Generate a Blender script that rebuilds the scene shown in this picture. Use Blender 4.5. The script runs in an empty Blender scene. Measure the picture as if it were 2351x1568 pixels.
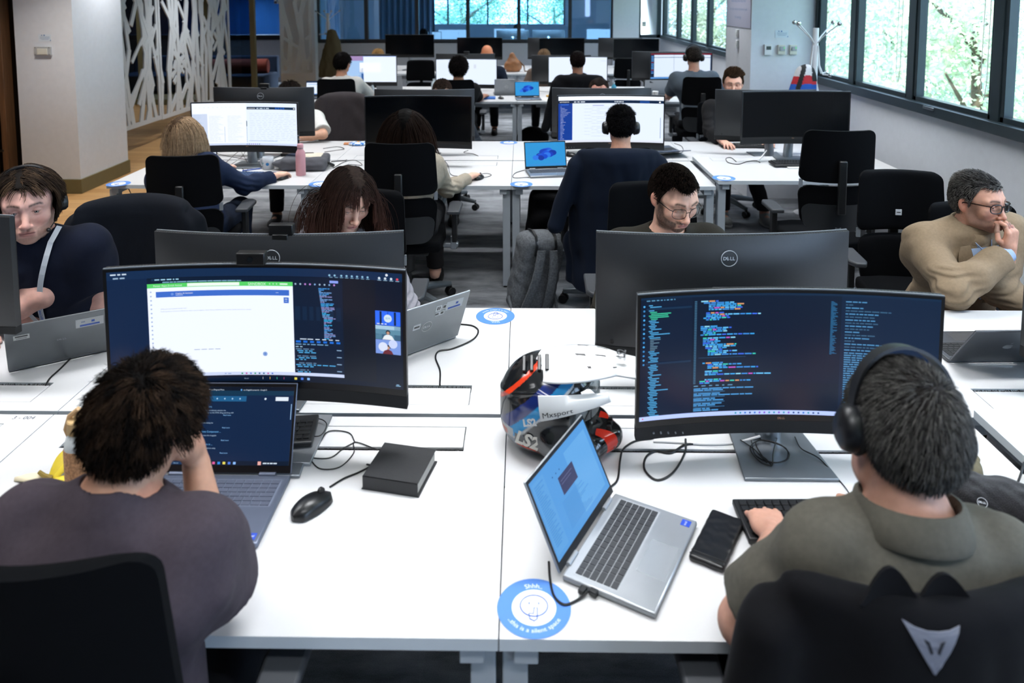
import bpy, math, random
import numpy as np
from mathutils import Vector, Matrix, Euler
SC = bpy.context.scene
COL = SC.collection
PI = math.pi
# ------------------------------------------------------------------ camera
F_PX, PY = 1705.65, 151.04
CAM = (0.0474, -1.3792, 2.0084)
PITCH, YAW, ROLL = 0.09, 0.0142, -0.0009
def cam_rot():
 B = np.array([[1, 0, 0], [0, 0, -1], [0, 1, 0]], float)
 cy, sy = math.cos(YAW), math.sin(YAW)
 Y = np.array([[cy, sy, 0], [-sy, cy, 0], [0, 0, 1]])
 c, s = math.cos(PITCH), math.sin(PITCH)
 P = np.array([[1, 0, 0], [0, c, -s], [0, s, c]])
 c2, s2 = math.cos(ROLL), math.sin(ROLL)
 Q = np.array([[c2, -s2, 0], [s2, c2, 0], [0, 0, 1]])
 return Q @ P @ B @ Y
RM = cam_rot()
cam_data = bpy.data.cameras.new('camera')
cam = bpy.data.objects.new('camera', cam_data)
COL.objects.link(cam)
SC.camera = cam
M3 = RM.T @ np.diag([1, -1, -1])
m4 = Matrix.Identity(4)
for i in range(3):
 for j in range(3):
  m4[i][j] = M3[i][j]
 m4[i][3] = CAM[i]
cam.matrix_world = m4
cam_data.sensor_width = 36
cam_data.lens = F_PX / 2351 * 36
cam_data.shift_y = -(784 - PY) / 2351
cam_data.clip_start = 0.05
cam_data.clip_end = 200
cam_data.dof.use_dof = True
cam_data.dof.focus_distance = 3.1
cam_data.dof.aperture_fstop = 3.2
# ------------------------------------------------------------------ world, light, exposure
SC.view_settings.view_transform = 'Standard'
SC.view_settings.look = 'None'
SC.view_settings.gamma = 1
SC.view_settings.use_curve_mapping = False
SC.view_settings.exposure = -0.6
SC.cycles.max_bounces = 6
SC.cycles.diffuse_bounces = 3
SC.cycles.glossy_bounces = 3
SC.cycles.transmission_bounces = 4
SC.cycles.transparent_max_bounces = 12
SC.cycles.caustics_reflective = False
SC.cycles.caustics_refractive = False
SC.cycles.use_denoising = True
SC.cycles.sample_clamp_indirect = 4.0
world = bpy.data.worlds.new('sky')
SC.world = world
world.use_nodes = True
wn = world.node_tree.nodes['Background']
wn.inputs[0].default_value = (0.56, 0.72, 1.0, 1)
wn.inputs[1].default_value = 13.0
def area(name, loc, rot, sx, sy, power, color, portal=False):
 l = bpy.data.lights.new(name, 'AREA')
 l.shape = 'RECTANGLE'; l.size = sx; l.size_y = sy; l.energy = power; l.color = color; l.spread = math.radians(112)
 o = bpy.data.objects.new(name, l); COL.objects.link(o)
 o.location = loc; o.rotation_euler = rot
 return o
CEIL = 2.85
# luminous ceiling panels over the benches
for yy, pw in ((-0.9, 22), (0.8, 34), (2.6, 26), (4.4, 34), (6.4, 26), (8.6, 34), (10.4, 24), (12.2, 30)):
 for xx in (-2.1, 0.0, 2.1):
  area('ceiling_lamp', (xx, yy, CEIL - 0.03), (0, 0, 0), 1.2, 0.3, pw, (0.96, 0.975, 1.0))
area('ceiling_lamp', (-4.3, 5.2, CEIL - 0.03), (0, 0, 0), 0.3, 0.3, 26, (1.0, 0.93, 0.84))
area('ceiling_lamp', (-4.0, 2.8, CEIL - 0.03), (0, 0, 0), 0.3, 0.3, 26, (1.0, 0.9, 0.78))
area('ceiling_lamp', (-4.35, 9.6, CEIL - 0.03), (0, 0, 0), 0.3, 0.9, 30, (0.96, 0.975, 1.0))
area('ceiling_lamp', (-4.28, 6.65, CEIL - 0.03), (0, 0, 0), 0.12, 0.12, 16, (1, 1, 1))
area('ceiling_lamp', (-7.0, 14.5, CEIL - 0.03), (0, 0, 0), 0.6, 0.6, 90, (0.8, 0.9, 1.0))
area('ceiling_lamp', (-7.5, 17.9, CEIL - 0.03), (0, 0, 0), 1.6, 0.6, 120, (0.8, 0.9, 1.0))  # added unseen lamp, only brightens the far room behind the blue glass
area('ceiling_lamp', (-7.0, 11.5, CEIL - 0.03), (0, 0, 0), 0.6, 0.6, 20, (0.9, 0.95, 1.0))
for xx in (-3.2, 0.0, 2.2):
 area('ceiling_lamp', (xx, 17.0, CEIL - 0.03), (0, 0, 0), 1.2, 0.3, 950, (0.80, 0.92, 1.0))
sun = bpy.data.lights.new('sun', 'SUN'); sun.energy = 24.0; sun.angle = 0.02; sun.color = (1.0, 0.96, 0.88)
so = bpy.data.objects.new('sun', sun); COL.objects.link(so)
so.rotation_euler = (math.radians(38), math.radians(-28), 0)   # high sun from the near left: lights the trees, not the room
# ------------------------------------------------------------------ helpers
def hexc(h, k=1.0):
 h = h.lstrip('#')
 out = []
 for i in (0, 2, 4):
  c = int(h[i:i + 2], 16) / 255
  out.append((c / 12.92 if c <= 0.04045 else ((c + 0.055) / 1.055) ** 2.4) * k)
 return tuple(out)
def c4(c):
 if isinstance(c, str): c = hexc(c)
 return (c[0], c[1], c[2], 1.0)
MATS = {}
def mat(name, color='#808080', rough=0.5, metal=0.0, spec=0.5, var=0.06, vscale=20.0, bump=0.0, bscale=200.0, coat=0.0, emis=None, attr=False, alpha=None, sheen=0.0, stretch=None):
 if name in MATS: return MATS[name]
 m = bpy.data.materials.new(name); m.use_nodes = True
 nt = m.node_tree; n = nt.nodes; L = nt.links
 b = n['Principled BSDF']
 b.inputs['Roughness'].default_value = rough
 b.inputs['Metallic'].default_value = metal
 b.inputs['Specular IOR Level'].default_value = spec
 b.inputs['Coat Weight'].default_value = coat
 if sheen: b.inputs['Sheen Weight'].default_value = sheen
 tc = n.new('ShaderNodeTexCoord')
 src = tc.outputs['Object']
 if stretch:
  mp = n.new('ShaderNodeMapping'); mp.inputs['Scale'].default_value = stretch
  L.new(src, mp.inputs[0]); src = mp.outputs[0]
 if attr:
  a = n.new('ShaderNodeAttribute'); a.attribute_name = 'Col'
  base = a.outputs['Color']
 else:
  base = None
 col = c4(color)
 if var > 0:
  nz = n.new('ShaderNodeTexNoise'); nz.inputs['Scale'].default_value = vscale; nz.inputs['Detail'].default_value = 4
  L.new(src, nz.inputs['Vector'])
  mr = n.new('ShaderNodeMapRange'); mr.inputs[1].default_value = 0.3; mr.inputs[2].default_value = 0.7
  mr.inputs[3].default_value = 1 - var; mr.inputs[4].default_value = 1 + var
  L.new(nz.outputs['Fac'], mr.inputs[0])
  mx = n.new('ShaderNodeVectorMath'); mx.operation = 'SCALE'
  if base: L.new(base, mx.inputs[0])
  else: mx.inputs[0].default_value = col[:3]
  L.new(mr.outputs[0], mx.inputs['Scale'])
  L.new(mx.outputs[0], b.inputs['Base Color'])
 elif base: L.new(base, b.inputs['Base Color'])
 else: b.inputs['Base Color'].default_value = col
 if bump > 0:
  nb = n.new('ShaderNodeTexNoise'); nb.inputs['Scale'].default_value = bscale; nb.inputs['Detail'].default_value = 3
  L.new(src, nb.inputs['Vector'])
  bp = n.new('ShaderNodeBump'); bp.inputs['Strength'].default_value = bump; bp.inputs['Distance'].default_value = 0.002
  L.new(nb.outputs['Fac'], bp.inputs['Height']); L.new(bp.outputs[0], b.inputs['Normal'])
 if emis is not None:
  b.inputs['Emission Strength'].default_value = emis
  if attr: L.new(a.outputs['Color'], b.inputs['Emission Color'])
  else: b.inputs['Emission Color'].default_value = col
  if attr and emis > 0:
   for l in list(b.inputs['Base Color'].links): L.remove(l)
   b.inputs['Base Color'].default_value = (0.005, 0.005, 0.006, 1)
 MATS[name] = m
 return m
def glass_mat(name, tint, refl=0.08, rough=0.02, fac=0.5):
 m = bpy.data.materials.new(name); m.use_nodes = True
 nt = m.node_tree; n = nt.nodes; L = nt.links
 for x in list(n): n.remove(x)
 out = n.new('ShaderNodeOutputMaterial'); mx = n.new('ShaderNodeMixShader')
 tr = n.new('ShaderNodeBsdfTransparent'); tr.inputs[0].default_value = (*tint, 1)
 gl = n.new('ShaderNodeBsdfGlossy'); gl.inputs['Roughness'].default_value = rough
 fr = n.new('ShaderNodeLayerWeight'); fr.inputs[0].default_value = 0.35
 mm = n.new('ShaderNodeMath'); mm.operation = 'MULTIPLY_ADD'; mm.inputs[1].default_value = fac; mm.inputs[2].default_value = refl
 L.new(fr.outputs['Facing'], mm.inputs[0]); L.new(mm.outputs[0], mx.inputs[0])
 L.new(tr.outputs[0], mx.inputs[1]); L.new(gl.outputs[0], mx.inputs[2]); L.new(mx.outputs[0], out.inputs[0])
 MATS[name] = m
 return m
def V(*a): return np.array(a, float)
def nrm(v):
 v = np.asarray(v, float); l = np.linalg.norm(v)
 return v / l if l > 1e-12 else v
def rotm(rx=0, ry=0, rz=0):
 return np.array(Euler((rx, ry, rz), 'XYZ').to_matrix())
def frame(fwd, up=(0, 0, 1)):
 """columns: right, forward, up"""
 f = nrm(fwd); r = nrm(np.cross(f, up)); u = np.cross(r, f)
 return np.array([r, f, u]).T
class MB:
 def __init__(s): s.v = []; s.f = []; s.m = []; s.c = []; s.cm = 0; s.cc = (1, 1, 1); s.X = None; s.n = 0
 def mat(s, i): s.cm = i; return s
 def col(s, c): s.cc = hexc(c) if isinstance(c, str) else c; return s
 def xf(s, R=None, t=(0, 0, 0)): s.X = None if R is None else (np.asarray(R, float), np.asarray(t, float)); return s
 def add(s, vs, fs, cols=None):
  vs = np.asarray(vs, float).reshape(-1, 3)
  if s.X is not None: vs = vs @ s.X[0].T + s.X[1]
  b = s.n; s.v.append(vs); s.n += len(vs)
  for k, f in enumerate(fs):
   s.f.append([b + i for i in f]); s.m.append(s.cm); s.c.append(cols[k] if cols is not None else s.cc)
  return s
 def box(s, c, d, R=None):
  x, y, z = d[0] / 2, d[1] / 2, d[2] / 2
  p = np.array([[-x, -y, -z], [x, -y, -z], [x, y, -z], [-x, y, -z], [-x, -y, z], [x, -y, z], [x, y, z], [-x, y, z]])
  if R is not None: p = p @ np.asarray(R).T
  return s.add(p + np.asarray(c, float), [(0, 3, 2, 1), (4, 5, 6, 7), (0, 1, 5, 4), (1, 2, 6, 5), (2, 3, 7, 6), (3, 0, 4, 7)])
 def tube(s, pts, r, n=8, cap=True, closed=False):
  pts = np.asarray(pts, float); k = len(pts)
  rr = np.full(k, r) if np.isscalar(r) else np.asarray(r, float)
  t = np.zeros_like(pts)
  t[1:-1] = pts[2:] - pts[:-2]; t[0] = pts[1] - pts[0]; t[-1] = pts[-1] - pts[-2]
  if closed: t[0] = t[-1] = pts[1] - pts[-2]
  t /= np.linalg.norm(t, axis=1)[:, None] + 1e-12
  u = np.cross(t[0], (0, 0, 1) if abs(t[0][2]) < 0.9 else (1, 0, 0)); u = nrm(u)
  vs = []; a = np.arange(n) * 2 * PI / n
  for i in range(k):
   u = nrm(u - t[i] * np.dot(u, t[i])); w = np.cross(t[i], u)
   vs.append(pts[i] + rr[i] * (np.cos(a)[:, None] * u + np.sin(a)[:, None] * w))
  fs = []
  for i in range(k - 1):
   for j in range(n):
    j2 = (j + 1) % n
    fs.append((i * n + j, i * n + j2, (i + 1) * n + j2, (i + 1) * n + j))
  if cap and not closed:
   fs.append(tuple(range(n - 1, -1, -1))); fs.append(tuple((k - 1) * n + j for j in range(n)))
  return s.add(np.concatenate(vs), fs)
 def cyl(s, a, b, r, r2=None, n=20): return s.tube([a, b], [r, r if r2 is None else r2], n)
 def lathe(s, prof, c=(0, 0, 0), n=24, R=None, cap=True):
  a = np.arange(n) * 2 * PI / n; vs = []
  for r, z in prof: vs.append(np.stack([r * np.cos(a), r * np.sin(a), np.full(n, z)], 1))
  vs = np.concatenate(vs)
  if R is not None: vs = vs @ np.asarray(R).T
  vs = vs + np.asarray(c, float)
  fs = []
  for i in range(len(prof) - 1):
   for j in range(n):
    j2 = (j + 1) % n
    fs.append((i * n + j, i * n + j2, (i + 1) * n + j2, (i + 1) * n + j))
  if cap:
   fs.append(tuple(range(n - 1, -1, -1))); fs.append(tuple((len(prof) - 1) * n + j for j in range(n)))
  return s.add(vs, fs)
 def prism(s, poly, z0, z1, R=None, c=(0, 0, 0)):
  k = len(poly)
  vs = np.array([[p[0], p[1], z0] for p in poly] + [[p[0], p[1], z1] for p in poly], float)
  if R is not None: vs = vs @ np.asarray(R).T
  vs = vs + np.asarray(c, float)
  fs = [tuple(range(k - 1, -1, -1)), tuple(range(k, 2 * k))] + [(i, (i + 1) % k, k + (i + 1) % k, k + i) for i in range(k)]
  return s.add(vs, fs)
 def grid(s, P, closed_u=False, closed_v=False):
  """P: (nu,nv,3)"""
  P = np.asarray(P, float); nu, nv = P.shape[:2]; fs = []
  for i in range(nu if closed_u else nu - 1):
   for j in range(nv if closed_v else nv - 1):
    i2, j2 = (i + 1) % nu, (j + 1) % nv
    fs.append((i * nv + j, i2 * nv + j, i2 * nv + j2, i * nv + j2))
  return s.add(P.reshape(-1, 3), fs)
 def slab(s, P, N, th):
  """closed thick sheet: grid P (nu,nv,3), offset along N (same shape or vector) by th"""
  P = np.asarray(P, float); nu, nv = P.shape[:2]
  Q = P + np.asarray(N) * th
  A = np.concatenate([P.reshape(-1, 3), Q.reshape(-1, 3)]); o = nu * nv; fs = []
  for i in range(nu - 1):
   for j in range(nv - 1):
    a, b, c, d = i * nv + j, (i + 1) * nv + j, (i + 1) * nv + j + 1, i * nv + j + 1
    fs.append((a, b, c, d)); fs.append((o + d, o + c, o + b, o + a))
  rim = [(i, 0) for i in range(nu)] + [(nu - 1, j) for j in range(1, nv)] + [(i, nv - 1) for i in range(nu - 2, -1, -1)] + [(0, j) for j in range(nv - 2, 0, -1)]
  ids = [i * nv + j for i, j in rim]
  for k in range(len(ids)):
   a, b = ids[k], ids[(k + 1) % len(ids)]
   fs.append((b, a, o + a, o + b))
  return s.add(A, fs)
 def sphere(s, c, r, nu=12, nv=16, R=None):
  r = (r, r, r) if np.isscalar(r) else r
  vs = [[0, 0, -1]]
  for i in range(1, nu):
   t = -PI / 2 + PI * i / nu
   for j in range(nv):
    a = 2 * PI * j / nv
    vs.append([math.cos(t) * math.cos(a), math.cos(t) * math.sin(a), math.sin(t)])
  vs.append([0, 0, 1]); vs = np.array(vs) * np.array(r)
  if R is not None: vs = vs @ np.asarray(R).T
  fs = [(0, 1 + (j + 1) % nv, 1 + j) for j in range(nv)]
  for i in range(nu - 2):
   for j in range(nv):
    a = 1 + i * nv
    fs.append((a + j, a + (j + 1) % nv, a + nv + (j + 1) % nv, a + nv + j))
  l = len(vs) - 1; a = 1 + (nu - 2) * nv
  fs += [(a + j, a + (j + 1) % nv, l) for j in range(nv)]
  return s.add(vs + np.asarray(c, float), fs)
 def build(s, name, mats, parent=None, bevel=0, seg=2, smooth=35, loc=None, colors=False):
  me = bpy.data.meshes.new(name)
  vs = np.concatenate(s.v) if s.v else np.zeros((0, 3))
  me.from_pydata(vs.tolist(), [], s.f)
  if not isinstance(mats, (list, tuple)): mats = [mats]
  for m in mats: me.materials.append(m)
  if len(mats) > 1: me.polygons.foreach_set('material_index', s.m)
  if colors:
   ca = me.color_attributes.new('Col', 'FLOAT_COLOR', 'CORNER')
   lens = np.array([len(f) for f in s.f])
   cc = np.ones((lens.sum(), 4)); cc[:, :3] = np.repeat(np.array(s.c, float), lens, axis=0)
   ca.data.foreach_set('color', cc.ravel())
  me.validate(clean_customdata=False)
  if smooth:
   me.polygons.foreach_set('use_smooth', [True] * len(me.polygons))
   try: me.set_sharp_from_angle(angle=math.radians(smooth))
   except Exception: pass
  me.update()
  o = bpy.data.objects.new(name, me); COL.objects.link(o)
  if parent is not None: o.parent = parent
  if loc is not None: o.location = loc
  if bevel:
   b = o.modifiers.new('bevel', 'BEVEL'); b.width = bevel; b.segments = seg; b.limit_method = 'ANGLE'; b.angle_limit = math.radians(40)
   b.harden_normals = False
  return o
def thing(name, label, cat, loc=(0, 0, 0), rz=0, group=None, rot=None):
 o = bpy.data.objects.new(name, None); COL.objects.link(o)
 o.empty_display_size = 0.1
 o.location = loc; o.rotation_euler = rot if rot else (0, 0, rz)
 o['label'] = label; o['category'] = cat
 if group: o['group'] = group
 return o
def tag(o, label, cat, group=None, kind=None):
 o['label'] = label; o['category'] = cat
 if group: o['group'] = group
 if kind: o['kind'] = kind
 return o
def struct(o): o['kind'] = 'structure'; return o
def copy_tree(o, parent=None):
 c = o.copy(); COL.objects.link(c)
 if parent is not None: c.parent = parent
 for ch in list(o.children): copy_tree(ch, c)
 return c
def desk_pt(u, v, z=0.73):
 d = RM.T @ np.array([(u - 1175.5) / F_PX, (v - PY) / F_PX, 1.0])
 t = (z - CAM[2]) / d[2]
 return np.array(CAM) + d * t
def at_depth(u, v, y):
 d = RM.T @ np.array([(u - 1175.5) / F_PX, (v - PY) / F_PX, 1.0])
 return np.array(CAM) + d * ((y - CAM[1]) / d[1])
_TXT = {}
def text_geo(s, bold=0.0):
 """triangulated glyph outlines at size 1, origin at the left baseline"""
 k = (s, bold)
 if k in _TXT: return _TXT[k]
 cu = bpy.data.curves.new('txt', 'FONT'); cu.body = s; cu.size = 1.0; cu.offset = bold; cu.resolution_u = 3
 ob = bpy.data.objects.new('txt', cu)
 me = bpy.data.meshes.new_from_object(ob)
 vs = np.array([v.co[:] for v in me.vertices]).reshape(-1, 3); fs = [tuple(p.vertices) for p in me.polygons]
 bpy.data.objects.remove(ob); bpy.data.curves.remove(cu); bpy.data.meshes.remove(me)
 _TXT[k] = (vs, fs)
 return _TXT[k]
def text_on(mb, s, origin, ux, uy, size, align='L', bold=0.0, fn=None):
 vs, fs = text_geo(s, bold)
 if len(vs) == 0: return
 x = vs[:, 0] * size; y = vs[:, 1] * size
 w = x.max() if len(x) else 0
 if align == 'C': x = x - w / 2
 elif align == 'R': x = x - w
 if fn is not None: P = fn(x, y)
 else: P = np.asarray(origin) + x[:, None] * np.asarray(ux) + y[:, None] * np.asarray(uy)
 mb.add(P, fs)
rng = np.random.default_rng(7)
random.seed(7)
# ------------------------------------------------------------------ materials
M_WALL = mat('wall_paint', '#e4e7ee', 0.75, var=0.02, bump=0.15, bscale=90)
M_WHITE = mat('white_laminate', '#d6d6d7', 0.28, var=0.012, vscale=3, spec=0.45)
M_EDGE = mat('edge_band', '#c9d0d6', 0.5, var=0.02)
M_LEG = mat('pale_grey_steel', '#a9b1b9', 0.42, metal=0.15, var=0.03)
M_BLACK = mat('black_plastic', '#0c0d0f', 0.42, var=0.1)
M_FAB = mat('black_chair_fabric', '#050609', 0.95, var=0.25, vscale=300, bump=0.4, bscale=900, spec=0.12)
M_ALU = mat('aluminium', '#9aa0a6', 0.32, metal=0.9, var=0.04)
M_DGREY = mat('dark_grey_plastic', '#33363a', 0.4, var=0.06, vscale=60)
M_MON = mat('monitor_back_plastic', '#282a2d', 0.38, var=0.05, vscale=120, bump=0.08, bscale=1500)
M_MONL = mat('monitor_light_edge', '#80868c', 0.4, var=0.04)
M_BEZ = mat('monitor_bezel', '#0b0b0d', 0.35, var=0.05)
M_CHIN = mat('speaker_mesh_cloth', '#141518', 0.8, var=0.4, vscale=900, bump=0.5, bscale=1200)
M_CABLE = mat('black_cable_rubber', '#0a0a0b', 0.45, var=0.05)
M_WCABLE = mat('white_cable', '#e8e8e8', 0.4, var=0.02)
M_FRAME = mat('dark_window_frame', '#2e3a40', 0.4, metal=0.3, var=0.05)
M_GLASS = glass_mat('window_glass', (0.93, 0.97, 0.97), 0.03)
M_PARTG = glass_mat('partition_glass', (0.58, 0.82, 1.0), 0.08)
M_DARKG = glass_mat('dark_partition_glass', (0.35, 0.45, 0.55), 0.06)
M_SCREEN = mat('lit_screen', '#ffffff', 0.22, var=0, attr=True, emis=1.5, spec=0.4)
M_OFF = mat('switched_off_screen', '#04070b', 0.16, var=0.03, spec=0.25)
M_OLIVE = mat('olive_skirting', '#6b6446', 0.6, var=0.03)
M_DECAL = mat('printed_ink', '#ffffff', 0.5, var=0, attr=True)
M_KEY = mat('key_cap', '#17181a', 0.5, var=0.05)
M_LOGO = mat('silver_logo', '#d8dce0', 0.4, metal=0.0, var=0.02)
def carpet():
 m = bpy.data.materials.new('grey_carpet'); m.use_nodes = True
 nt = m.node_tree; n = nt.nodes; L = nt.links; b = n['Principled BSDF']
 b.inputs['Roughness'].default_value = 0.95; b.inputs['Specular IOR Level'].default_value = 0.1
 tc = n.new('ShaderNodeTexCoord'); mp = n.new('ShaderNodeMapping'); mp.inputs['Scale'].default_value = (1.0, 3.2, 1)
 L.new(tc.outputs['Object'], mp.inputs[0])
 n1 = n.new('ShaderNodeTexNoise'); n1.inputs['Scale'].default_value = 2.2; n1.inputs['Detail'].default_value = 6; n1.inputs['Roughness'].default_value = 0.65
 L.new(mp.outputs[0], n1.inputs['Vector'])
 br = n.new('ShaderNodeTexBrick'); br.inputs['Scale'].default_value = 1.0; br.offset = 0.5
 br.inputs['Brick Width'].default_value = 0.5; br.inputs['Row Height'].default_value = 1.0; br.inputs['Mortar Size'].default_value = 0.0
 br.inputs['Color1'].default_value = (0.35, 0.35, 0.35, 1); br.inputs['Color2'].default_value = (0.65, 0.65, 0.65, 1)
 L.new(tc.outputs['Object'], br.inputs['Vector'])
 ad = n.new('ShaderNodeMath'); ad.operation = 'ADD'; L.new(n1.outputs['Fac'], ad.inputs[0])
 sc = n.new('ShaderNodeMath'); sc.operation = 'MULTIPLY'; sc.inputs[1].default_value = 0.35; L.new(br.outputs['Color'], sc.inputs[0]); L.new(sc.outputs[0], ad.inputs[1])
 fine = n.new('ShaderNodeTexNoise'); fine.inputs['Scale'].default_value = 350; L.new(tc.outputs['Object'], fine.inputs['Vector'])
 a2 = n.new('ShaderNodeMath'); a2.operation = 'MULTIPLY_ADD'; a2.inputs[1].default_value = 0.35; L.new(fine.outputs['Fac'], a2.inputs[0]); L.new(ad.outputs[0], a2.inputs[2])
 cr = n.new('ShaderNodeValToRGB'); L.new(a2.outputs[0], cr.inputs[0])
 e = cr.color_ramp.elements; e[0].position = 0.55; e[0].color = c4('#3a3c41'); e[1].position = 1.15; e[1].color = c4('#a0a3a8')
 L.new(cr.outputs[0], b.inputs['Base Color'])
 bp = n.new('ShaderNodeBump'); bp.inputs['Strength'].default_value = 0.5; bp.inputs['Distance'].default_value = 0.004
 L.new(fine.outputs['Fac'], bp.inputs['Height']); L.new(bp.outputs[0], b.inputs['Normal'])
 return m
def oak():
 m = bpy.data.materials.new('oak_plank_floor'); m.use_nodes = True
 nt = m.node_tree; n = nt.nodes; L = nt.links; b = n['Principled BSDF']
 b.inputs['Roughness'].default_value = 0.45
 tc = n.new('ShaderNodeTexCoord')
 br = n.new('ShaderNodeTexBrick'); br.inputs['Scale'].default_value = 1.0
 br.inputs['Brick Width'].default_value = 1.2; br.inputs['Row Height'].default_value = 0.14; br.inputs['Mortar Size'].default_value = 0.002
 br.inputs['Color1'].default_value = c4('#c39a66'); br.inputs['Color2'].default_value = c4('#a97f4e'); br.inputs['Mortar'].default_value = c4('#6e4f2c')
 L.new(tc.outputs['Object'], br.inputs['Vector'])
 mp = n.new('ShaderNodeMapping'); mp.inputs['Scale'].default_value = (2, 40, 1); L.new(tc.outputs['Object'], mp.inputs[0])
 nz = n.new('ShaderNodeTexNoise'); nz.inputs['Scale'].default_value = 3; nz.inputs['Detail'].default_value = 6; L.new(mp.outputs[0], nz.inputs['Vector'])
 mr = n.new('ShaderNodeMapRange'); mr.inputs[1].default_value = 0.25; mr.inputs[2].default_value = 0.75; mr.inputs[3].default_value = 0.78; mr.inputs[4].default_value = 1.18
 L.new(nz.outputs['Fac'], mr.inputs[0])
 s = n.new('ShaderNodeVectorMath'); s.operation = 'SCALE'; L.new(br.outputs['Color'], s.inputs[0]); L.new(mr.outputs[0], s.inputs['Scale'])
 L.new(s.outputs[0], b.inputs['Base Color'])
 return m
# ------------------------------------------------------------------ room shell
XW, YB = 2.93, 14.2            # window wall, back wall
XL, YF = -12.0, -4.5
def simple_box(name, lo, hi, m, bevel=0):
 b = MB(); lo = V(*lo); hi = V(*hi); b.box((lo + hi) / 2, hi - lo)
 return struct(b.build(name, m, bevel=bevel))
simple_box('floor', (-3.32, YF, -0.1), (XW + 0.3, YB, 0), carpet())
simple_box('floor_wood', (XL, YF, -0.1), (-3.32, YB + 0.0, 0.0), oak())
simple_box('floor_beyond', (XL, YB, -0.1), (XW + 4, 21.2, 0), mat('beyond_carpet', '#4a4f58', 0.9))
simple_box('ceiling', (XL, YF, CEIL), (XW + 0.3, 21.2, CEIL + 0.1), mat('ceiling_tile', '#c9c9c9', 0.9, var=0.02))
simple_box('wall_left', (XL - 0.2, YF, 0), (XL, 21.2, CEIL), mat('far_left_wall', '#55585f', 0.8, var=0.03))
simple_box('wall_near', (XL, YF - 0.2, 0), (XW, YF, CEIL), mat('near_wall', '#8f8f92', 0.8, var=0.02))
# window wall: parapet below the ribbon window, lintel above
SILL = 1.19
simple_box('wall_right', (XW, YF, 0), (XW + 0.3, YB + 0.2, SILL), M_WALL)
simple_box('wall_right_lintel', (XW, YF, 2.55), (XW + 0.3, YB + 0.2, CEIL), M_WALL)
simple_box('baseboard_right', (XW - 0.015, YF, 0), (XW + 0.001, YB, 0.07), mat('grey_skirting', '#8b8d90', 0.5))
# columns
def column(name, x0, x1, y0, y1, base=True, m=M_WALL):
 simple_box(name, (x0, y0, 0), (x1, y1, CEIL), m)
column('wall_column_right', 2.31, XW + 0.05, 6.0, 6.9)
column('wall_column_left', -5.13, -4.53, 6.12, 7.05)
b = MB(); b.box((-4.83, 6.585, 0.075), (0.63, 0.96, 0.15)); struct(b.build('baseboard_left', M_OLIVE, bevel=0.003))
column('wall_column_back_left', -5.0, -4.27, 14.0, 15.0)
b = MB(); b.box((-4.635, 14.5, 0.075), (0.76, 1.03, 0.15)); struct(b.build('baseboard_back', M_OLIVE, bevel=0.003))
# ribbon windows of the right wall
def window_run(idx, ys, x, z0, z1, handle_at=None):
 fr = MB(); d = 0.09
 y0, y1 = ys[0], ys[-1]
 fr.box((x + 0.03, (y0 + y1) / 2, z0 + 0.035), (d + 0.06, y1 - y0, 0.07)); fr.box((x + 0.05, (y0 + y1) / 2, z1 - 0.03), (d, y1 - y0, 0.06))
 for y in ys: fr.box((x + 0.05, y, (z0 + z1) / 2), (d, 0.085, z1 - z0))
 for a, c in zip(ys[:-1], ys[1:]):                      # sash rims
  fr.box((x + 0.045, (a + c) / 2, z0 + 0.085), (0.06, c - a - 0.085, 0.035)); fr.box((x + 0.045, (a + c) / 2, z1 - 0.075), (0.06, c - a - 0.085, 0.035))
  for yy in (a + 0.06, c - 0.06): fr.box((x + 0.045, yy, (z0 + z1) / 2), (0.06, 0.035, z1 - z0 - 0.1))
 root = struct(fr.build('window_%d' % idx, M_FRAME, bevel=0.003))
 for a, c in zip(ys[:-1], ys[1:]):
  g = MB(); g.box((x + 0.06, (a + c) / 2, (z0 + z1) / 2), (0.006, c - a - 0.14, z1 - z0 - 0.16)); g.build('pane', M_GLASS, root, smooth=0)
 if handle_at:
  h = MB(); h.box((x - 0.035, handle_at, z0 + 0.055), (0.02, 0.03, 0.02)); h.box((x - 0.05, handle_at + 0.05, z0 + 0.055), (0.012, 0.13, 0.02)); h.build('window_handle', M_ALU, root, bevel=0.003)
 return root
window_run(1, [-2.0, -0.9, 0.15, 1.15, 2.15, 3.17, 4.17, 5.16, 5.98], XW, SILL, 2.55, 3.75)
window_run(2, [6.92, 8.05, 9.17, 10.3, 11.4, 12.6, 14.0], XW, SILL, 2.55, 10.0)
# blind bottoms above the panes with bead cords
for yy in (3.25, 4.3, 12.7):
 c = MB(); c.tube([(XW - 0.03, yy, 2.5), (XW - 0.03, yy + 0.01, 1.7), (XW - 0.035, yy + 0.0, 1.45), (XW - 0.03, yy - 0.03, 1.38), (XW - 0.03, yy - 0.05, 1.5), (XW - 0.03, yy - 0.05, 2.5)], 0.0025, 5)
 tag(c.build('blind_cord', M_WCABLE), {3.25: 'thin white bead cord hanging before the nearest window mullion', 4.3: 'thin white bead cord hanging at the second window mullion', 12.7: 'thin white bead cord hanging at the far corner window'}[yy], 'cord')
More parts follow.
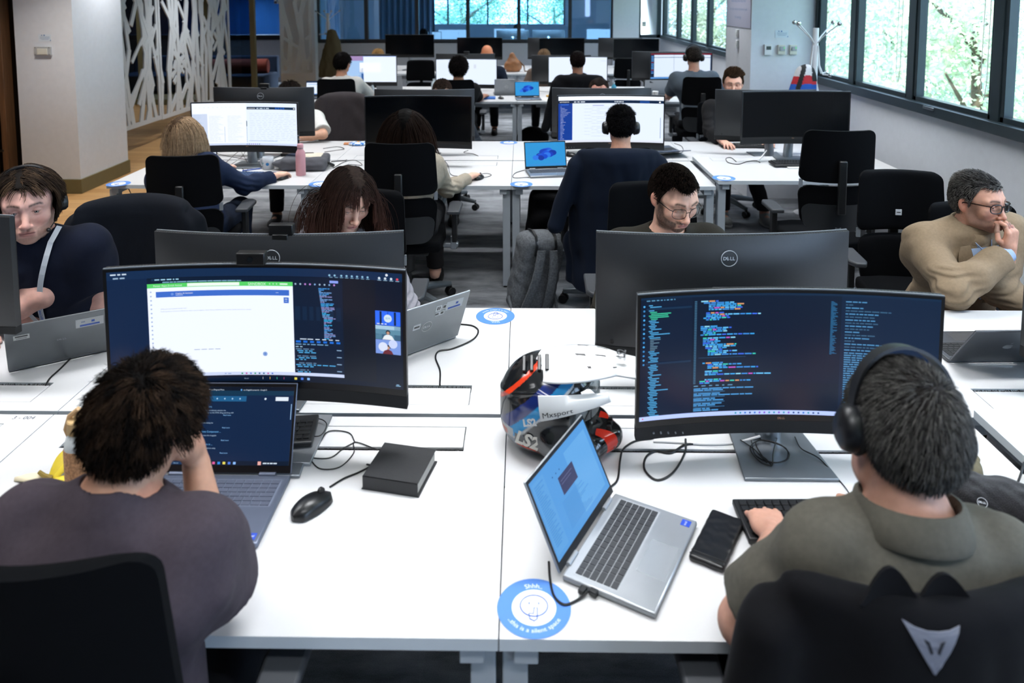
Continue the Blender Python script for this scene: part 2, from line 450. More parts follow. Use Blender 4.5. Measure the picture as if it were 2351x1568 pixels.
# back wall: dwarf wall with glazed partition, white pier, a corner window
simple_box('wall_back', (-4.27, YB, 0), (1.93, YB + 0.12, 1.1), mat('dwarf_wall', '#b9bcc4', 0.7, var=0.02))
simple_box('wall_back_pier', (1.93, YB - 0.1, 0), (2.47, YB + 0.12, CEIL), M_WALL)
simple_box('wall_back_corner', (2.47, YB, 0), (XW, YB + 0.12, SILL), M_WALL)
fr = MB(); fr.box((2.7, YB + 0.05, SILL + 0.03), (0.46, 0.1, 0.07)); fr.box((2.5, YB + 0.05, 1.87), (0.05, 0.1, 1.36)); fr.box((2.9, YB + 0.05, 1.87), (0.09, 0.1, 1.36)); fr.box((2.7, YB + 0.05, 2.52), (0.46, 0.1, 0.06))
w3 = struct(fr.build('window_3', M_FRAME)); g = MB(); g.box((2.7, YB + 0.05, 1.87), (0.36, 0.006, 1.26)); g.build('pane', M_GLASS, w3, smooth=0)
fr = MB()
for x in (-4.25, -3.24, -2.17, -1.1, -0.03, 1.04, 1.93): fr.box((x, YB + 0.05, 1.95), (0.075, 0.09, 1.75))
fr.box((-1.16, YB + 0.05, 1.12), (6.2, 0.1, 0.08)); fr.box((-1.16, YB + 0.05, 2.8), (6.2, 0.1, 0.08))
w4 = struct(fr.build('window_4', mat('partition_frame', '#252b31', 0.4, var=0.04)))
xs = [-4.25, -3.24, -2.17, -1.1, -0.03, 1.04, 1.93]
for a, c in zip(xs[:-1], xs[1:]):
 g = MB(); g.box(((a + c) / 2, YB + 0.05, 1.96), (c - a - 0.07, 0.008, 1.6)); g.build('pane', M_PARTG, w4, smooth=0)
# far side room: walls, window band with trees outside, curtain, desks with screens
simple_box('wall_beyond_right', (XW + 0.0, YB + 0.12, 0), (XW + 0.2, 21.2, CEIL), M_WALL)
simple_box('wall_beyond_low', (XL, 21.0, 0), (XW, 21.2, 1.25), M_WALL)
simple_box('wall_beyond_top', (XL, 21.0, 1.97), (XW, 21.2, CEIL), mat('blind_cloth', '#8f918c', 0.9, var=0.03))
simple_box('wall_beyond_left', (-3.1, 21.0, 1.25), (XL, 21.2, 1.97), M_WALL)
simple_box('wall_beyond_pier', (1.3, 21.0, 1.25), (XW, 21.2, 1.97), M_WALL)
fr = MB()
for x in (-2.2, -1.0, 0.2, 1.3): fr.box((x, 21.05, 1.6), (0.05, 0.1, 0.75))
w5 = struct(fr.build('window_5', M_FRAME)); g = MB(); g.box((-0.9, 21.08, 1.6), (4.5, 0.006, 0.72)); g.build('pane', M_GLASS, w5, smooth=0)
cu = MB(); t = np.linspace(0, 1, 60); zz = np.array([0.05, 2.7])
P = np.stack([np.stack([-3.35 + 1.3 * t, 16.2 + 0.05 * np.sin(t * 60) + 0.2 * t, np.full(60, z)], 1) for z in zz], 1); cu.slab(P, V(0, 1, 0), 0.01)
tag(cu.build('curtain', mat('grey_curtain', '#7f8b98', 0.9)), 'grey pleated curtain hanging behind the glazed partition, left of the desks', 'curtain')
# left glazed meeting room behind the patterned screens
pr = MB()
for x in (-9.9, -7.2, -5.95, -5.05): pr.box((x, 12.6, 1.4), (0.09, 0.08, 2.8))
pr.box((-7.5, 12.6, 0.05), (5.0, 0.08, 0.1))
w6 = struct(pr.build('window_6', M_OLIVE))
for a, c in ((-9.9, -7.2), (-7.2, -5.95), (-5.95, -5.05)):
 g = MB(); g.box(((a + c) / 2, 12.6, 1.45), (c - a - 0.09, 0.01, 2.7)); g.build('pane', M_DARKG, w6, smooth=0)
dk = mat('meeting_room_wall', '#4c4a4c', 0.8, var=0.03)
simple_box('wall_meeting_back', (-10.5, 16.6, 0), (-5.0, 16.7, 1.02), mat('meeting_room_panel', '#6d6a6e', 0.8))
simple_box('trim_1', (-10.5, 16.58, 1.02), (-5.0, 16.7, 1.13), M_BEZ)
b = MB(); b.box((-7.75, 16.65, 2.0), (5.5, 0.02, 1.7)); struct(b.build('window_7', glass_mat('blue_glass', (0.22, 0.42, 0.68), 0.10), smooth=0))
simple_box('wall_meeting_far', (-12, 19.0, 0), (-5.0, 19.1, CEIL), mat('far_blue_wall', '#8fa8c0', 0.8))
ww = MB(); ww.box((-5.72, 16.5, 1.92), (0.38, 0.05, 0.05)); ww.box((-5.9, 16.5, 2.3), (0.05, 0.05, 0.8)); ww.box((-5.83, 16.5, 2.3), (0.03, 0.03, 0.8))
struct(ww.build('trim_2', mat('white_window_trim', '#f0f2f0', 0.5, var=0.01)))
# dark backing far behind slats on the left
simple_box('wall_left_core', (-7.6, 7.6, 0), (-7.5, 12.6, CEIL), dk)
# wooden fins at far left
M_FIN = mat('brown_wood_fin', '#6b4c33', 0.6, var=0.25, vscale=6, stretch=(8, 8, 0.6), bump=0.2, bscale=40)
for k, (x, lab) in enumerate(((-5.31, 'tall brown wooden fin right beside the white column'), (-5.50, 'tall brown wooden fin, second from the white column'), (-5.69, 'tall brown wooden fin at the left picture edge'), (-5.88, 'tall brown wooden fin partly beyond the left picture edge'))):
 b = MB(); b.box((0, 0, CEIL / 2), (0.06, 0.14, CEIL))
 o = b.build('wooden_fin', M_FIN, loc=(x, 6.2, 0), bevel=0.004); tag(o, lab, 'wood fin', 'wooden fins left of the column')
 r = MB()
 for z in (0.45, 1.62): r.cyl((-0.1, -0.1, z), (-0.0, -0.1, z), 0.012, n=10); r.sphere((-0.05, -0.1, z), 0.022, 8, 10)
 r.build('rod', M_BLACK, o)
simple_box('wall_behind_fins', (-7.5, 6.7, 0), (-5.13, 6.8, CEIL), mat('dark_core_wall', '#2a2320', 0.85))
# laser cut felt screens
M_FELT = mat('pale_grey_felt', '#c4c8cc', 0.95, var=0.12, vscale=250, bump=0.3, bscale=500)
def lattice_screen(w, h, seed):
 """flat felt sheet cut into a crossing-bands lattice; local x along width, z up"""
 rs = np.random.default_rng(seed); b = MB(); th = 0.018
 def band(p, q, wd):
  p = np.array(p, float); q = np.array(q, float); d = (q - p) / np.linalg.norm(q - p); nn = np.array([-d[1], d[0]]) * wd / 2
  poly = [p - nn, q - nn, q + nn, p + nn]
  # clip to the sheet rectangle
  for ax, lim, sg in ((0, 0, 1), (0, w, -1), (1, 0, 1), (1, h, -1)):
   out = []
   for i in range(len(poly)):
    a, c = poly[i], poly[(i + 1) % len(poly)]; fa, fc = sg * (a[ax] - lim), sg * (c[ax] - lim)
    if fa >= 0: out.append(a)
    if fa * fc < 0: out.append(a + (c - a) * fa / (fa - fc))
   poly = out
   if len(poly) < 3: return
  z = rs.uniform(-0.002, 0.002)
  k = len(poly); v = [[p_[0], z, p_[1]] for p_ in poly] + [[p_[0], z + th, p_[1]] for p_ in poly]
  b.add(v, [tuple(range(k)), tuple(range(2 * k - 1, k - 1, -1))] + [(i, k + i, k + (i + 1) % k, (i + 1) % k) for i in range(k)])
 for p, q in (((0, 0.03), (w, 0.03)), ((0.03, 0), (0.03, h)), ((w - 0.03, 0), (w - 0.03, h)), ((0, h - 0.03), (w, h - 0.03))): band(p, q, 0.06)
 n = int(w / 0.14)
 for i in range(n + 1):
  x = w * (i + rs.uniform(-0.2, 0.2)) / n
  zc = 0; 
  while zc < h:
   L = rs.uniform(0.45, 0.9); dx = rs.uniform(-0.24, 0.24)
   band((x, zc - 0.04), (x + dx, zc + L), rs.uniform(0.06, 0.10)); x += dx; zc += L
   x = min(max(x, 0), w)
 for i in range(int(20 * w * h / 2.2)):
  x, z = rs.uniform(0, w), rs.uniform(0, h); a = rs.choice([-1, 1]) * rs.uniform(0.45, 0.95); L = rs.uniform(0.35, 0.7)
  band((x, z), (x + L * math.sin(a), z + L * math.cos(a)), rs.uniform(0.05, 0.085))
 return b
for k, (y0, w, z0, lab) in enumerate(((7.75, 1.3, 0.3, 'white cut-out lattice felt screen, the nearest one beside the column'), (9.12, 1.25, 0.28, 'white cut-out lattice felt screen, second behind the column'), (10.42, 1.35, 0.27, 'white cut-out lattice felt screen, farthest of the left row'))):
 o = lattice_screen(w, CEIL - 0.15 - z0, 11 + k).build('felt_screen', M_FELT, loc=(-5.1 - 0.03 * k, y0, z0)); o.rotation_euler = (0, 0, PI / 2)
 tag(o, lab, 'screen', 'hanging lattice felt screens')
o = lattice_screen(0.62, 2.1, 31).build('felt_screen', M_FELT, loc=(-4.85, 13.55, 0.5)); o.rotation_euler = (0, 0, 0.35)
tag(o, 'narrow white lattice felt screen before the far left column', 'screen', 'hanging lattice felt screens')
# soft bench and bolster behind the dark glass
b = MB(); b.box((-7.0, 14.6, 0.22), (3.2, 0.9, 0.36)); b.box((-7.0, 15.05, 0.5), (3.2, 0.18, 0.5)); tag(b.build('upholstered_bench', mat('navy_upholstery', '#1f3048', 0.9), bevel=0.03), 'long navy upholstered bench behind the dark glass on the left', 'bench')
b = MB(); b.cyl((-7.1, 14.5, 0.55), (-5.5, 14.7, 0.55), 0.16, n=28); tag(b.build('bolster', mat('rust_red_fabric', '#7a3020', 0.9), bevel=0.02), 'rust red cylindrical bolster on the navy bench', 'cushion')
# ------------------------------------------------------------------ trees outside the windows
def tree(label, x, y, h, r, seed, hue):
 rs = np.random.default_rng(seed)
 root = thing('tree', label, 'tree', (x, y, -3.5), 0, 'leafy trees outside the ribbon windows')
 tk = MB(); H = h + 3.5
 tk.tube([(0, 0, 0), (0.1, 0.05, H * 0.4), (-0.05, 0.1, H * 0.8)], [0.16, 0.11, 0.04], 10)
 for i in range(9):
  a = rs.uniform(0, 2 * PI); z = H * rs.uniform(0.35, 0.75); tk.tube([(0, 0, z), (math.cos(a) * r * 0.4, math.sin(a) * r * 0.4, z + 0.5), (math.cos(a) * r * 0.8, math.sin(a) * r * 0.8, z + 0.9)], [0.05, 0.03, 0.012], 6)
 tk.build('trunk', mat('bark', '#5d5245', 0.9, var=0.3), root)
 n = 20000
 blobs = [(rs.uniform(-r, r) * 0.7, rs.uniform(-r, r) * 0.7, H * rs.uniform(0.42, 1.0), rs.uniform(0.35, 0.75)) for _ in range(34)]
 bi = rs.integers(0, len(blobs), n); bl = np.array(blobs)[bi]
 d = rs.normal(size=(n, 3)); d /= np.linalg.norm(d, axis=1)[:, None]
 p = bl[:, :3] + d * (bl[:, 3:4] * rs.uniform(0.3, 1.0, (n, 1)) * 1.25)
 s = rs.uniform(0.025, 0.055, n)
 u = rs.normal(size=(n, 3)); u /= np.linalg.norm(u, axis=1)[:, None]
 w = np.cross(u, rs.normal(size=(n, 3))); w /= np.linalg.norm(w, axis=1)[:, None]
 vs = np.stack([p - u * s[:, None], p + w * s[:, None] * 0.5, p + u * s[:, None], p - w * s[:, None] * 0.5], 1).reshape(-1, 3)
 fo = MB(); base = np.array(hexc(hue)); cols = [tuple(base * k) for k in rs.uniform(0.65, 1.35, n)]
 fo.add(vs, [(4 * i, 4 * i + 1, 4 * i + 2, 4 * i + 3) for i in range(n)], cols)
 fo.build('foliage', leaf_mat(), root, smooth=0, colors=True)
def leaf_mat():
 if 'leaf' in MATS: return MATS['leaf']
 m = bpy.data.materials.new('leaf'); m.use_nodes = True; nt = m.node_tree; n = nt.nodes; L = nt.links
 b = n['Principled BSDF']; b.inputs['Roughness'].default_value = 0.6
 a = n.new('ShaderNodeAttribute'); a.attribute_name = 'Col'; L.new(a.outputs['Color'], b.inputs['Base Color'])
 t = n.new('ShaderNodeBsdfTranslucent'); L.new(a.outputs['Color'], t.inputs[0]); mx = n.new('ShaderNodeMixShader'); mx.inputs[0].default_value = 0.45
 L.new(b.outputs[0], mx.inputs[1]); L.new(t.outputs[0], mx.inputs[2]); L.new(mx.outputs[0], n['Material Output'].inputs[0])
 MATS['leaf'] = m; return m
for i, (x, y, h, r, hue) in enumerate(((5.6, 3.0, 3.0, 1.5, '#d6e4c8'), (6.6, 5.4, 3.2, 1.6, '#c6d8c4'), (5.7, 7.8, 3.0, 1.5, '#dbe7cc'), (6.5, 10.6, 3.4, 1.7, '#cadcc8'), (5.6, 13.4, 3.0, 1.5, '#d8e4cc'), (7.0, 16.5, 3.2, 1.8, '#c4d6c2'), (4.6, 17.6, 3.0, 1.3, '#d8e4cc'), (8.8, 13.0, 3.8, 2.0, '#bcd2c8'), (9.4, 7.8, 4.0, 2.0, '#c2d8ce'), (-2.0, 24.0, 3.0, 1.9, '#8fb08a'), (1.2, 24.6, 3.0, 1.9, '#99b892'))):
 labs = ['pale green tree outside the nearest window pane', 'mid green tree outside, between the two nearest mullions', 'light green tree outside, behind the coat stand', 'tree outside the far ribbon window, larger one', 'light tree outside the far right corner', 'tree far beyond the corner window', 'small tree straight behind the corner window', 'dark tree in the second row outside the far window', 'bluish tree in the second row outside the near windows', 'tree outside the windows of the room behind the glass, left', 'tree outside the windows of the room behind the glass, right']
 tree(labs[i], x, y, h, r, 50 + i, hue)
b = MB(); b.box((20, 10, -3.6), (34, 60, 0.1)); struct(b.build('ground_outside', mat('lawn', '#7f9a5c', 0.95)))
# ------------------------------------------------------------------ desks
DT = 0.026
def make_desk(name, label, x0, y0, facing, z=0.73, group='white bench desks', hatch=True, hatch_open=False, number=None, w=1.4, d=0.79, nx=0.0):
 """facing=+1: the user sits on the low-y side; -1: on the far side. Origin at the desk's middle on the floor"""
 root = thing(name, label, 'desk', (x0 + w / 2, y0 + d / 2, 0), 0 if facing > 0 else PI, group)
 b = MB(); hw = w / 2 - 0.0015
 if hatch:
  # top with a cable opening towards the middle seam
  hx0, hx1, hy0, hy1 = -0.58, 0.58, 0.225, 0.345
  for (a, c, e, f_) in ((-hw, hw, -d / 2, hy0), (-hw, hw, hy1, d / 2), (-hw, hx0, hy0, hy1), (hx1, hw, hy0, hy1)):
   b.mat(0).add([[a, e, z], [c, e, z], [c, f_, z], [a, f_, z]], [(0, 1, 2, 3)])
   b.mat(0).add([[a, e, z - DT], [c, e, z - DT], [c, f_, z - DT], [a, f_, z - DT]], [(3, 2, 1, 0)])
  for (P, Q) in (((-hw, -d / 2), (hw, -d / 2)), ((hw, -d / 2), (hw, d / 2)), ((hw, d / 2), (-hw, d / 2)), ((-hw, d / 2), (-hw, -d / 2))):
   b.mat(1).add([[*P, z - DT], [*Q, z - DT], [*Q, z], [*P, z]], [(0, 1, 2, 3)])
  for (P, Q) in (((hx0, hy0), (hx0, hy1)), ((hx0, hy1), (hx1, hy1)), ((hx1, hy1), (hx1, hy0)), ((hx1, hy0), (hx0, hy0))):
   b.mat(1).add([[*P, z - DT], [*Q, z - DT], [*Q, z], [*P, z]], [(0, 1, 2, 3)])
 else:
  b.box((0, 0, z - DT / 2), (w - 0.003, d, DT))
 if number:
  b.mat(2).col('#3a4654')
  text_on(b, number[0], (number[1], number[2], z + 0.0006), (1, 0, 0), (0, 1, 0), 0.024)
 b.build('tabletop', [M_WHITE, M_EDGE, M_DECAL], root, colors=True, smooth=0)
 if hatch:
  h = MB(); gap = 0.016 if hatch_open else 0.003
  h.box((0, 0.285 + gap / 2, z - 0.004), (1.154, 0.116 - gap, 0.008)); h.build('cable_hatch', M_WHITE, root, bevel=0.001)
  if hatch_open:
   br = MB(); rs = np.random.default_rng(3)
   for i in range(320):
    xx = -0.575 + 1.15 * i / 320; br.tube([(xx, 0.245, z - 0.008), (xx + rs.uniform(-.003, .003), 0.245 - rs.uniform(0.010, 0.019), z - 0.003)], 0.0014, 3)
   br.box((0, 0.24, z - 0.02), (1.15, 0.04, 0.002))
   br.build('brush_strip', M_BLACK, root)
  t = MB(); t.box((nx, 0.28, z - 0.15), (0.9, 0.16, 0.01)); t.box((nx, 0.2, z - 0.11), (0.9, 0.008, 0.08)); t.build('cable_tray', M_LEG, root)
 fr = MB(); fr.box((0, -0.1, z - DT - 0.025), (w - 0.2, 0.04, 0.05)); fr.box((0, 0.3, z - DT - 0.025), (w - 0.2, 0.04, 0.05))
 for sx in (-1, 1): fr.box((sx * (w / 2 - 0.055), 0, z - DT - 0.02), (0.05, d - 0.02, 0.036))
 fr.build('frame', M_LEG, root, bevel=0.002)
 for sx in (-1, 1):
  l = MB(); cx, cy_ = sx * (w / 2 - 0.033), -d / 2 + 0.06
  l.box((cx, cy_, (z - DT - 0.012) / 2 + 0.006), (0.052, 0.07, z - DT - 0.024))
  s_ = l.build('leg', M_LEG, root, bevel=0.003)
  f2 = MB(); f2.box((cx, cy_, 0.006), (0.04, 0.055, 0.012)); f2.build('foot', M_BLACK, s_)
 return root
Y1, Y2, Y3, Y4 = 0.0, 3.62, 7.80, 11.27
X2 = -0.03
M_SURF = {}
def bench(y, xo, labels, z=0.73, openh=(), nums={}, skip=(), w=1.4):
 for r in (0, 1):
  for k in range(4):
   if (r, k) in skip: continue
   make_desk('bench_desk', labels[r][k], xo - 2 * w + k * w, y + r * 0.81, 1 if r == 0 else -1, z, hatch_open=(r, k) in openh, number=nums.get((r, k)),
     nx={(1, 2): 0, (1, 1): 0.48 - 0.0}.get((r, k), 0) if y == 0 else 0)
bench(Y1, 0.0, [['front row white desk at the left picture edge, lid number at its back corner', 'front row white desk with banana peel, laptop and closed notebook', 'front row white desk with motocross helmet, silver laptop and wallet', 'UNUSED'],
    ['second row white desk at the left edge under the big laptop lid', 'second row white desk with silver laptop and open cable slot', 'second row white desk under the big monitor of the man with glasses', 'second row white desk carrying the dark grey laptop at right']],
 openh=((1, 1), (1, 0), (0, 1), (0, 2), (1, 2), (1, 3)), skip=((0, 3),), nums={(0, 0): ('3 - 004', 0.585, 0.368), (1, 1): ('3 - 007', 0.575, 0.365)})
make_desk('standing_desk', 'raised white desk at the right edge beyond the black gap and fuzzy bag', 1.415, 0.0, 1, 0.765, 'height adjustable desks')
bench(Y2, X2, [['third row white desk with mug, pink bottle and bag by the wood floor', 'third row white desk at the woman with long dark hair', 'third row white desk with blue-screen laptop at the man with headphones', 'UNUSED'],
   ['fourth row white desk of the person in the white T-shirt', 'fourth row white desk with phone and snack packet', 'fourth row white desk with sticker-covered laptop', 'fourth row white desk of the man holding a mouse at right']],
 skip=((0, 3),))
make_desk('standing_desk', 'raised white desk with blue sticker and black keyboard behind the empty chair', X2 + 1.415, Y2, 1, 0.77, 'height adjustable desks')
bench(Y3, -0.02, [['fifth row white desk of the man in the white shirt', 'fifth row white desk of the curly-haired person in black', 'fifth row white desk with small blue-screen laptop', 'fifth row white desk with paper cup at the window side'],
    ['sixth row white desk behind the grey laptop at left', 'sixth row white desk of the bald person', 'sixth row white desk with brown leather bag behind', 'sixth row white desk with dark full-face helmet in front']])
bench(Y4, -0.04, [['seventh row white desk under the dark monitor at left', 'seventh row white desk under the dark monitor left of centre', 'seventh row white desk with the brown leather bag', 'seventh row white desk by the empty far chair'],
    ['last row white desk at far left before the glass', 'last row white desk left of centre before the glass', 'last row white desk right of centre before the glass', 'last row white desk at far right before the pier']])
# ------------------------------------------------------------------ round blue stickers
def arc_text(b, s, r, a_mid, size, flip, z):
 vs, fs = text_geo(s)
 x = vs[:, 0] * size; y = vs[:, 1] * size; x = x - x.max() / 2
 if not flip: a = a_mid - x / (r + size * 0.3); rr = r + y
 else: a = a_mid + x / (r + size * 0.3); rr = r + size * 0.7 - y
 b.add(np.stack([rr * np.cos(a), rr * np.sin(a), np.full(len(a), z)], 1), fs)
def sticker(label, x, y, z, rz=0.0, r=0.078):
 b = MB(); n = 48; a = np.arange(n) * 2 * PI / n
 b.col('#4f86d9'); b.prism([(r * math.cos(t), r * math.sin(t)) for t in a], 0, 0.0004)
 b.col('#f5f7fa'); b.prism([(r * 0.6 * math.cos(t), r * 0.6 * math.sin(t)) for t in a], 0.0002, 0.0007)
 b.col('#2c5cb4')
 ring = [(0.37 * r * math.cos(t), 0.37 * r * math.sin(t) * 0.95 + 0.05 * r, 0.001) for t in a]; ring.append(ring[0])
 b.tube(ring, 0.0013, 5, cap=False)
 for ex in (-0.13, 0.13): b.prism([(ex * r + 0.02 * r * math.cos(t), 0.13 * r + 0.05 * r * math.sin(t)) for t in a[::6]], 0.0005, 0.001)
 fing = [(-0.12 * r, -0.38 * r, .001), (-0.14 * r, -0.2 * r, .001), (-0.02 * r, -0.22 * r, .001), (0.0, -0.02 * r, .001), (0.09 * r, -0.02 * r, .001), (0.08 * r, -0.38 * r, .001), (0, -0.45 * r, .001), (-0.12 * r, -0.38 * r, .001)]
 b.tube(fing, 0.0013, 5)
 b.col('#e9eef8'); arc_text(b, 'Shhh..', 0.66 * r, PI / 2, 0.017 * r / .078, False, 0.0007); arc_text(b, '..this is a silent space', 0.68 * r, -PI / 2, 0.0145 * r / .078, True, 0.0007)
 o = b.build('floor_sticker'.replace('floor', 'desk'), M_DECAL, colors=True, smooth=0, loc=(x, y, z + 0.0006)); o.rotation_euler = (0, 0, rz)
 tag(o, label, 'sticker', 'round blue silence stickers')
sticker('large round blue silence sticker by the silver laptop at the front', 0.072, 0.078, 0.73)
sticker('round blue silence sticker beside the silver laptop in the second row, upside down', -0.062, 1.52, 0.73, PI)
for lab, u, v, z, rz in (('round blue sticker on the third row desk corner above the wood floor', 272, 422, .73, 0), ('round blue sticker on the third row, just above the woman with fringe', 735, 422.5, .73, 0),
     ('round blue sticker on the third row left of the chair with navy jacket', 1197, 423, .73, 0), ('round blue sticker on the raised desk beside the man with glasses', 1662, 409, .77, 0),
     ('round blue sticker at the far edge of the fourth row, centre', 1168, 327.5, .73, PI), ('tiny round sticker on the fifth row desk under the small laptop', 1203, 228, .73, 0)):
 p = desk_pt(u, v, z); sticker(lab, p[0], p[1], z, rz)
# ------------------------------------------------------------------ screens
class Scr:
 """collects flat pictures in screen space (u right, v down, 0..1) and maps them on the panel"""
 def __init__(s, fn, aspect): s.b = MB(); s.fn = fn; s.k = 0; s.asp = aspect
 def rect(s, u0, v0, u1, v1, col, k=1.0):
  s.k += 1; e = 0.0001 + 0.000012 * min(s.k, 40) if s.k > 1 else 0
  n = max(1, int(math.ceil((u1 - u0) * 40)))
  us = np.linspace(u0, u1, n + 1); P = np.stack([np.stack([us, np.full(n + 1, v)], 1) for v in (v1, v0)], 1)
  c = hexc(col) if isinstance(col, str) else col
  s.b.col(tuple(x * k for x in c)); s.b.grid(s.fn(P[..., 0], P[..., 1], e))
 def text(s, t, u, v, h, col, align='L', k=1.0, bold=0.0):
  s.k += 1; c = hexc(col) if isinstance(col, str) else col; s.b.col(tuple(x * k for x in c))
  text_on(s.b, t, None, None, None, h, align, bold, fn=lambda x, y: s.fn(u + x / s.asp, v - y, 0.0008))
 def words(s, u, v, n_words, h, col, rs, mean=0.02, k=1.0, gap=0.005):
  x = u
  for _ in range(n_words):
   L = rs.uniform(0.4, 1.6) * mean; s.dash(x, v, x + L, v + h, col, k); x += L + gap
  return x
 def dash(s, u0, v0, u1, v1, col, k=1.0):
  c = hexc(col) if isinstance(col, str) else col; s.b.col(tuple(x * k for x in c))
  P = np.array([[[u0, v1], [u0, v0]], [[u1, v1], [u1, v0]]]); s.b.grid(s.fn(P[..., 0], P[..., 1], 0.0007))
 def disc(s, u, v, r, col, k=1.0, n=20, ry=None):
  s.k += 1; a = np.arange(n) * 2 * PI / n; c = hexc(col) if isinstance(col, str) else col; s.b.col(tuple(x * k for x in c))
  ry = r if ry is None else ry
  s.b.add(s.fn(u + r * np.cos(a) / s.asp, v - ry * np.sin(a), 0.0006 + 0.00001 * (s.k % 20)), [tuple(range(n))])
 def poly(s, pts, col, k=1.0):
  s.k += 1; c = hexc(col) if isinstance(col, str) else col; s.b.col(tuple(x * k for x in c)); p = np.array(pts, float)
  s.b.add(s.fn(p[:, 0], p[:, 1], 0.0006 + 0.00001 * (s.k % 20)), [tuple(range(len(pts)))])
 def build(s, parent, m=None): return s.b.build('screen', m or M_SCREEN, parent, colors=True, smooth=0)
def scr_code(s):
 rs = np.random.default_rng(5); N = '#0b1f3d'
 s.rect(0, 0, 1, 1, '#081a33'); s.rect(0.02, 0.0, 0.18, 0.965, '#0a1d38'); s.rect(0.69, 0, 1, 0.965, '#0c223f'); s.rect(0.185, 0.735, 0.69, 0.965, '#091a30')
 s.rect(0, 0.0, 1, 0.018, '#0e2a47')
 s.words(0.02, 0.022, 8, 0.008, '#5fa0c8', rs, 0.009)
 for i in range(14): s.disc(0.012, 0.07 + i * 0.036, 0.008, '#3f8fd0' if i % 3 else '#52b8ff')
 y = 0.06; cyc = ['#58b8e8'] * 5
 for i in range(66):
  c = '#3fc6a0' if i in (2, 4, 5, 6, 7, 8, 34) else ('#5e7f96' if 19 < i < 27 else '#4fa6dd')
  ind = 0.028 + 0.004 * (i % 3) if not 19 < i < 27 else 0.034
  if i in (2, 34): s.dash(0.02, y - 0.003, 0.178, y + 0.013, '#13304e')
  s.dash(ind, y, ind + rs.uniform(0.012, 0.04) + (0.03 if i in (2, 5, 6, 7, 17, 50) else 0), y + 0.008, c)
  y += 0.0138
 y = 0.05; segs = []
 for i in range(50):
  s.dash(0.188, y, 0.196, y + 0.009, '#3e6a8a')
  blank = i in (6, 12, 13, 14, 21, 33, 35, 36, 41, 45, 46)
  if i in (34,): s.dash(0.205, y, 0.37, y + 0.002, '#3a6a90')
  elif not blank:
   ind = 0.21 + 0.009 * [0, 1, 3, 3, 3, 3, 2, 2, 2, 2, 1, 2, 0, 0, 0, 0, 0, 0, 1, 1, 0, 1, 1, 1, 1, 1, 1, 2, 2, 3, 3, 3, 3, 2, 0, 1][i % 36]
   x = ind
   for w_ in range(rs.integers(2, 8 if i % 4 else 12)):
    L = rs.uniform(0.006, 0.026); c = rs.choice(['#3fa9f5', '#3f8fe0', '#69c6ff', '#3f6ff0', '#e0a070', '#c65fd0', '#3fd0c0', '#8fd8f8'], p=[.3, .2, .16, .12, .06, .05, .06, .05])
    s.dash(x, y, x + L, y + 0.0105, c); x += L + 0.003
  y += 0.01365
 s.words(0.19, 0.742, 6, 0.009, '#5f93b8', rs, 0.012, gap=0.012)
 y = 0.765
 for i in range(14):
  if i % 3 == 2: s.dash(0.19, y + 0.003, 0.30, y + 0.006, '#4f90c8')
  else: s.words(0.19, y, 7 if i in (0, 4) else 3, 0.0095, '#4f9fe0', rs, 0.03, gap=0.003)
  y += 0.0138
 for i in range(64): s.dash(0.655, 0.06 + i * 0.0068, 0.655 + rs.uniform(0.006, 0.024), 0.064 + i * 0.0068, '#2f6f9f')
 y = 0.055; i = 0
 while y < 0.93:
  L = rs.uniform(0.04, 0.16) if y < 0.45 else rs.uniform(0.08, 0.25)
  s.words(0.703, y, int(L / 0.02), 0.0095, '#4f8fc0' if i % 2 == 0 or y > .45 else '#3a6282', rs, 0.016, gap=0.003); y += 0.0245 if y < 0.45 else 0.0185; i += 1
 s.rect(0, 0.965, 1, 1, '#b9ccff', 1.1)
 for i in range(18): s.disc(0.34 + 0.0168 * i, 0.983, 0.008, rs.choice(['#3f7fd0', '#8f5fd0', '#3f5f90', '#3fa0b0']))
 s.disc(0.012, 0.982, 0.006, '#e05070')
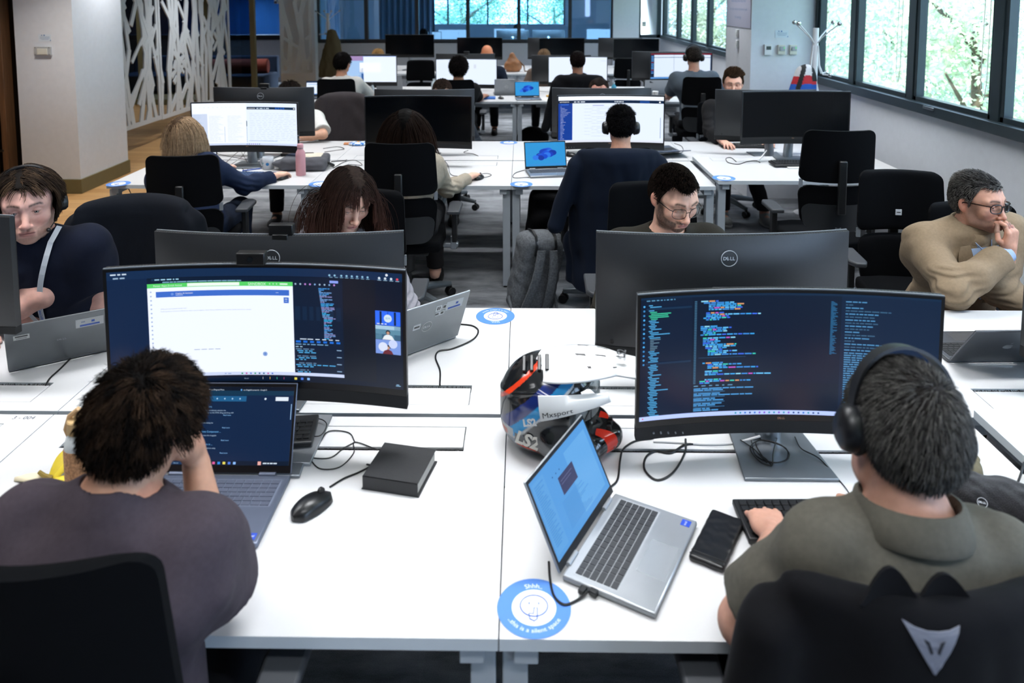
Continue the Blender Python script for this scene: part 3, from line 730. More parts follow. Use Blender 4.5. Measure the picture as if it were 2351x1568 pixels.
def scr_teams(s):
 rs = np.random.default_rng(9)
 s.rect(0, 0, 1, 1, '#07152a'); s.rect(0, 0.0, 1, 0.07, '#0f2b4f'); s.rect(0.0, 0.07, 0.125, 0.96, '#0b2447'); s.rect(0.78, 0.07, 0.905, 0.96, '#0e1726')
 s.words(0.012, 0.018, 3, 0.012, '#cfe2f5', rs, 0.012); s.words(0.02, 0.05, 2, 0.012, '#9fbbd5', rs, 0.012)
 for i in range(8): s.disc(0.75 + i * 0.0185 - (0.0 if i > 1 else 0.005), 0.05, 0.009, '#8fc0dd'); s.dash(0.745 + i * 0.0185, 0.064, 0.756 + i * 0.0185, 0.069, '#7fa9c4')
 for i in range(4): s.disc(0.92 + i * 0.021, 0.05, 0.010, '#dff0ff' if i < 3 else '#e04a5a'); s.dash(0.914 + i * 0.021, 0.064, 0.927 + i * 0.021, 0.069, '#9fc4dc')
 s.disc(0.946, 0.02, 0.011, '#e8f2ff')
 L, T, R_, B_ = 0.125, 0.075, 0.79, 0.945
 s.rect(L, T, R_, T + 0.045, '#071a33'); s.rect(0.135, T + 0.002, 0.23, T + 0.02, '#0e3050'); s.words(0.15, T + 0.006, 5, 0.01, '#9fd0e8', rs, 0.01); s.words(0.175, T + 0.03, 11, 0.009, '#7fb0cc', rs, 0.022, gap=0.002)
 s.rect(L, T + 0.045, 0.615, 0.915, '#e9f0ff', 1.15); s.rect(L, T + 0.045, 0.615, T + 0.082, '#58d76a', 1.0)
 s.text('Power Apps', L + 0.02, T + 0.071, 0.022, '#eafff0'); s.text('Zurich Animal', L + 0.066, T + 0.071, 0.020, '#eafff0'); s.rect(0.255, T + 0.05, 0.43, T + 0.077, '#f4fff6')
 s.text('SANDBOX', 0.46, T + 0.075, 0.032, '#eafff0')
 for i in range(3): s.disc(0.535 + 0.012 * i, T + 0.064, 0.006, '#bff0c8')
 s.words(0.57, T + 0.058, 1, 0.012, '#eafff0', rs, 0.02)
 s.rect(L + 0.027, T + 0.115, 0.602, T + 0.165, '#3f6fd0'); s.disc(0.205, T + 0.14, 0.011, '#6f97e6'); s.text('Copilot AI Assistant', 0.216, T + 0.14, 0.017, '#ffffff'); s.dash(0.216, T + 0.147, 0.24, T + 0.152, '#b9cdf5'); s.dash(0.555, T + 0.138, 0.565, T + 0.142, '#b9cdf5')
 for i in range(14): s.disc(L + 0.011, T + 0.115 + i * 0.037, 0.007, '#a9bce0')
 s.rect(0.582, T + 0.18, 0.6, T + 0.23, '#3f6fd0'); s.dash(0.586, T + 0.193, 0.595, T + 0.198, '#e9f0ff'); s.dash(0.586, T + 0.21, 0.595, T + 0.215, '#b9cdf5')
 s.text('¿Hola, por qué te puedo ayudar hoy?', 0.165, T + 0.27, 0.014, '#8f9fc0'); s.text('Puedo ayudarte a encontrar información sobre nuestros seguros, claves, datos y estadísticas de tu interés, ¿dónde estás hoy tu consulta?', 0.165, T + 0.292, 0.0135, '#97a6c4')
 s.words(0.27, T + 0.63, 4, 0.006, '#a5b3cf', rs, 0.012); s.disc(0.512, T + 0.68, 0.02, '#86a6dc'); s.disc(0.512, T + 0.68, 0.006, '#3f6fd0')
 s.rect(0.615, T + 0.045, R_, 0.915, '#0b1d36'); s.rect(0.616, 0.33, 0.788, 0.45, '#0f2743'); s.rect(0.745, T + 0.022, 0.775, T + 0.043, '#8fa6ff', 1.0)
 for i in range(9): s.disc(0.625 + 0.017 * i, T + 0.06, 0.008, rs.choice(['#7fa8d8', '#c088d8', '#9fb8d0']))
 y = 0.165
 for i in range(38):
  c = rs.choice(['#6f9fd8', '#3f8fd8', '#8f8fc8', '#3fb0e8']); x0 = 0.705 + 0.0006 * i if i < 22 else 0.722; ln = rs.uniform(0.02, 0.782 - x0)
  s.words(x0, y, max(1, int(ln / 0.016)), 0.008, c, rs, 0.012, gap=0.002); y += 0.0118
 s.rect(0.635, 0.612, 0.78, 0.62, '#cfe0f5'); s.rect(0.616, 0.63, 0.785, 0.648, '#1f6fd8'); s.words(0.62, 0.658, 6, 0.009, '#6fa0c8', rs, 0.015); s.words(0.62, 0.68, 2, 0.009, '#9fc0d8', rs, 0.01)
 y = 0.70
 for i in range(14):
  if i % 4 != 3: s.words(0.62 + 0.005 * (i % 3), y, 3 if i != 9 else 7, 0.009, '#4fa8e0' if i % 4 else '#5f7fa0', rs, 0.014)
  if i % 4 == 0: s.dash(0.765, y, 0.782, y + 0.008, '#8fb0d0')
  y += 0.0155
 s.rect(L, 0.915, R_, 0.942, '#cdd9f7', 1.05)
 for i in range(8): s.disc(0.43 + 0.015 * i, 0.928, 0.008, rs.choice(['#5f7fd0', '#c05fa0', '#3f6f90', '#3fa070']))
 s.words(0.37, 0.925, 2, 0.006, '#7f93c0', rs, 0.008); s.rect(0.745, 0.918, 0.752, 0.94, '#6f8fe0')
 s.rect(0.23, 0.955, 0.6, 0.985, '#081a33')
 for i in range(8): s.rect(0.5 + 0.0225 * i, 0.96, 0.509 + 0.0225 * i, 0.98, ['#e8e8f0', '#f0c050', '#3fc0a0', '#e05fa0', '#2f8fe8', '#f0e060', '#4f7fe8', '#8fc0ff'][i])
 s.rect(0.418, 0.96, 0.426, 0.98, '#5fc0ff'); s.text('Buscar', 0.437, 0.977, 0.014, '#9fb8d0'); s.dash(0.975, 0.958, 0.985, 0.963, '#9fd0f5'); s.dash(0.973, 0.968, 0.99, 0.973, '#9fd0f5')
 # call tiles
 s.rect(0.904, 0.33, 0.992, 0.452, '#2f6fff'); s.rect(0.906, 0.334, 0.990, 0.448, '#0b2340'); s.disc(0.948, 0.392, 0.034, '#d8ecf8'); s.text('RM', 0.948, 0.402, 0.03, '#6f9fc8', 'C'); s.words(0.909, 0.437, 3, 0.008, '#dfeaf5', rs, 0.008)
 s.rect(0.904, 0.455, 0.992, 0.575, '#5f8fa8'); s.rect(0.904, 0.455, 0.992, 0.488, '#bfe0f8'); s.rect(0.904, 0.53, 0.992, 0.575, '#2f5070')
 s.poly([(0.928, 0.575), (0.935, 0.543), (0.948, 0.528), (0.962, 0.543), (0.97, 0.575)], '#eef4fa'); s.disc(0.948, 0.512, 0.02, '#1f2c38'); s.disc(0.948, 0.517, 0.013, '#c79a84')
 s.rect(0.904, 0.578, 0.992, 0.70, '#7f9fe8'); s.disc(0.93, 0.64, 0.04, '#dfe8ff'); s.disc(0.965, 0.61, 0.038, '#cfdcff'); s.poly([(0.928, 0.70), (0.934, 0.672), (0.948, 0.658), (0.96, 0.672), (0.966, 0.70)], '#6f2f38'); s.disc(0.948, 0.64, 0.02, '#1c1210'); s.disc(0.948, 0.648, 0.013, '#c79a84')
def scr_white(seed, style):
 def f(s):
  rs = np.random.default_rng(seed)
  s.rect(0, 0, 1, 1, '#e3eeff', 1.12)
  if not style: s.rect(0, 0, 1, 1, '#8f9db8', 0.55)
  if style == 'B1':
   s.rect(0, 0, 0.5, 0.96, '#eef4ff', 1.15); s.rect(0.505, 0.09, 0.985, 0.15, '#10304f'); s.rect(0.78, 0.1, 0.88, 0.14, '#1f57b0'); s.text('servicenow', 0.512, 0.135, 0.04, '#ffffff')
   s.words(0.6, 0.115, 4, 0.02, '#cfe0f0', rs, 0.02, gap=0.01); s.disc(0.972, 0.12, 0.015, '#ffffff')
   s.rect(0.498, 0.42, 0.505, 0.55, '#1f4f5f'); s.rect(0.499, 0.55, 0.503, 0.93, '#8fb0d0'); s.rect(0.0, 0.25, 0.135, 0.95, '#d3dff7')
   s.rect(0.29, 0.56, 0.294, 0.93, '#a9c0dd')
   for i in range(34): s.words(0.01 + 0.0 * i, 0.27 + i * 0.02, 2, 0.005, '#b8c8e2', rs, 0.03)
   for i in range(30): s.words(0.15, 0.3 + i * 0.021, 3, 0.005, '#c3d0e6', rs, 0.03)
   for i in range(30): s.words(0.32, 0.3 + i * 0.021, 3, 0.005, '#cdd8ea', rs, 0.035)
   for i in range(16): s.words(0.53, 0.24 + i * 0.042, 9, 0.006, '#c3cfe2', rs, 0.035, gap=0.018)
   s.rect(0.52, 0.895, 0.8, 0.903, '#6f93c8'); s.rect(0, 0.955, 1, 1, '#d3e0fb')
   for i in range(7): s.disc(0.5 + 0.02 * i, 0.975, 0.012, rs.choice(['#5f6fd0', '#8f5fd0', '#3f5f90']))
   for i in range(10): s.disc(0.03 + 0.04 * i, 0.1, 0.006, '#8fa8d8')
  if style == 'B3':
   s.rect(0, 0, 1, 0.08, '#eef3fb', 1.15); s.rect(0, 0.085, 1, 0.15, '#0f2746'); s.rect(0, 0.15, 0.135, 0.95, '#103f9f'); s.rect(0.78, 0.1, 0.87, 0.14, '#1f4fa0')
   s.text('servicenow', 0.012, 0.13, 0.045, '#ffffff'); s.words(0.15, 0.11, 3, 0.02, '#dfeaf8', rs, 0.03, gap=0.01); s.words(0.54, 0.11, 4, 0.02, '#dfeaf8', rs, 0.02); s.disc(0.965, 0.12, 0.018, '#ffffff')
   s.rect(0.018, 0.16, 0.1, 0.19, '#2f63c8')
   nm = ['All', 'Self-Service', 'Agent Workspace', 'Administration', 'Configuration Compliance', 'Application Portfolio', 'Business Services', 'Assessment', 'Change', 'Incident', 'Problem', 'CMDB Query', 'Tasks', 'Dashboards', 'Reports', 'Surveys', 'Knowledge', 'Contracts', 'Identity', 'Approvals', 'Email', 'Forms', 'Rules', 'My Work']
   for i, t in enumerate(nm): s.text(t, 0.02, 0.23 + i * 0.0302, 0.02, '#cfdfff', bold=0.01)
   for i in range(20):
    s.words(0.25 + 0.07 * (i % 2), 0.2 + 0.035 * i, 2, 0.006, '#c5cfe0', rs, 0.03)
    if i % 3: s.words(0.37, 0.2 + 0.035 * i, 4, 0.006, '#bccbe8', rs, 0.04)
   s.rect(0.33, 0.19, 0.44, 0.21, '#b9bfe8'); s.rect(0.97, 0.45, 0.975, 0.9, '#7f93b8'); s.rect(0, 0.955, 1, 1, '#e8eefb')
  if style == 'C1':
   s.rect(0, 0, 1, 0.2, '#8fa8e8'); s.rect(0, 0, 0.4, 0.18, '#a98fc0'); s.rect(0, 0.18, 0.41, 1, '#a9cdf8'); s.rect(0.41, 0.02, 1, 1, '#e6f0ff', 1.12); s.rect(0.34, 0.25, 0.72, 0.62, '#f2f6fd', 1.12)
   for i in range(9): s.poly([(0.34 - 0.012 * (i % 4) - 0.02 * (i > 5), 0.5 + i * 0.045), (0.40, 0.48 + i * 0.045), (0.40, 0.50 + i * 0.045)], '#2f5f9f')
   s.rect(0.37, 0.68, 0.41, 0.95, '#2f5f9f')
  if style == 'C2':
   for i in range(12): s.words(0.03, 0.1 + i * 0.05, 3, 0.006, '#c9d6ea', rs, 0.04)
   s.rect(0.62, 0.2, 0.66, 0.36, '#dce4f2'); s.words(0.6, 0.86, 2, 0.01, '#a9b8d8', rs, 0.03)
  if style == 'C3': s.words(0.9, 0.14, 2, 0.01, '#8fa8d8', rs, 0.03)
  if style == 'C4':
   s.rect(0, 0, 1, 1, '#0d2340'); s.rect(0, 0, 1, 0.05, '#7f1f2f'); s.rect(0.06, 0.06, 0.98, 0.93, '#dce9fb', 1.1); s.rect(0.06, 0.15, 0.98, 0.17, '#2f4a6f'); s.rect(0.39, 0.06, 0.397, 0.93, '#2f4a6f'); s.rect(0, 0.94, 1, 1, '#5f9fe8')
   for i in range(12): s.dash(0.01, 0.1 + i * 0.06, 0.05, 0.13 + i * 0.06, rs.choice(['#3f6fd0', '#5fa0e8', '#8f3f5f']))
  if style == 'L1':
   s.rect(0, 0, 1, 1, '#0c2547'); s.rect(0, 0, 1, 0.05, '#0a1526'); s.rect(0, 0.05, 1, 0.11, '#0f3550'); s.rect(0.0, 0.12, 0.63, 0.19, '#1f5f8f')
   for i, t in enumerate(('Metaverse - Buscar', 'Docs: Drag and Move', 'css-draggable property - Google S')): s.disc(0.045 + 0.27 * i, 0.04, 0.012, '#5f9fe0'); s.text(t, 0.06 + 0.27 * i, 0.047, 0.024, '#d8e8f8')
   s.text('css draggable property', 0.03, 0.165, 0.03, '#d8ecff'); s.disc(0.78, 0.155, 0.014, '#dff0ff'); s.rect(0.86, 0.13, 0.96, 0.18, '#e9f4ff')
   for i in range(4): s.disc(0.4 + 0.06 * i, 0.155, 0.011, '#9fc8e8')
   y = 0.27
   for h, l1, l2 in (('draggable global attribute - MDN Web Docs', 'The draggable global attribute is an enumerated attribute that indicates whether the', 'element can be dragged, either with native browser behavior or the HTML Drag and Drop API.'), ('Dragging a Common control', 'Making any DOM element into a draggable item by instantiating the', 'jQuery draggable method. See the source or docs.'), ('How To Create a Custom Drag to Move Component ...', 'And then drag handles are also require the element to have the draggable', 'attribute. They are pretty self explanatory.'), ('JS Drag and Drop Between Two Containers in ...', 'Learn how to build a drag and drop system between two containers using', 'the DOM and a module.')):
    s.text(h, 0.02, y, 0.034, '#6fb8f5'); s.text(l1, 0.02, y + 0.045, 0.024, '#a9c6e0'); s.text(l2, 0.02, y + 0.075, 0.024, '#a9c6e0'); s.text('Read more', 0.46, y + 0.105, 0.024, '#8fc8ff'); y += 0.16
   s.rect(0.985, 0.22, 0.99, 0.42, '#9fc8f0'); s.rect(0, 0.945, 1, 1, '#081a30'); s.rect(0.06, 0.955, 0.27, 0.99, '#10355a'); s.text('Buscar', 0.11, 0.983, 0.026, '#8fb0cc'); s.rect(0.02, 0.957, 0.04, 0.988, '#5fc0ff')
   for i in range(8): s.rect(0.29 + 0.04 * i, 0.957, 0.31 + 0.04 * i, 0.988, ['#e8e8f0', '#f0c050', '#3fc0a0', '#e05fa0', '#2f8fe8', '#f0e060', '#4f7fe8', '#8fc0ff'][i])
   s.rect(0.76, 0.95, 0.785, 0.995, '#f0b0a8'); s.words(0.8, 0.965, 4, 0.016, '#cfe0f0', rs, 0.02)
  if style == 'L2':
   s.rect(0, 0, 1, 1, '#5aa4ea', 0.92); s.rect(0.02, 0.05, 0.2, 0.95, '#62abee', 0.9); s.rect(0.55, 0.1, 0.95, 0.92, '#68b0f0', 0.95)
   for i in range(26): s.dash(0.04, 0.1 + i * 0.03, 0.04 + rs.uniform(0.06, 0.14), 0.108 + i * 0.03, '#3f82c0')
   for i in range(16): s.dash(0.3, 0.55 + i * 0.022, 0.3 + rs.uniform(0.2, 0.45), 0.557 + i * 0.022, '#4a8cca')
   s.rect(0.36, 0.27, 0.62, 0.5, '#3a3f66'); s.dash(0.38, 0.33, 0.58, 0.336, '#6f74a0'); s.dash(0.38, 0.37, 0.55, 0.376, '#6f74a0')
   for i in range(3): s.disc(0.3 + 0.06 * i, 0.2, 0.012, '#2f5f90')
  if style == 'win':
   s.rect(0, 0, 1, 1, '#2f9fe8', 0.9)
   for i in range(15):
    a = i / 14; cxx, cyy = 0.52 + 0.12 * math.sin(a * 5.2), 0.36 + 0.3 * a
    s.disc(cxx - 0.05 + 0.1 * math.cos(i * 1.7), cyy, 0.2 - 0.07 * a, ['#1d5fe0', '#124cd0', '#0f3fc0', '#2b78f0', '#0d35a8'][i % 5], n=24, ry=0.13 - 0.03 * a)
   s.rect(0.05, 0.92, 0.95, 0.96, '#3f8fd8')
  if style == 'lapw':
   s.rect(0, 0, 1, 0.1, '#1f3a5f'); s.rect(0.05, 0.2, 0.95, 0.26, '#a9c4ea'); s.disc(0.5, 0.6, 0.1, '#6f93d0'); s.disc(0.5, 0.6, 0.06, '#e3eeff'); s.rect(0.05, 0.5, 0.35, 0.85, '#c3d6f2'); s.rect(0, 0.93, 1, 1, '#3f73b8')
 return f
# ------------------------------------------------------------------ monitors
def dell_mark(b, cx, cz, y, r, sgn=1, ring=True):
 """maker mark: ring with slanted lettering, drawn in the x-z plane"""
 if ring:
  n = 48; a = np.arange(n + 1) * 2 * PI / n
  P = np.stack([np.stack([cx + rr * np.cos(a), np.full(n + 1, y), cz + rr * np.sin(a)], 1) for rr in (r * 0.93, r)], 1)
  b.slab(P, V(0, -sgn, 0) * 1.0, 0.0012)
 h = 0.42 * r
 for ch, ox, rot in (('D', -0.68, 0), ('E', -0.27, 0.42), ('L', 0.16, 0), ('L', 0.47, 0)):
  vs, fs = text_geo(ch, 0.03); x = (vs[:, 0] - 0.3) * h * 1.35; z = (vs[:, 1] - 0.35) * h * 1.35
  xr = x * math.cos(rot) - z * math.sin(rot); zr = x * math.sin(rot) + z * math.cos(rot)
  X = cx + sgn * (ox * r + xr + 0.2 * h); b.add(np.stack([X, np.full(len(X), y - sgn * 0.0012), cz + zr], 1), fs)
def make_monitor(label, x, y, z0, rz=0.0, draw=None, ztop=None, webcam=None, group='wide curved monitors', W=0.815, H=0.365, chin=0.032, curved=True, base=True, dz=0.73, detail=True, back='#3e4144', speaker=False):
 """stands on the desk (height dz); the panel's lower edge is z0; screen faces local -y"""
 root = thing('monitor', label, 'monitor', (x, y, dz), rz, group)
 lo = z0 - dz; Rr = 1.9 if curved else 1e6
 def fr(u): return -(u * u) / (2 * Rr) + 0.012
 nu = 24 if detail else 20
 us = np.linspace(-W / 2, W / 2, nu + 1)
 # housing: back shell bulging in the middle
 vs_ = np.linspace(lo + 0.004, lo + H, 7)
 def th(u, v):
  a = 1 - (2 * abs(u) / W) ** 4; c = (v - lo) / H; bb = 1 - abs(2 * c - 1) ** 5
  return 0.020 + 0.026 * a * max(bb, 0)
 F = np.array([[[u, fr(u), v] for v in vs_] for u in us]); Bk = np.array([[[u, fr(u) + th(u, v), v] for v in vs_] for u in us])
 b = MB(); b.slab(F, Bk - F, 1.0)
 b.mat(1)
 for i in range(nu):                                    # ventilation slots along the top edge
  if detail and i % 1 == 0:
   for k in range(4):
    uu = us[i] + (us[1] - us[0]) * (k + 0.5) / 4; t_ = th(uu, lo + H)
    b.box((uu, fr(uu) + t_ * 0.55, lo + H + 0.0002), (0.0035, t_ * 0.5, 0.0012))
 b.mat(2)
 t_ = 0.022; P = np.array([[[u, fr(u) - 0.0005, lo + H + 0.002], [u, fr(u) + 0.004, lo + H + 0.002]] for u in us]); b.slab(P, V(0, 0, -1), 0.006)
 b.build('housing', [M_MON, M_BLACK, M_MONL], root, smooth=50)
 bz = MB(); P = np.array([[[u, fr(u) - 0.0005, lo + 0.002], [u, fr(u) - 0.0005, lo + H - 0.001]] for u in us]); bz.slab(P, V(0, -1, 0), 0.002); bz.build('bezel', M_BEZ, root, smooth=0)
 mg = 0.009; bt = 0.022
 def fn(u, v, e):
  u = np.asarray(u, float); v = np.asarray(v, float); X = -W / 2 + mg + u * (W - 2 * mg); Z = lo + H - mg - v * (H - mg - bt)
  return np.stack([X, fr(X) - 0.0034 - e, Z], -1)
 s = Scr(fn, (W - 2 * mg) / (H - mg - bt))
 # text sizes are given as a fraction of the screen height
 if draw: draw(s); s.build(root)
 else:
  s.rect(0, 0, 1, 1, '#05070b'); s.build(root, M_OFF)
 if chin:
  c = MB(); P = np.array([[[u, fr(u) - 0.003, lo - chin], [u, fr(u) - 0.003, lo + 0.003]] for u in us]); c.slab(P, V(0, 1, 0), 0.026)
  ch = c.build('speaker_bar' if speaker else 'lower_bar', M_CHIN, root, smooth=50)
  if detail and draw:
   k = MB()
   for i in range(5): k.cyl((-W / 2 + 0.05 + 0.02 * i, fr(W / 2 - 0.05) - 0.006, lo - 0.014), (-W / 2 + 0.05 + 0.02 * i, fr(W / 2 - 0.05) + 0.0, lo - 0.014), 0.0028 - 0.0003 * i, n=10)
   k.build('button', M_MONL, ch)
 if detail:
  k = MB(); zc = lo + H * 0.83; dell_mark(k, 0, zc, fr(0) + th(0, zc) + 0.0005, 0.026, -1)
  k.build('logo', M_LOGO, root, smooth=0)
  k = MB(); k.col('#b58a70'); dell_mark(k, 0, lo + 0.012, fr(0) - 0.0035, 0.014, 1, ring=False); k.build('front_logo', M_DECAL, root, colors=True, smooth=0)
  k = MB(); k.box((0, fr(0) + 0.045, lo + H * 0.45), (0.105, 0.012, 0.105)); k.cyl((0, fr(0) + 0.05, lo + H * 0.52), (0, fr(0) + 0.055, lo + H * 0.52), 0.011, n=16); k.build('mount_plate', M_MON, root, bevel=0.003)
  k = MB()
  for i in (0, 1): k.cyl((W / 2 - 0.05 - 0.03 * i, fr(W / 2 - 0.05) + 0.015, lo + 0.02), (W / 2 - 0.05 - 0.03 * i, fr(W / 2 - 0.05) + 0.028, lo + 0.02), 0.006, n=14)
  k.build('knob', M_BLACK, root)
 if base:
  k = MB(); top = lo + H * 0.5
  k.tube([(0, 0.115, 0.008), (0, 0.085, top * 0.55), (0, 0.06, top)], [0.036, 0.033, 0.03], 16)
  for v in (1,): k.box((0, 0.06, top), (0.07, 0.03, 0.05))
  k.build('stand_column', M_ALU, root, bevel=0.004)
  k = MB(); k.prism([(-0.125, -0.085), (0.125, -0.085), (0.105, 0.155), (-0.105, 0.155)], 0.0015, 0.010); k.build('base_plate', mat('satin_base_plate', '#8c9298', 0.35, metal=0.7, var=0.03), root, bevel=0.002)
 if webcam:
  w_ = thing('webcam', webcam, 'webcam', (x, y, z0 + H), rz, 'webcams clipped on monitors')
  k = MB(); k.box((-0.02, 0.012, 0.018), (0.078, 0.03, 0.034)); k.build('body', M_BLACK, w_, bevel=0.003)
  k = MB(); k.cyl((-0.02, -0.006, 0.018), (-0.02, -0.002, 0.018), 0.008, n=16); k.build('lens', mat('lens_glass', '#101418', 0.1, var=0), w_)
  k = MB(); k.box((-0.02, 0.03, -0.01), (0.05, 0.012, 0.03)); k.build('clip', M_BLACK, w_, bevel=0.002)
 return root
make_monitor('front curved monitor with white web page and video call tiles', -0.673, 0.577, 0.930, 0.0, scr_teams, H=0.355, webcam='black webcam clipped on the front left monitor', speaker=True)
make_monitor('front curved monitor full of dark code lines, at right', 0.763, 0.581, 0.842, 0.0, scr_code, H=0.377)
make_monitor('grey back of the curved monitor before the woman with fringe', -0.750, 0.965, 0.880, PI, scr_white(20, ''), H=0.371, webcam='black webcam on the monitor of the woman with fringe')
make_monitor('grey back of the large monitor before the bearded man with glasses', 0.694, 0.95, 0.885, PI + 0.03, scr_white(21, ''), H=0.376)
make_monitor('black flat monitor seen edge-on at the left edge before the man with headset', -1.98, 0.98, 0.955, PI - 0.12, scr_white(22, ''), chin=0.02, curved=False)
make_monitor('dark monitor cut by the right picture edge above the dark grey laptop', 2.065, 0.97, 0.89, PI + 0.12, scr_white(23, ''), curved=True)
make_monitor('lit monitor with white documents at the blonde woman', -2.059, 4.193, 0.873, 0.0, scr_white(1, 'B1'), H=0.355)
make_monitor('back of the monitor behind the lit one at the blonde woman, with maker mark', -2.054, 4.56, 0.93, PI, None, webcam='small black webcam on the monitor behind the blonde woman')
make_monitor('switched-off dark monitor before the woman with long dark hair', -0.746, 4.234, 0.898, 0.0, None, H=0.373)
make_monitor('back of the monitor behind the dark one, its ring mark half hidden', -0.752, 4.60, 0.885, PI, None, H=0.39)
make_monitor('lit monitor with blue side menu before the man with headphones', 0.719, 4.25, 0.891, 0.0, scr_white(2, 'B3'), H=0.385)
make_monitor('back of the monitor behind the blue-menu screen', 0.70, 4.70, 0.90, PI, None, H=0.375)
make_monitor('switched-off black monitor on the raised desk by the window wall', 2.116, 4.249, 0.934, 0.0, None, dz=0.77, H=0.374)
make_monitor('grey back of the monitor hiding the seated man at right', 2.036, 4.66, 0.885, PI, scr_white(24, ''), H=0.382)
make_monitor('lit monitor with seascape and windows before the man in the white shirt', -2.0, 8.42, 0.885, 0.0, scr_white(3, 'C1'), W=0.755, H=0.375, curved=False, detail=False)
make_monitor('black monitor back left of the seascape screen', -2.16, 8.95, 0.80, PI, None, W=0.73, H=0.44, curved=False, detail=False)
make_monitor('white lit monitor before the curly-haired person', -0.697, 8.45, 0.85, 0.0, scr_white(4, 'C2'), detail=False)
make_monitor('grey monitor back with ring mark above the curly-haired person', -0.746, 8.864, 0.885, PI, None, webcam='tiny webcam on the monitor above the curly-haired person')
make_monitor('white lit monitor before the man in the dark jacket', 0.78, 8.45, 0.885, 0.0, scr_white(5, 'C3'), detail=False, W=0.785, H=0.36)
make_monitor('grey monitor back left of the man in the dark jacket', 0.58, 8.80, 0.87, PI, None, detail=False)
make_monitor('lit monitor with dark window frame before the man in the grey T-shirt', 2.13, 8.40, 0.935, 0.0, scr_white(6, 'C4'), detail=False)
make_monitor('grey monitor back left of the man in the grey T-shirt', 1.96, 8.80, 0.92, PI, None, detail=False)
make_monitor('dark switched-off far monitor at left below the glass', -1.98, 11.9, 0.99, 0.0, None, detail=False, W=0.88, H=0.38, curved=False)
make_monitor('dark switched-off far monitor behind the bald person', -0.72, 11.95, 0.95, 0.0, None, detail=False)
make_monitor('dark switched-off far monitor right of centre', 0.75, 11.95, 0.94, 0.0, None, detail=False)
make_monitor('grey far monitor back right of centre', 0.55, 12.4, 0.92, PI, None, detail=False)
make_monitor('dark greenish far monitor below the white pier', 2.08, 11.95, 0.93, 0.0, None, detail=False)
make_monitor('grey far monitor back left of the greenish one', 1.86, 12.4, 0.92, PI, None, detail=False)
# desks, screens and people in the room behind the glass
for lab, x, y, rz in (('lit monitor behind the glass with a head in front', -2.3, 16.4, 0), ('lit monitor behind the glass, second from left', -1.7, 17.6, 0), ('lit monitor behind the glass at centre', -0.3, 18.2, 0), ('dark monitor back behind the glass at centre', -0.2, 17.2, PI), ('dark monitor back behind the glass, right of centre', 0.7, 17.2, PI), ('lit monitor behind the glass at right', 2.1, 17.8, 0)):
 make_monitor(lab, x, y, 0.86, rz, scr_white(8, 'C2') if rz == 0 else None, detail=False, group='monitors in the room behind the glass')
for lab, x in (('white desk behind the glass at left', -3.0), ('white desk behind the glass at centre', -1.0), ('white desk behind the glass at right', 1.0)):
 make_desk('bench_desk', lab, x, 16.6, 1, w=2.0, d=1.8, hatch=False, group='desks behind the glass')
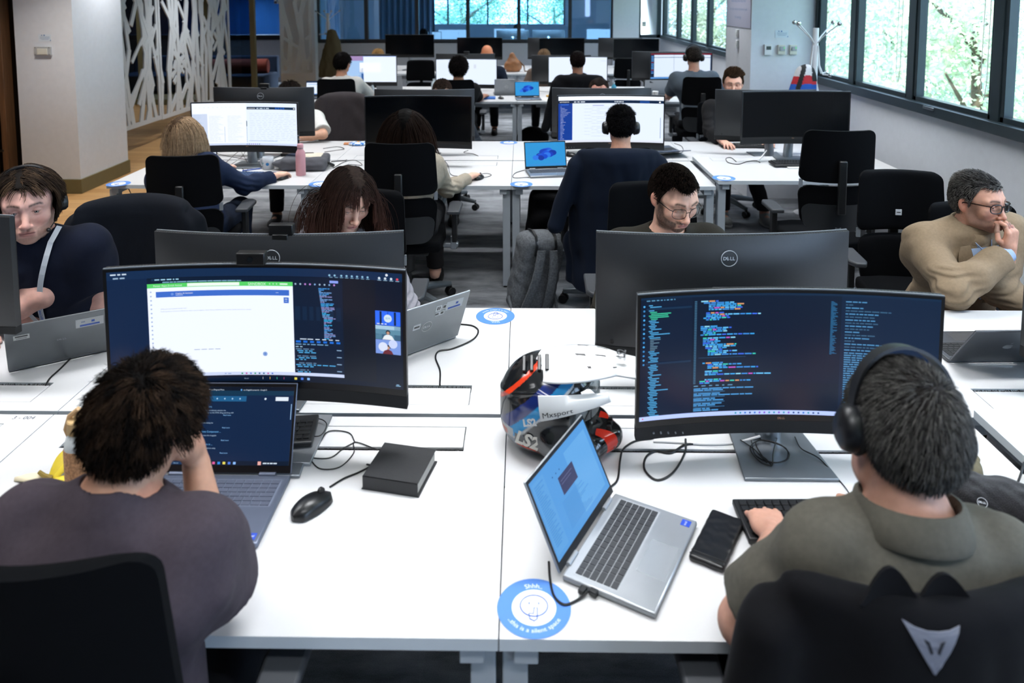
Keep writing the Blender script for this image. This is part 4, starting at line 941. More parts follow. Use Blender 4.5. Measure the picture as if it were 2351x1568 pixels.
# ------------------------------------------------------------------ laptops, keyboards, mice
def keys(b, x0, x1, y0, y1, z, rows=6, cols=14, h=0.0015, gap=0.0022, space=True):
 dy = (y1 - y0) / rows
 for r in range(rows):
  n = cols if r else cols
  ya = y0 + r * dy + gap / 2; yb = y0 + (r + 1) * dy - gap / 2
  widths = [1.0] * n
  if r == 0 and space: widths = [1.1, 1, 1, 1.2, 5.2, 1.2, 1, 1, 1]
  elif r == 1: widths = [1.9] + [1] * (n - 4) + [2.1]
  elif r == 2: widths = [1.6] + [1] * (n - 4) + [1.4]
  elif r == 3: widths = [1.4] + [1] * (n - 3) + [1.0]
  tot = sum(widths); x = x0
  for w_ in widths:
   L = (x1 - x0) * w_ / tot; b.box((x + L / 2, (ya + yb) / 2, z + h / 2), (L - gap, yb - ya, h)); x += L
def make_laptop(label, x, y, rz, z=0.73, W=0.318, D=0.215, ang=105, body='#a9adb3', draw=None, group='open laptops', key='#2b2d31', lid_decals=None, logo=None, hr=0.96, rough=0.3, sticker_=False, detail=True, lidcol=None):
 """origin: middle of the hinge edge on the desk; user side is local -y; the lid stands at +y"""
 root = thing('laptop', label, 'laptop', (x, y, z), rz, group)
 mb = mat('laptop_shell_' + body[1:], body, rough, metal=0.55, var=0.03)
 b = MB(); b.box((0, -D / 2, 0.009), (W, D, 0.014)); b.build('base', mb, root, bevel=0.004)
 if detail:
  b = MB(); b.box((0, -0.072, 0.0158), (W - 0.028, 0.105, 0.0008)); kd = b.build('keyboard_deck', mat('keyboard_deck_' + body[1:], body, 0.45, metal=0.2, var=0.03), root)
  b = MB(); keys(b, -W / 2 + 0.018, W / 2 - 0.018, -0.122, -0.023, 0.0162); b.build('keys', mat('laptop_keys_' + key[1:], key, 0.5), kd, smooth=0)
  b = MB(); b.box((-0.01, -0.17, 0.0161), (0.11, 0.066, 0.0006)); b.build('touchpad', mat('touchpad_' + body[1:], body, 0.22, metal=0.4, var=0.02), root, bevel=0.0004)
  if sticker_:
   b = MB(); b.col('#2348b8'); b.box((W / 2 - 0.022, -D + 0.022, 0.0163), (0.022, 0.022, 0.0006)); b.col('#e8ecf8')
   text_on(b, 'intel', (W / 2 - 0.031, -D + 0.02, 0.0168), (1, 0, 0), (0, 1, 0), 0.009); b.build('badge_sticker', M_DECAL, root, colors=True, smooth=0)
 for sx in (-1, 1):
  h = MB(); h.cyl((sx * W * 0.33 - 0.022, 0.0, 0.0165), (sx * W * 0.33 + 0.022, 0.0, 0.0165), 0.006, n=12); h.build('hinge', mb, root)
 # lid frame: axis along the panel
 a = math.radians(ang); ax = V(0, -math.cos(a), math.sin(a)) * 1.0; ax = V(0, math.cos(math.radians(180 - ang)) * 1.0, math.sin(a))
 nb = np.cross(ax, V(1, 0, 0)) * -1      # outward (back) normal
 nb = V(0, math.sin(a), -math.cos(math.radians(180 - ang)))
 R = np.array([[1, 0, 0], [0, nb[1], ax[1]], [0, nb[2], ax[2]]])          # columns: x, back normal, up the lid
 Hh = D * hr; o = V(0, 0.004, 0.016)
 b = MB(); b.xf(R, o); b.box((0, 0.003, Hh / 2), (W, 0.006, Hh))
 lm = mb if not lidcol else mat('laptop_lid_' + lidcol[1:], lidcol, rough, metal=0.5, var=0.03)
 lid = b.build('lid', lm, root, bevel=0.0025)
 b = MB(); b.xf(R, o); b.box((0, -0.0006, Hh / 2), (W - 0.004, 0.001, Hh - 0.004)); b.build('screen_bezel', M_BEZ, lid, smooth=0)
 def fn(u, v, e):
  u = np.asarray(u, float); v = np.asarray(v, float)
  P = np.stack([-W / 2 + 0.008 + u * (W - 0.016), np.zeros_like(u) - 0.0014 - e * 0.4, Hh - 0.010 - v * (Hh - 0.030)], -1)
  return P @ R.T + o
 s = Scr(fn, (W - 0.016) / (Hh - 0.03))
 if draw: draw(s); s.build(lid)
 else: s.rect(0, 0, 1, 1, '#05070b'); s.build(lid, M_OFF)
 if lid_decals or logo:
  b = MB(); b.xf(R, o)
  if logo: b.col(logo); tmp = MB(); dell_mark(tmp, 0, Hh * 0.5, 0.0066, 0.022 if logo != '#8e9398' else 0.02, -1, ring=(logo != '#8e9398')); b.add(np.concatenate(tmp.v), tmp.f)
  if logo: b.build('lid_logo', M_DECAL, lid, colors=True, smooth=0)
  for (dx, dzz, w_, h_, c, lines) in (lid_decals or []):
   b = MB(); b.xf(R, o); b.col(c); b.box((-dx, 0.0066, dzz), (w_, 0.0004, h_))
   for (lx, lz, lw, lh, lc) in lines: b.col(lc); b.box((-(dx + lx), 0.0069, dzz + lz), (lw, 0.0003, lh))
   b.build('lid_sticker', M_DECAL, lid, colors=True, smooth=0)
 return root
def make_keyboard(label, x, y, rz, z=0.73, W=0.445, D=0.135, tint='#17181a', full=True, tilt=0.035):
 root = thing('keyboard', label, 'keyboard', (x, y, z), rz, 'desk keyboards', rot=(tilt, 0, rz))
 m = mat('keyboard_body_' + tint[1:], tint, 0.45, var=0.05)
 b = MB(); b.box((0, 0, 0.012), (W, D, 0.016)); b.build('body', m, root, bevel=0.004)
 b = MB(); keys(b, -W / 2 + 0.01, W / 2 - 0.125, -D / 2 + 0.012, D / 2 - 0.012, 0.02, 6, 15, 0.006, 0.003); keys(b, W / 2 - 0.085, W / 2 - 0.01, -D / 2 + 0.012, D / 2 - 0.03, 0.02, 5, 4, 0.006, 0.003, space=False)
 for r in range(2): keys(b, W / 2 - 0.12, W / 2 - 0.09, D / 2 - 0.06 + 0.02 * r, D / 2 - 0.04 + 0.02 * r, 0.02, 1, 3, 0.006, 0.003, space=False)
 b.build('keys', mat('keycaps_' + tint[1:], tint, 0.4, var=0.1), root, bevel=0.001, seg=1, smooth=0)
 return root
def make_mouse(label, x, y, rz, z=0.73, s=1.0):
 root = thing('computer_mouse', label, 'mouse', (x, y, z), rz, 'computer mice')
 b = MB(); n = 16; P = []
 for i in range(11):
  t = i / 10; yy = (-0.056 + 0.112 * t) * s; w = 0.031 * s * math.sqrt(max(1 - (2 * t - 1) ** 2 * 0.999, 0.0005)) ** 0.6; h = 0.036 * s * (math.sin(PI * (0.08 + 0.84 * t)) ** 0.7) * (1 - 0.25 * t)
  P.append([[w * math.cos(PI * k / n), yy, 0.003 + h * math.sin(PI * k / n) ** 0.75] for k in range(n + 1)] + [[w * (1 - 2 * k / 6) * -1, yy, 0.003] for k in range(1, 6)])
 P = np.array(P); b.grid(P, closed_v=True); b.add(P[0], [tuple(range(P.shape[1]))]); b.add(P[-1], [tuple(range(P.shape[1] - 1, -1, -1))])
 b.build('shell', mat('mouse_plastic', '#141517', 0.33, var=0.04), root, smooth=60)
 w = MB(); w.cyl((-0.004, 0.028 * s, 0.030 * s), (0.004, 0.028 * s, 0.030 * s), 0.009 * s, n=16); w.build('scroll_wheel', M_BLACK, root)
 return root
def cable(label, pts, r=0.0024, m=None, px=True, z=0.733, group='desk cables'):
 """smooth run through points; px: photograph pixels projected on the desk top, with optional height"""
 P = []
 for p in pts:
  if px: q = desk_pt(p[0], p[1], (z if len(p) < 3 else z + p[2])); P.append(q)
  else: P.append(V(*p))
 P = np.array(P); out = []
 Q = np.concatenate([[2 * P[0] - P[1]], P, [2 * P[-1] - P[-2]]])
 for i in range(1, len(Q) - 2):
  for t in np.linspace(0, 1, 8, endpoint=False):
   a, b_, c, d = Q[i - 1], Q[i], Q[i + 1], Q[i + 2]
   out.append(0.5 * ((2 * b_) + (-a + c) * t + (2 * a - 5 * b_ + 4 * c - d) * t ** 2 + (-a + 3 * b_ - 3 * c + d) * t ** 3))
 out.append(P[-1]); b = MB(); b.tube(out, r, 7)
 return tag(b.build('cable', m or M_CABLE), label, 'cable', group)
# front left laptop, 16 inch
make_laptop('dark blue-grey laptop with search results, under the curly-haired man', -0.752, 0.485, 0.0, W=0.365, D=0.25, ang=110, body='#6f7688', key='#4a5060', draw=scr_white(9, 'L1'), sticker_=True, hr=0.9)
# front right silver laptop: hinge from (0.132,0.147) to (0.283,0.427)
hA, hB = V(0.135, 0.150), V(0.285, 0.425); mid = (hA + hB) / 2; ang_ = math.atan2((hA - hB)[1], (hA - hB)[0])
make_laptop('silver laptop turned sideways with washed-out blue screen, beside the helmet', mid[0], mid[1], math.atan2(hB[1] - hA[1], hB[0] - hA[0]) , W=0.314, D=0.213, ang=116, body='#b5b9be', key='#34363a', draw=scr_white(10, 'L2'), sticker_=True)
# man with headset: lid back towards us
l1, l2 = V(-1.718, 1.04), V(-1.44, 1.215); mid = (l1 + l2) / 2
stk = [(0.085, 0.165, 0.085, 0.042, '#eef0f2', [(0, -0.012, 0.06, 0.008, '#2f4fa0'), (0.01, 0.004, 0.01, 0.01, '#2f4fa0'), (-0.02, 0.006, 0.012, 0.006, '#9fa8c0')]), (-0.115, 0.155, 0.046, 0.022, '#f2f2f0', [(0, 0.004, 0.036, 0.006, '#3a3a3a'), (0, -0.005, 0.03, 0.002, '#555555')])]
make_laptop('dark grey laptop with two white lid stickers before the man with headset', mid[0], mid[1], math.atan2(l2[1] - l1[1], l2[0] - l1[0]) + PI, W=0.325, D=0.222, ang=118, body='#6e7276', logo='#8e9398', lid_decals=stk)
# woman with fringe: silver lid back
l1, l2 = V(-0.455, 1.10), V(-0.200, 1.325); mid = (l1 + l2) / 2
stk2 = [(0.105, 0.175, 0.075, 0.04, '#eef0f2', [(0, -0.012, 0.055, 0.008, '#2f4fa0'), (0.01, 0.004, 0.01, 0.01, '#2f4fa0')]), (0.035, 0.178, 0.026, 0.026, '#f5f5f5', [(-0.004, 0, 0.006, 0.014, '#333333'), (0.004, 0, 0.005, 0.014, '#333333')]), (0.06, 0.178, 0.018, 0.02, '#f5f5f5', [(0, 0, 0.012, 0.012, '#333333')]), (0.045, 0.152, 0.04, 0.018, '#f5f5f5', [(0.01, 0, 0.012, 0.01, '#222222'), (-0.012, 0, 0.014, 0.008, '#444444')]), (-0.045, 0.12, 0.03, 0.024, '#f5f5f5', [(0, 0, 0.022, 0.008, '#333333')])]
make_laptop('silver laptop with many lid stickers beside the monitor of the woman with fringe', mid[0], mid[1], math.atan2(l2[1] - l1[1], l2[0] - l1[0]) + PI, W=0.335, D=0.225, ang=112, body='#a4a8ab', logo='#f0f0f0', lid_decals=stk2)
mb_ = make_laptop('dark grey thin laptop, lid towards us, at the man in the beige jacket', 1.70, 1.155, PI + 0.03, W=0.312, D=0.22, ang=128, body='#54575c', key='#101114')
a_ = math.radians(128); ax_ = V(0, math.cos(PI - a_), math.sin(a_)); nb_ = V(0, math.sin(a_), -math.cos(PI - a_)); k = MB(); k.xf(np.array([[1, 0, 0], [0, nb_[1], ax_[1]], [0, nb_[2], ax_[2]]]), V(0, 0.004, 0.016)); k.col('#7d8085')
P = []
for i in range(36):
 t = 2 * PI * i / 36; r_ = 0.016 * (1 + 0.10 * math.cos(2 * t) - 0.12 * math.exp(-((t - PI / 2) / 0.25) ** 2) - 0.08 * math.exp(-((t - 1.5 * PI) / 0.25) ** 2) - 0.30 * math.exp(-(((t - PI) / 0.33)) ** 4)); P.append((r_ * math.cos(t), 0.0065, 0.105 + r_ * math.sin(t)))
k.add(P, [tuple(range(35, -1, -1))]); k.add([(-0.001, 0.0065, 0.122), (-0.001, 0.0065, 0.130), (-0.007, 0.0065, 0.134), (-0.007, 0.0065, 0.127)], [(0, 1, 2, 3)]); k.build('lid_logo', M_DECAL, [q for q in mb_.children if q.name.startswith('lid')][0], colors=True, smooth=0)
make_laptop('small laptop with lit screen half hidden behind the blonde woman', -2.50, 4.28, 0.12, W=0.32, D=0.22, ang=108, body='#5a5d61', draw=scr_white(11, 'lapw'))
l1, l2 = V(0.085, 3.99), V(0.372, 4.19)
make_laptop('laptop with blue ribbon wallpaper on the third row beside the navy jacket', 0.225, 4.07, 0.16, W=0.318, D=0.215, ang=108, body='#8d9196', key='#3a3c40', draw=scr_white(12, 'win'))
make_laptop('small far laptop with blue ribbon wallpaper on the fifth row', 0.11, 8.12, 0.1, W=0.32, D=0.215, ang=108, body='#8d9196', draw=scr_white(13, 'win'))
make_laptop('small laptop with pale blue screen left of the man in the white shirt', -2.62, 8.2, 0.1, W=0.32, D=0.215, ang=110, body='#33363a', draw=scr_white(14, 'lapw'))
make_laptop('grey laptop lid behind the seascape monitor', -1.78, 8.75, PI, W=0.36, D=0.24, ang=105, body='#9a9ea2')
make_laptop('silver laptop lid right of the curly-haired person', -0.17, 8.45, PI + 0.1, W=0.32, D=0.22, ang=105, body='#9a9ea2', logo='#f0f0f0')
make_laptop('silver laptop lid under the grey monitor in the fifth row at right', 1.83, 8.45, PI, W=0.34, D=0.22, ang=112, body='#a4a8ac')
make_laptop('far grey laptop on the seventh row desk at left', -1.55, 11.75, PI - 0.2, W=0.32, D=0.2, ang=115, body='#7a7d82')
sl = make_laptop('closed-looking dark laptop covered with round stickers on the fourth row', 1.20, 4.72, PI + 0.2, W=0.33, D=0.23, ang=168, body='#4c5568', lid_decals=[(-0.1, 0.15, 0.03, 0.03, '#d05050', []), (-0.04, 0.17, 0.035, 0.03, '#f2efe6', []), (0.03, 0.15, 0.03, 0.03, '#3f7fc0', []), (0.09, 0.16, 0.035, 0.03, '#e09a50', []), (-0.08, 0.09, 0.04, 0.03, '#e8e8e8', []), (0.0, 0.08, 0.035, 0.035, '#c04f4f', []), (0.08, 0.09, 0.03, 0.03, '#5fa070', [])])
make_keyboard('black keyboard under the hands of the grey-haired man', 0.80, 0.335, 0.02)
make_keyboard('black keyboard tucked behind the blue-grey laptop, only its number pad showing', -0.765, 0.655, 0.12, z=0.742, W=0.42)
b = MB(); b.box((-0.62, 0.665, 0.7355), (0.17, 0.24, 0.010)); tag(b.build('notebook_slab', mat('thin_silver_tablet', '#a9adb2', 0.3, metal=0.6), bevel=0.002), 'thin silver closed tablet under the tucked keyboard', 'tablet')
make_keyboard('dark blue-looking keyboard at the blonde woman', -1.93, 3.86, 0.0, tint='#1c3d66')
make_keyboard('black keyboard on the raised desk before the switched-off monitor', 2.12, 4.09, 0.05, z=0.775)
b = MB(); b.box((2.16, 4.03, 0.7735), (0.34, 0.1, 0.006)); tag(b.build('paper_pad', mat('white_paper', '#efefec', 0.8, var=0.02), bevel=0.001), 'white sheet under the keyboard of the raised desk', 'paper')
make_keyboard('black keyboard of the man holding a mouse in the fourth row', 1.98, 4.99, PI - 0.05)
make_keyboard('far blue keyboard beside the curly-haired person', -0.45, 8.08, 0.0, W=0.3, tint='#2f6fc0')
make_keyboard('far dark keyboard on the seventh row desk at left', -1.75, 11.5, 0.1, W=0.36)
make_mouse('black wired mouse beside the blue-grey laptop', -0.482, 0.375, -0.62, s=1.05)
make_mouse('black mouse under the hand of the blonde woman', -1.665, 3.80, -0.3)
make_mouse('black mouse under the hand of the woman with long dark hair', -0.262, 3.82, -0.3)
make_mouse('black mouse on the fourth row left of the lit monitor stand', 0.44, 4.58, 0.9)
make_mouse('black mouse held by the man at right in the fourth row', 1.80, 4.94, PI - 0.4)
make_mouse('far black mouse right of the curly-haired person', -0.23, 8.06, 0.4)
make_mouse('black mouse right of the polo shirt, partly hidden', 1.12, 0.20, 0.9)
# ------------------------------------------------------------------ chairs
def rounded_panel(b, w0, w1, z0, z1, yfun, th, r=0.05, nx=12, nz=12):
 """padded panel; width w0 at the bottom and w1 at the top; yfun(x,z)->front y"""
 P = []
 zs_ = sorted(set([z0 + r * (1 - math.cos(PI / 2 * k / 5)) for k in range(6)] + [z1 - r * (1 - math.cos(PI / 2 * k / 5)) for k in range(6)] + list(np.linspace(z0 + r, z1 - r, 5)))); nz = len(zs_) - 1
 for i in range(nx + 1):
  row = []
  for j in range(nz + 1):
   z = zs_[j]; w = w0 + (w1 - w0) * (z - z0) / (z1 - z0)
   dz_ = min(z - z0, z1 - z); hw = w / 2
   if dz_ < r: hw = w / 2 - r + math.sqrt(max(r * r - (r - dz_) ** 2, 0))
   x = -hw + 2 * hw * i / nx; row.append([x, yfun(x, z), z])
  P.append(row)
 P = np.array(P); N = np.zeros_like(P)
 for i in range(nx + 1):
  for j in range(nz + 1):
   e = min(1, (1 - abs(2 * i / nx - 1) ** 6)) * min(1, (1 - abs(2 * j / nz - 1) ** 6)); N[i, j, 1] = -th * (0.45 + 0.55 * max(e, 0))
 b.slab(P, N, 1.0)
def make_chair(label, x, y, rz, top=1.13, arms=True, label_tag=False, group='black office chairs', turn=0.0, armz=0.66, recline=0.0, detail=True):
 """the sitter faces local +y"""
 root = thing('office_chair', label, 'chair', (x, y, 0), rz, group)
 zt = top
 yb = lambda xx, z: -0.235 - 0.05 * (z - 0.5) / 0.6 - recline * (z - 0.5) + 0.045 * (1 - (xx / 0.24) ** 2) * -1 + 0.035 * (abs(xx) / 0.24) ** 2
 b = MB(); rounded_panel(b, 0.455, 0.425, zt - 0.325, zt, yb, -0.045, 0.045); up = b.build('backrest', M_FAB, root, smooth=60, bevel=0)
 b = MB(); rounded_panel(b, 0.40, 0.455, zt - 0.62, zt - 0.348, lambda xx, z: yb(xx, z) + 0.01, -0.04, 0.07); b.build('lumbar_rest', M_FAB, root, smooth=60)
 b = MB(); rounded_panel(b, 0.38, 0.43, zt - 0.63, zt - 0.46, lambda xx, z: yb(xx, z) - 0.012, -0.012, 0.06); b.build('lumbar_shell', mat('chair_shell', '#1d2023', 0.35, var=0.04), root, smooth=60)
 if label_tag:
  b = MB(); b.col('#e8eaee'); b.box((-0.0, yb(0, zt - 0.23) + 0.0485, zt - 0.225), (0.032, 0.002, 0.032)); b.col('#222222'); b.box((0, yb(0, zt - 0.23) + 0.05, zt - 0.225), (0.02, 0.001, 0.004)); b.build('brand_tag', M_DECAL, up, colors=True, smooth=0)
 b = MB(); pts = [(0, yb(0, zt - 0.2) - 0.015, zt - 0.19), (0, yb(0, zt - 0.35) - 0.03, zt - 0.36), (0, yb(0, zt - 0.55) - 0.03, zt - 0.55)]
 b.box((0, pts[1][1] + 0.004, zt - 0.345), (0.05, 0.028, 0.33)); b.build('spine', M_BLACK, root, bevel=0.008)
 b = MB(); b.box((0, -0.29 - recline * 0.1, (zt - 0.5 + 0.38) / 2 + 0.0), (0.042, 0.022, zt - 0.5 - 0.38)); b.box((0, -0.2, 0.395), (0.05, 0.2, 0.03)); b.build('back_post', M_ALU, root, bevel=0.005)
 for sx in (-1, 1):
  g = MB(); g.box((sx * 0.215, yb(0.2, zt - 0.337) + 0.012, zt - 0.337), (0.02, 0.014, 0.05)); g.build('gap_trim', M_MONL, root)
 b = MB(); rounded = [(-0.235, -0.2), (-0.245, 0.05), (-0.22, 0.24), (-0.1, 0.275), (0.1, 0.275), (0.22, 0.24), (0.245, 0.05), (0.235, -0.2), (0.1, -0.235), (-0.1, -0.235)]
 b.prism(rounded, 0.425, 0.495); b.build('seat', M_FAB, root, bevel=0.022, seg=3)
 b = MB(); b.box((0, 0, 0.405), (0.3, 0.28, 0.04)); b.cyl((0, 0, 0.24), (0, 0, 0.4), 0.045, 0.05); b.cyl((0, 0, 0.1), (0, 0, 0.26), 0.022, n=14); b.build('mechanism', M_BLACK, root, bevel=0.006)
 if arms:
  for sx in (-1, 1):
   a = MB(); a.box((sx * 0.285, -0.04, 0.43), (0.1, 0.045, 0.03)); a.box((sx * 0.305, -0.04, 0.45), (0.04, 0.06, 0.09)); ab = a.build('arm_bracket', M_ALU, root, bevel=0.008)
   a = MB(); a.box((sx * 0.31, -0.04, (armz + 0.44) / 2), (0.032, 0.065, armz - 0.46)); a.build('arm_post', M_BLACK, ab, bevel=0.006)
   a = MB(); a.prism([(sx * 0.31 - 0.04, -0.13), (sx * 0.31 + 0.04, -0.13), (sx * 0.31 + 0.045, 0.08), (sx * 0.31 + 0.02, 0.12), (sx * 0.31 - 0.03, 0.12), (sx * 0.31 - 0.045, 0.08)], armz - 0.012, armz + 0.014); a.build('armrest', mat('armrest_pad', '#34373c', 0.5, var=0.05), root, bevel=0.008)
 for k in range(5):
  a_ = turn + PI / 2 + k * 2 * PI / 5; d = V(math.cos(a_), math.sin(a_), 0); n = V(-d[1], d[0], 0)
  l = MB(); l.tube([d * 0.03 + V(0, 0, 0.115), d * 0.16 + V(0, 0, 0.105), d * 0.315 + V(0, 0, 0.082)], [0.032, 0.026, 0.018], 10)
  leg = l.build('base_leg', mat('grey_star_base', '#6a7278', 0.4, metal=0.4, var=0.04), root)
  c = MB(); q = d * 0.315
  for s_ in (-1, 1): c.cyl(q + n * 0.008 * s_ + V(0, 0, 0.03), q + n * 0.026 * s_ + V(0, 0, 0.03), 0.03, n=16)
  c.box(q + V(0, 0, 0.06), (0.02, 0.02, 0.03)); c.build('caster', M_BLACK, leg, bevel=0.002)
 return root
make_chair('black chair back in the near left corner behind the man in the grey-purple T-shirt', -0.745, -0.02, 0.0, top=1.14)
make_chair('black chair under the dark jacket of the grey-haired man', 0.715, 0.03, 0.0, top=1.05)
make_chair('empty black chair in front of the raised desk, upper gap showing white desk', 1.985, 3.38, -0.03, top=1.215, turn=0.2)
make_chair('empty black chair with small white tag left of the man in the beige jacket', 2.08, 2.38, PI - 0.12, top=1.065, label_tag=True)
make_chair('black chair of the blonde woman', -2.07, 3.33, 0.12, top=1.06)
make_chair('black chair of the woman with long dark hair', -0.70, 3.33, 0.0, top=1.14, turn=0.3)
make_chair('chair hidden under the navy jacket of the man with headphones', 0.62, 3.30, 0.0, top=1.12)
make_chair('black chair behind the woman with fringe', -0.75, 1.95, PI, top=1.06)
make_chair('black chair behind the bearded man with glasses', 0.695, 2.02, PI, top=1.085)
make_chair('chair with dark jacket behind the man with headset', -1.74, 1.66, PI + 0.1, top=1.06)
make_chair('chair of the man in the beige jacket', 2.3, 2.05, PI, top=0.98, arms=False)
make_chair('chair with grey jacket of the person in the white T-shirt', -1.72, 5.55, PI - 0.1, top=1.07)
make_chair('chair of the man hidden behind the centre monitor', -0.7, 5.65, PI, top=0.98)
make_chair('chair of the balding man behind the blue-menu screen', 0.75, 5.65, PI, top=0.98)
make_chair('chair of the man with short brown hair at right', 1.98, 5.62, PI, top=1.0, turn=0.4)
make_chair('black far chair of the man in the white shirt', -2.10, 7.3, 0.05, top=1.10)
make_chair('black far chair of the curly-haired person', -0.73, 7.42, 0.0, top=1.08)
make_chair('far chair under the dark jacket, fifth row', 0.7, 7.35, 0.0, top=1.12)
make_chair('black far chair of the man in the grey T-shirt', 2.09, 7.25, -0.05, top=1.13)
make_chair('empty far chair at the seventh row right', 1.75, 10.85, 0.0, top=1.05)
make_chair('empty far chair behind the seascape monitor', -1.55, 9.95, PI, top=1.05)
# ------------------------------------------------------------------ implicit surface modelling for people and cloth
def smin(a, b, k):
 if k <= 0: return np.minimum(a, b)
 h = np.maximum(k - np.abs(a - b), 0) / k
 return np.minimum(a, b) - h * h * k * 0.25
def smax(a, b, k): return -smin(-a, -b, k)
def s_caps(p, a, b, ra, rb):
 a = np.asarray(a, float); b = np.asarray(b, float); ab = b - a
 t = np.clip(((p - a) @ ab) / (ab @ ab + 1e-12), 0, 1)
 return np.linalg.norm(p - (a + t[:, None] * ab), axis=1) - (ra + (rb - ra) * t)
def s_ell(p, c, r, R=None):
 q = p - np.asarray(c, float)
 if R is not None: q = q @ R          # columns of R are the axes
 r = np.asarray(r, float); k0 = np.linalg.norm(q / r, axis=1); k1 = np.linalg.norm(q / (r * r), axis=1) + 1e-9
 return k0 * (k0 - 1) / k1
def s_box(p, c, h, R=None, rd=0.01):
 q = p - np.asarray(c, float)
 if R is not None: q = q @ R
 q = np.abs(q) - (np.asarray(h, float) - rd)
 return np.linalg.norm(np.maximum(q, 0), axis=1) + np.minimum(q.max(axis=1), 0) - rd
_NW = [(nrm(np.random.default_rng(i).normal(size=3)), np.random.default_rng(100 + i).uniform(0, 6.28), 1.0 + 0.35 * i) for i in range(10)]
def nrm_rows(v): return v / (np.linalg.norm(v, axis=1)[:, None] + 1e-9)
def wav(p, scale, n=8, seed=0):
 out = np.zeros(len(p))
 for i in range(n):
  d, ph, f_ = _NW[(i + seed) % 10]
  out += np.sin((p @ d) * f_ * scale + ph * (1 + seed) + 1.5 * np.sin((p @ np.roll(d, 1)) * scale * 0.6 + ph)) / (1 + 0.4 * i)
 return out / 3.0
_CORN = [(0, 0, 0), (1, 0, 0), (0, 1, 0), (1, 1, 0), (0, 0, 1), (1, 0, 1), (0, 1, 1), (1, 1, 1)]
_EDG = [(0, 1), (2, 3), (4, 5), (6, 7), (0, 2), (1, 3), (4, 6), (5, 7), (0, 4), (1, 5), (2, 6), (3, 7)]
def mesh_sdf(fn, lo, hi, h):
 """surface nets; evaluates only near the surface"""
 lo = np.asarray(lo, float); hi = np.asarray(hi, float); B = 4
 nb = np.maximum(np.ceil((hi - lo) / (h * B)).astype(int), 1)
 g = [np.arange(nb[i] + 1) * h * B + lo[i] for i in range(3)]
 C = np.stack(np.meshgrid(*g, indexing='ij'), -1); cv = fn(C.reshape(-1, 3)).reshape(C.shape[:3])
 mn = np.full(tuple(nb), 1e9)
 for dx, dy, dz in _CORN: mn = np.minimum(mn, np.abs(cv[dx:dx + nb[0], dy:dy + nb[1], dz:dz + nb[2]]))
 near = mn < h * B * 1.25
 N = nb * B + 1
 Vv = np.repeat(np.repeat(np.repeat(np.sign(cv), B, 0), B, 1), B, 2)[:N[0], :N[1], :N[2]] * 1.0
 mask = np.zeros(tuple(N), bool)
 nr = np.repeat(np.repeat(np.repeat(near, B, 0), B, 1), B, 2)
 for dx, dy, dz in _CORN: mask[dx:dx + nr.shape[0], dy:dy + nr.shape[1], dz:dz + nr.shape[2]] |= nr
 idx = np.argwhere(mask)
 vals = fn(idx * h + lo); Vv[mask] = vals
 act = np.argwhere(nr)
 cvals = np.stack([Vv[act[:, 0] + c[0], act[:, 1] + c[1], act[:, 2] + c[2]] for c in _CORN], 1)
 s = cvals < 0; keep = s.any(1) & ~s.all(1)
 act = act[keep]; cvals = cvals[keep]
 co = np.array(_CORN, float); acc = np.zeros((len(act), 3)); cnt = np.zeros(len(act))
 for a, b in _EDG:
  m = (cvals[:, a] < 0) != (cvals[:, b] < 0); d = cvals[:, a] - cvals[:, b]
  t = np.where(m, cvals[:, a] / np.where(np.abs(d) < 1e-12, 1, d), 0)
  acc += m[:, None] * (co[a] + t[:, None] * (co[b] - co[a])); cnt += m
 vs = (act + acc / cnt[:, None]) * h + lo
 ids = np.full(tuple(N), -1, np.int64); ids[act[:, 0], act[:, 1], act[:, 2]] = np.arange(len(act))
 fs = []
 for ax in range(3):
  o1, o2 = [(1, 2), (2, 0), (0, 1)][ax]
  sh = [0, 0, 0]; sh[ax] = 1
  a = Vv[tuple(slice(0, N[i] - 1) if i == ax else slice(1, N[i] - 1) for i in range(3))]
  b = Vv[tuple(slice(1, N[i]) if i == ax else slice(1, N[i] - 1) for i in range(3))]
  for sg in (0, 1):
   m = (a < 0) & (b >= 0) if sg == 0 else (a >= 0) & (b < 0)
   e = np.argwhere(m); off = np.ones(3, int); off[ax] = 0; e = e + off
   q = []
   for d1, d2 in ((0, 0), (-1, 0), (-1, -1), (0, -1)):
    c = e.copy(); c[:, o1] += d1; c[:, o2] += d2; q.append(ids[c[:, 0], c[:, 1], c[:, 2]])
   q = np.stack(q, 1)
   if sg == 1: q = q[:, ::-1]
   q = q[(q >= 0).all(1)]; fs.append(q)
 fs = np.concatenate(fs) if fs else np.zeros((0, 4), int)
 return vs, fs
def mesh_from(name, vs, fs, m, parent=None, cols=None, colmat=None, smooth=True):
 me = bpy.data.meshes.new(name)
 me.vertices.add(len(vs)); me.vertices.foreach_set('co', np.asarray(vs, np.float32).ravel())
 k = fs.shape[1]; me.loops.add(fs.size); me.loops.foreach_set('vertex_index', fs.astype(np.int32).ravel())
 me.polygons.add(len(fs)); me.polygons.foreach_set('loop_start', (np.arange(len(fs)) * k).astype(np.int32))
 me.update(calc_edges=True)
 me.materials.append(m)
 if cols is not None:
  ca = me.color_attributes.new('Col', 'FLOAT_COLOR', 'POINT'); c = np.ones((len(vs), 4), np.float32); c[:, :3] = cols; ca.data.foreach_set('color', c.ravel())
 if smooth: me.polygons.foreach_set('use_smooth', np.ones(len(fs), bool))
 me.validate(); me.update()
 o = bpy.data.objects.new(name, me); COL.objects.link(o)
 if parent is not None: o.parent = parent
 return o
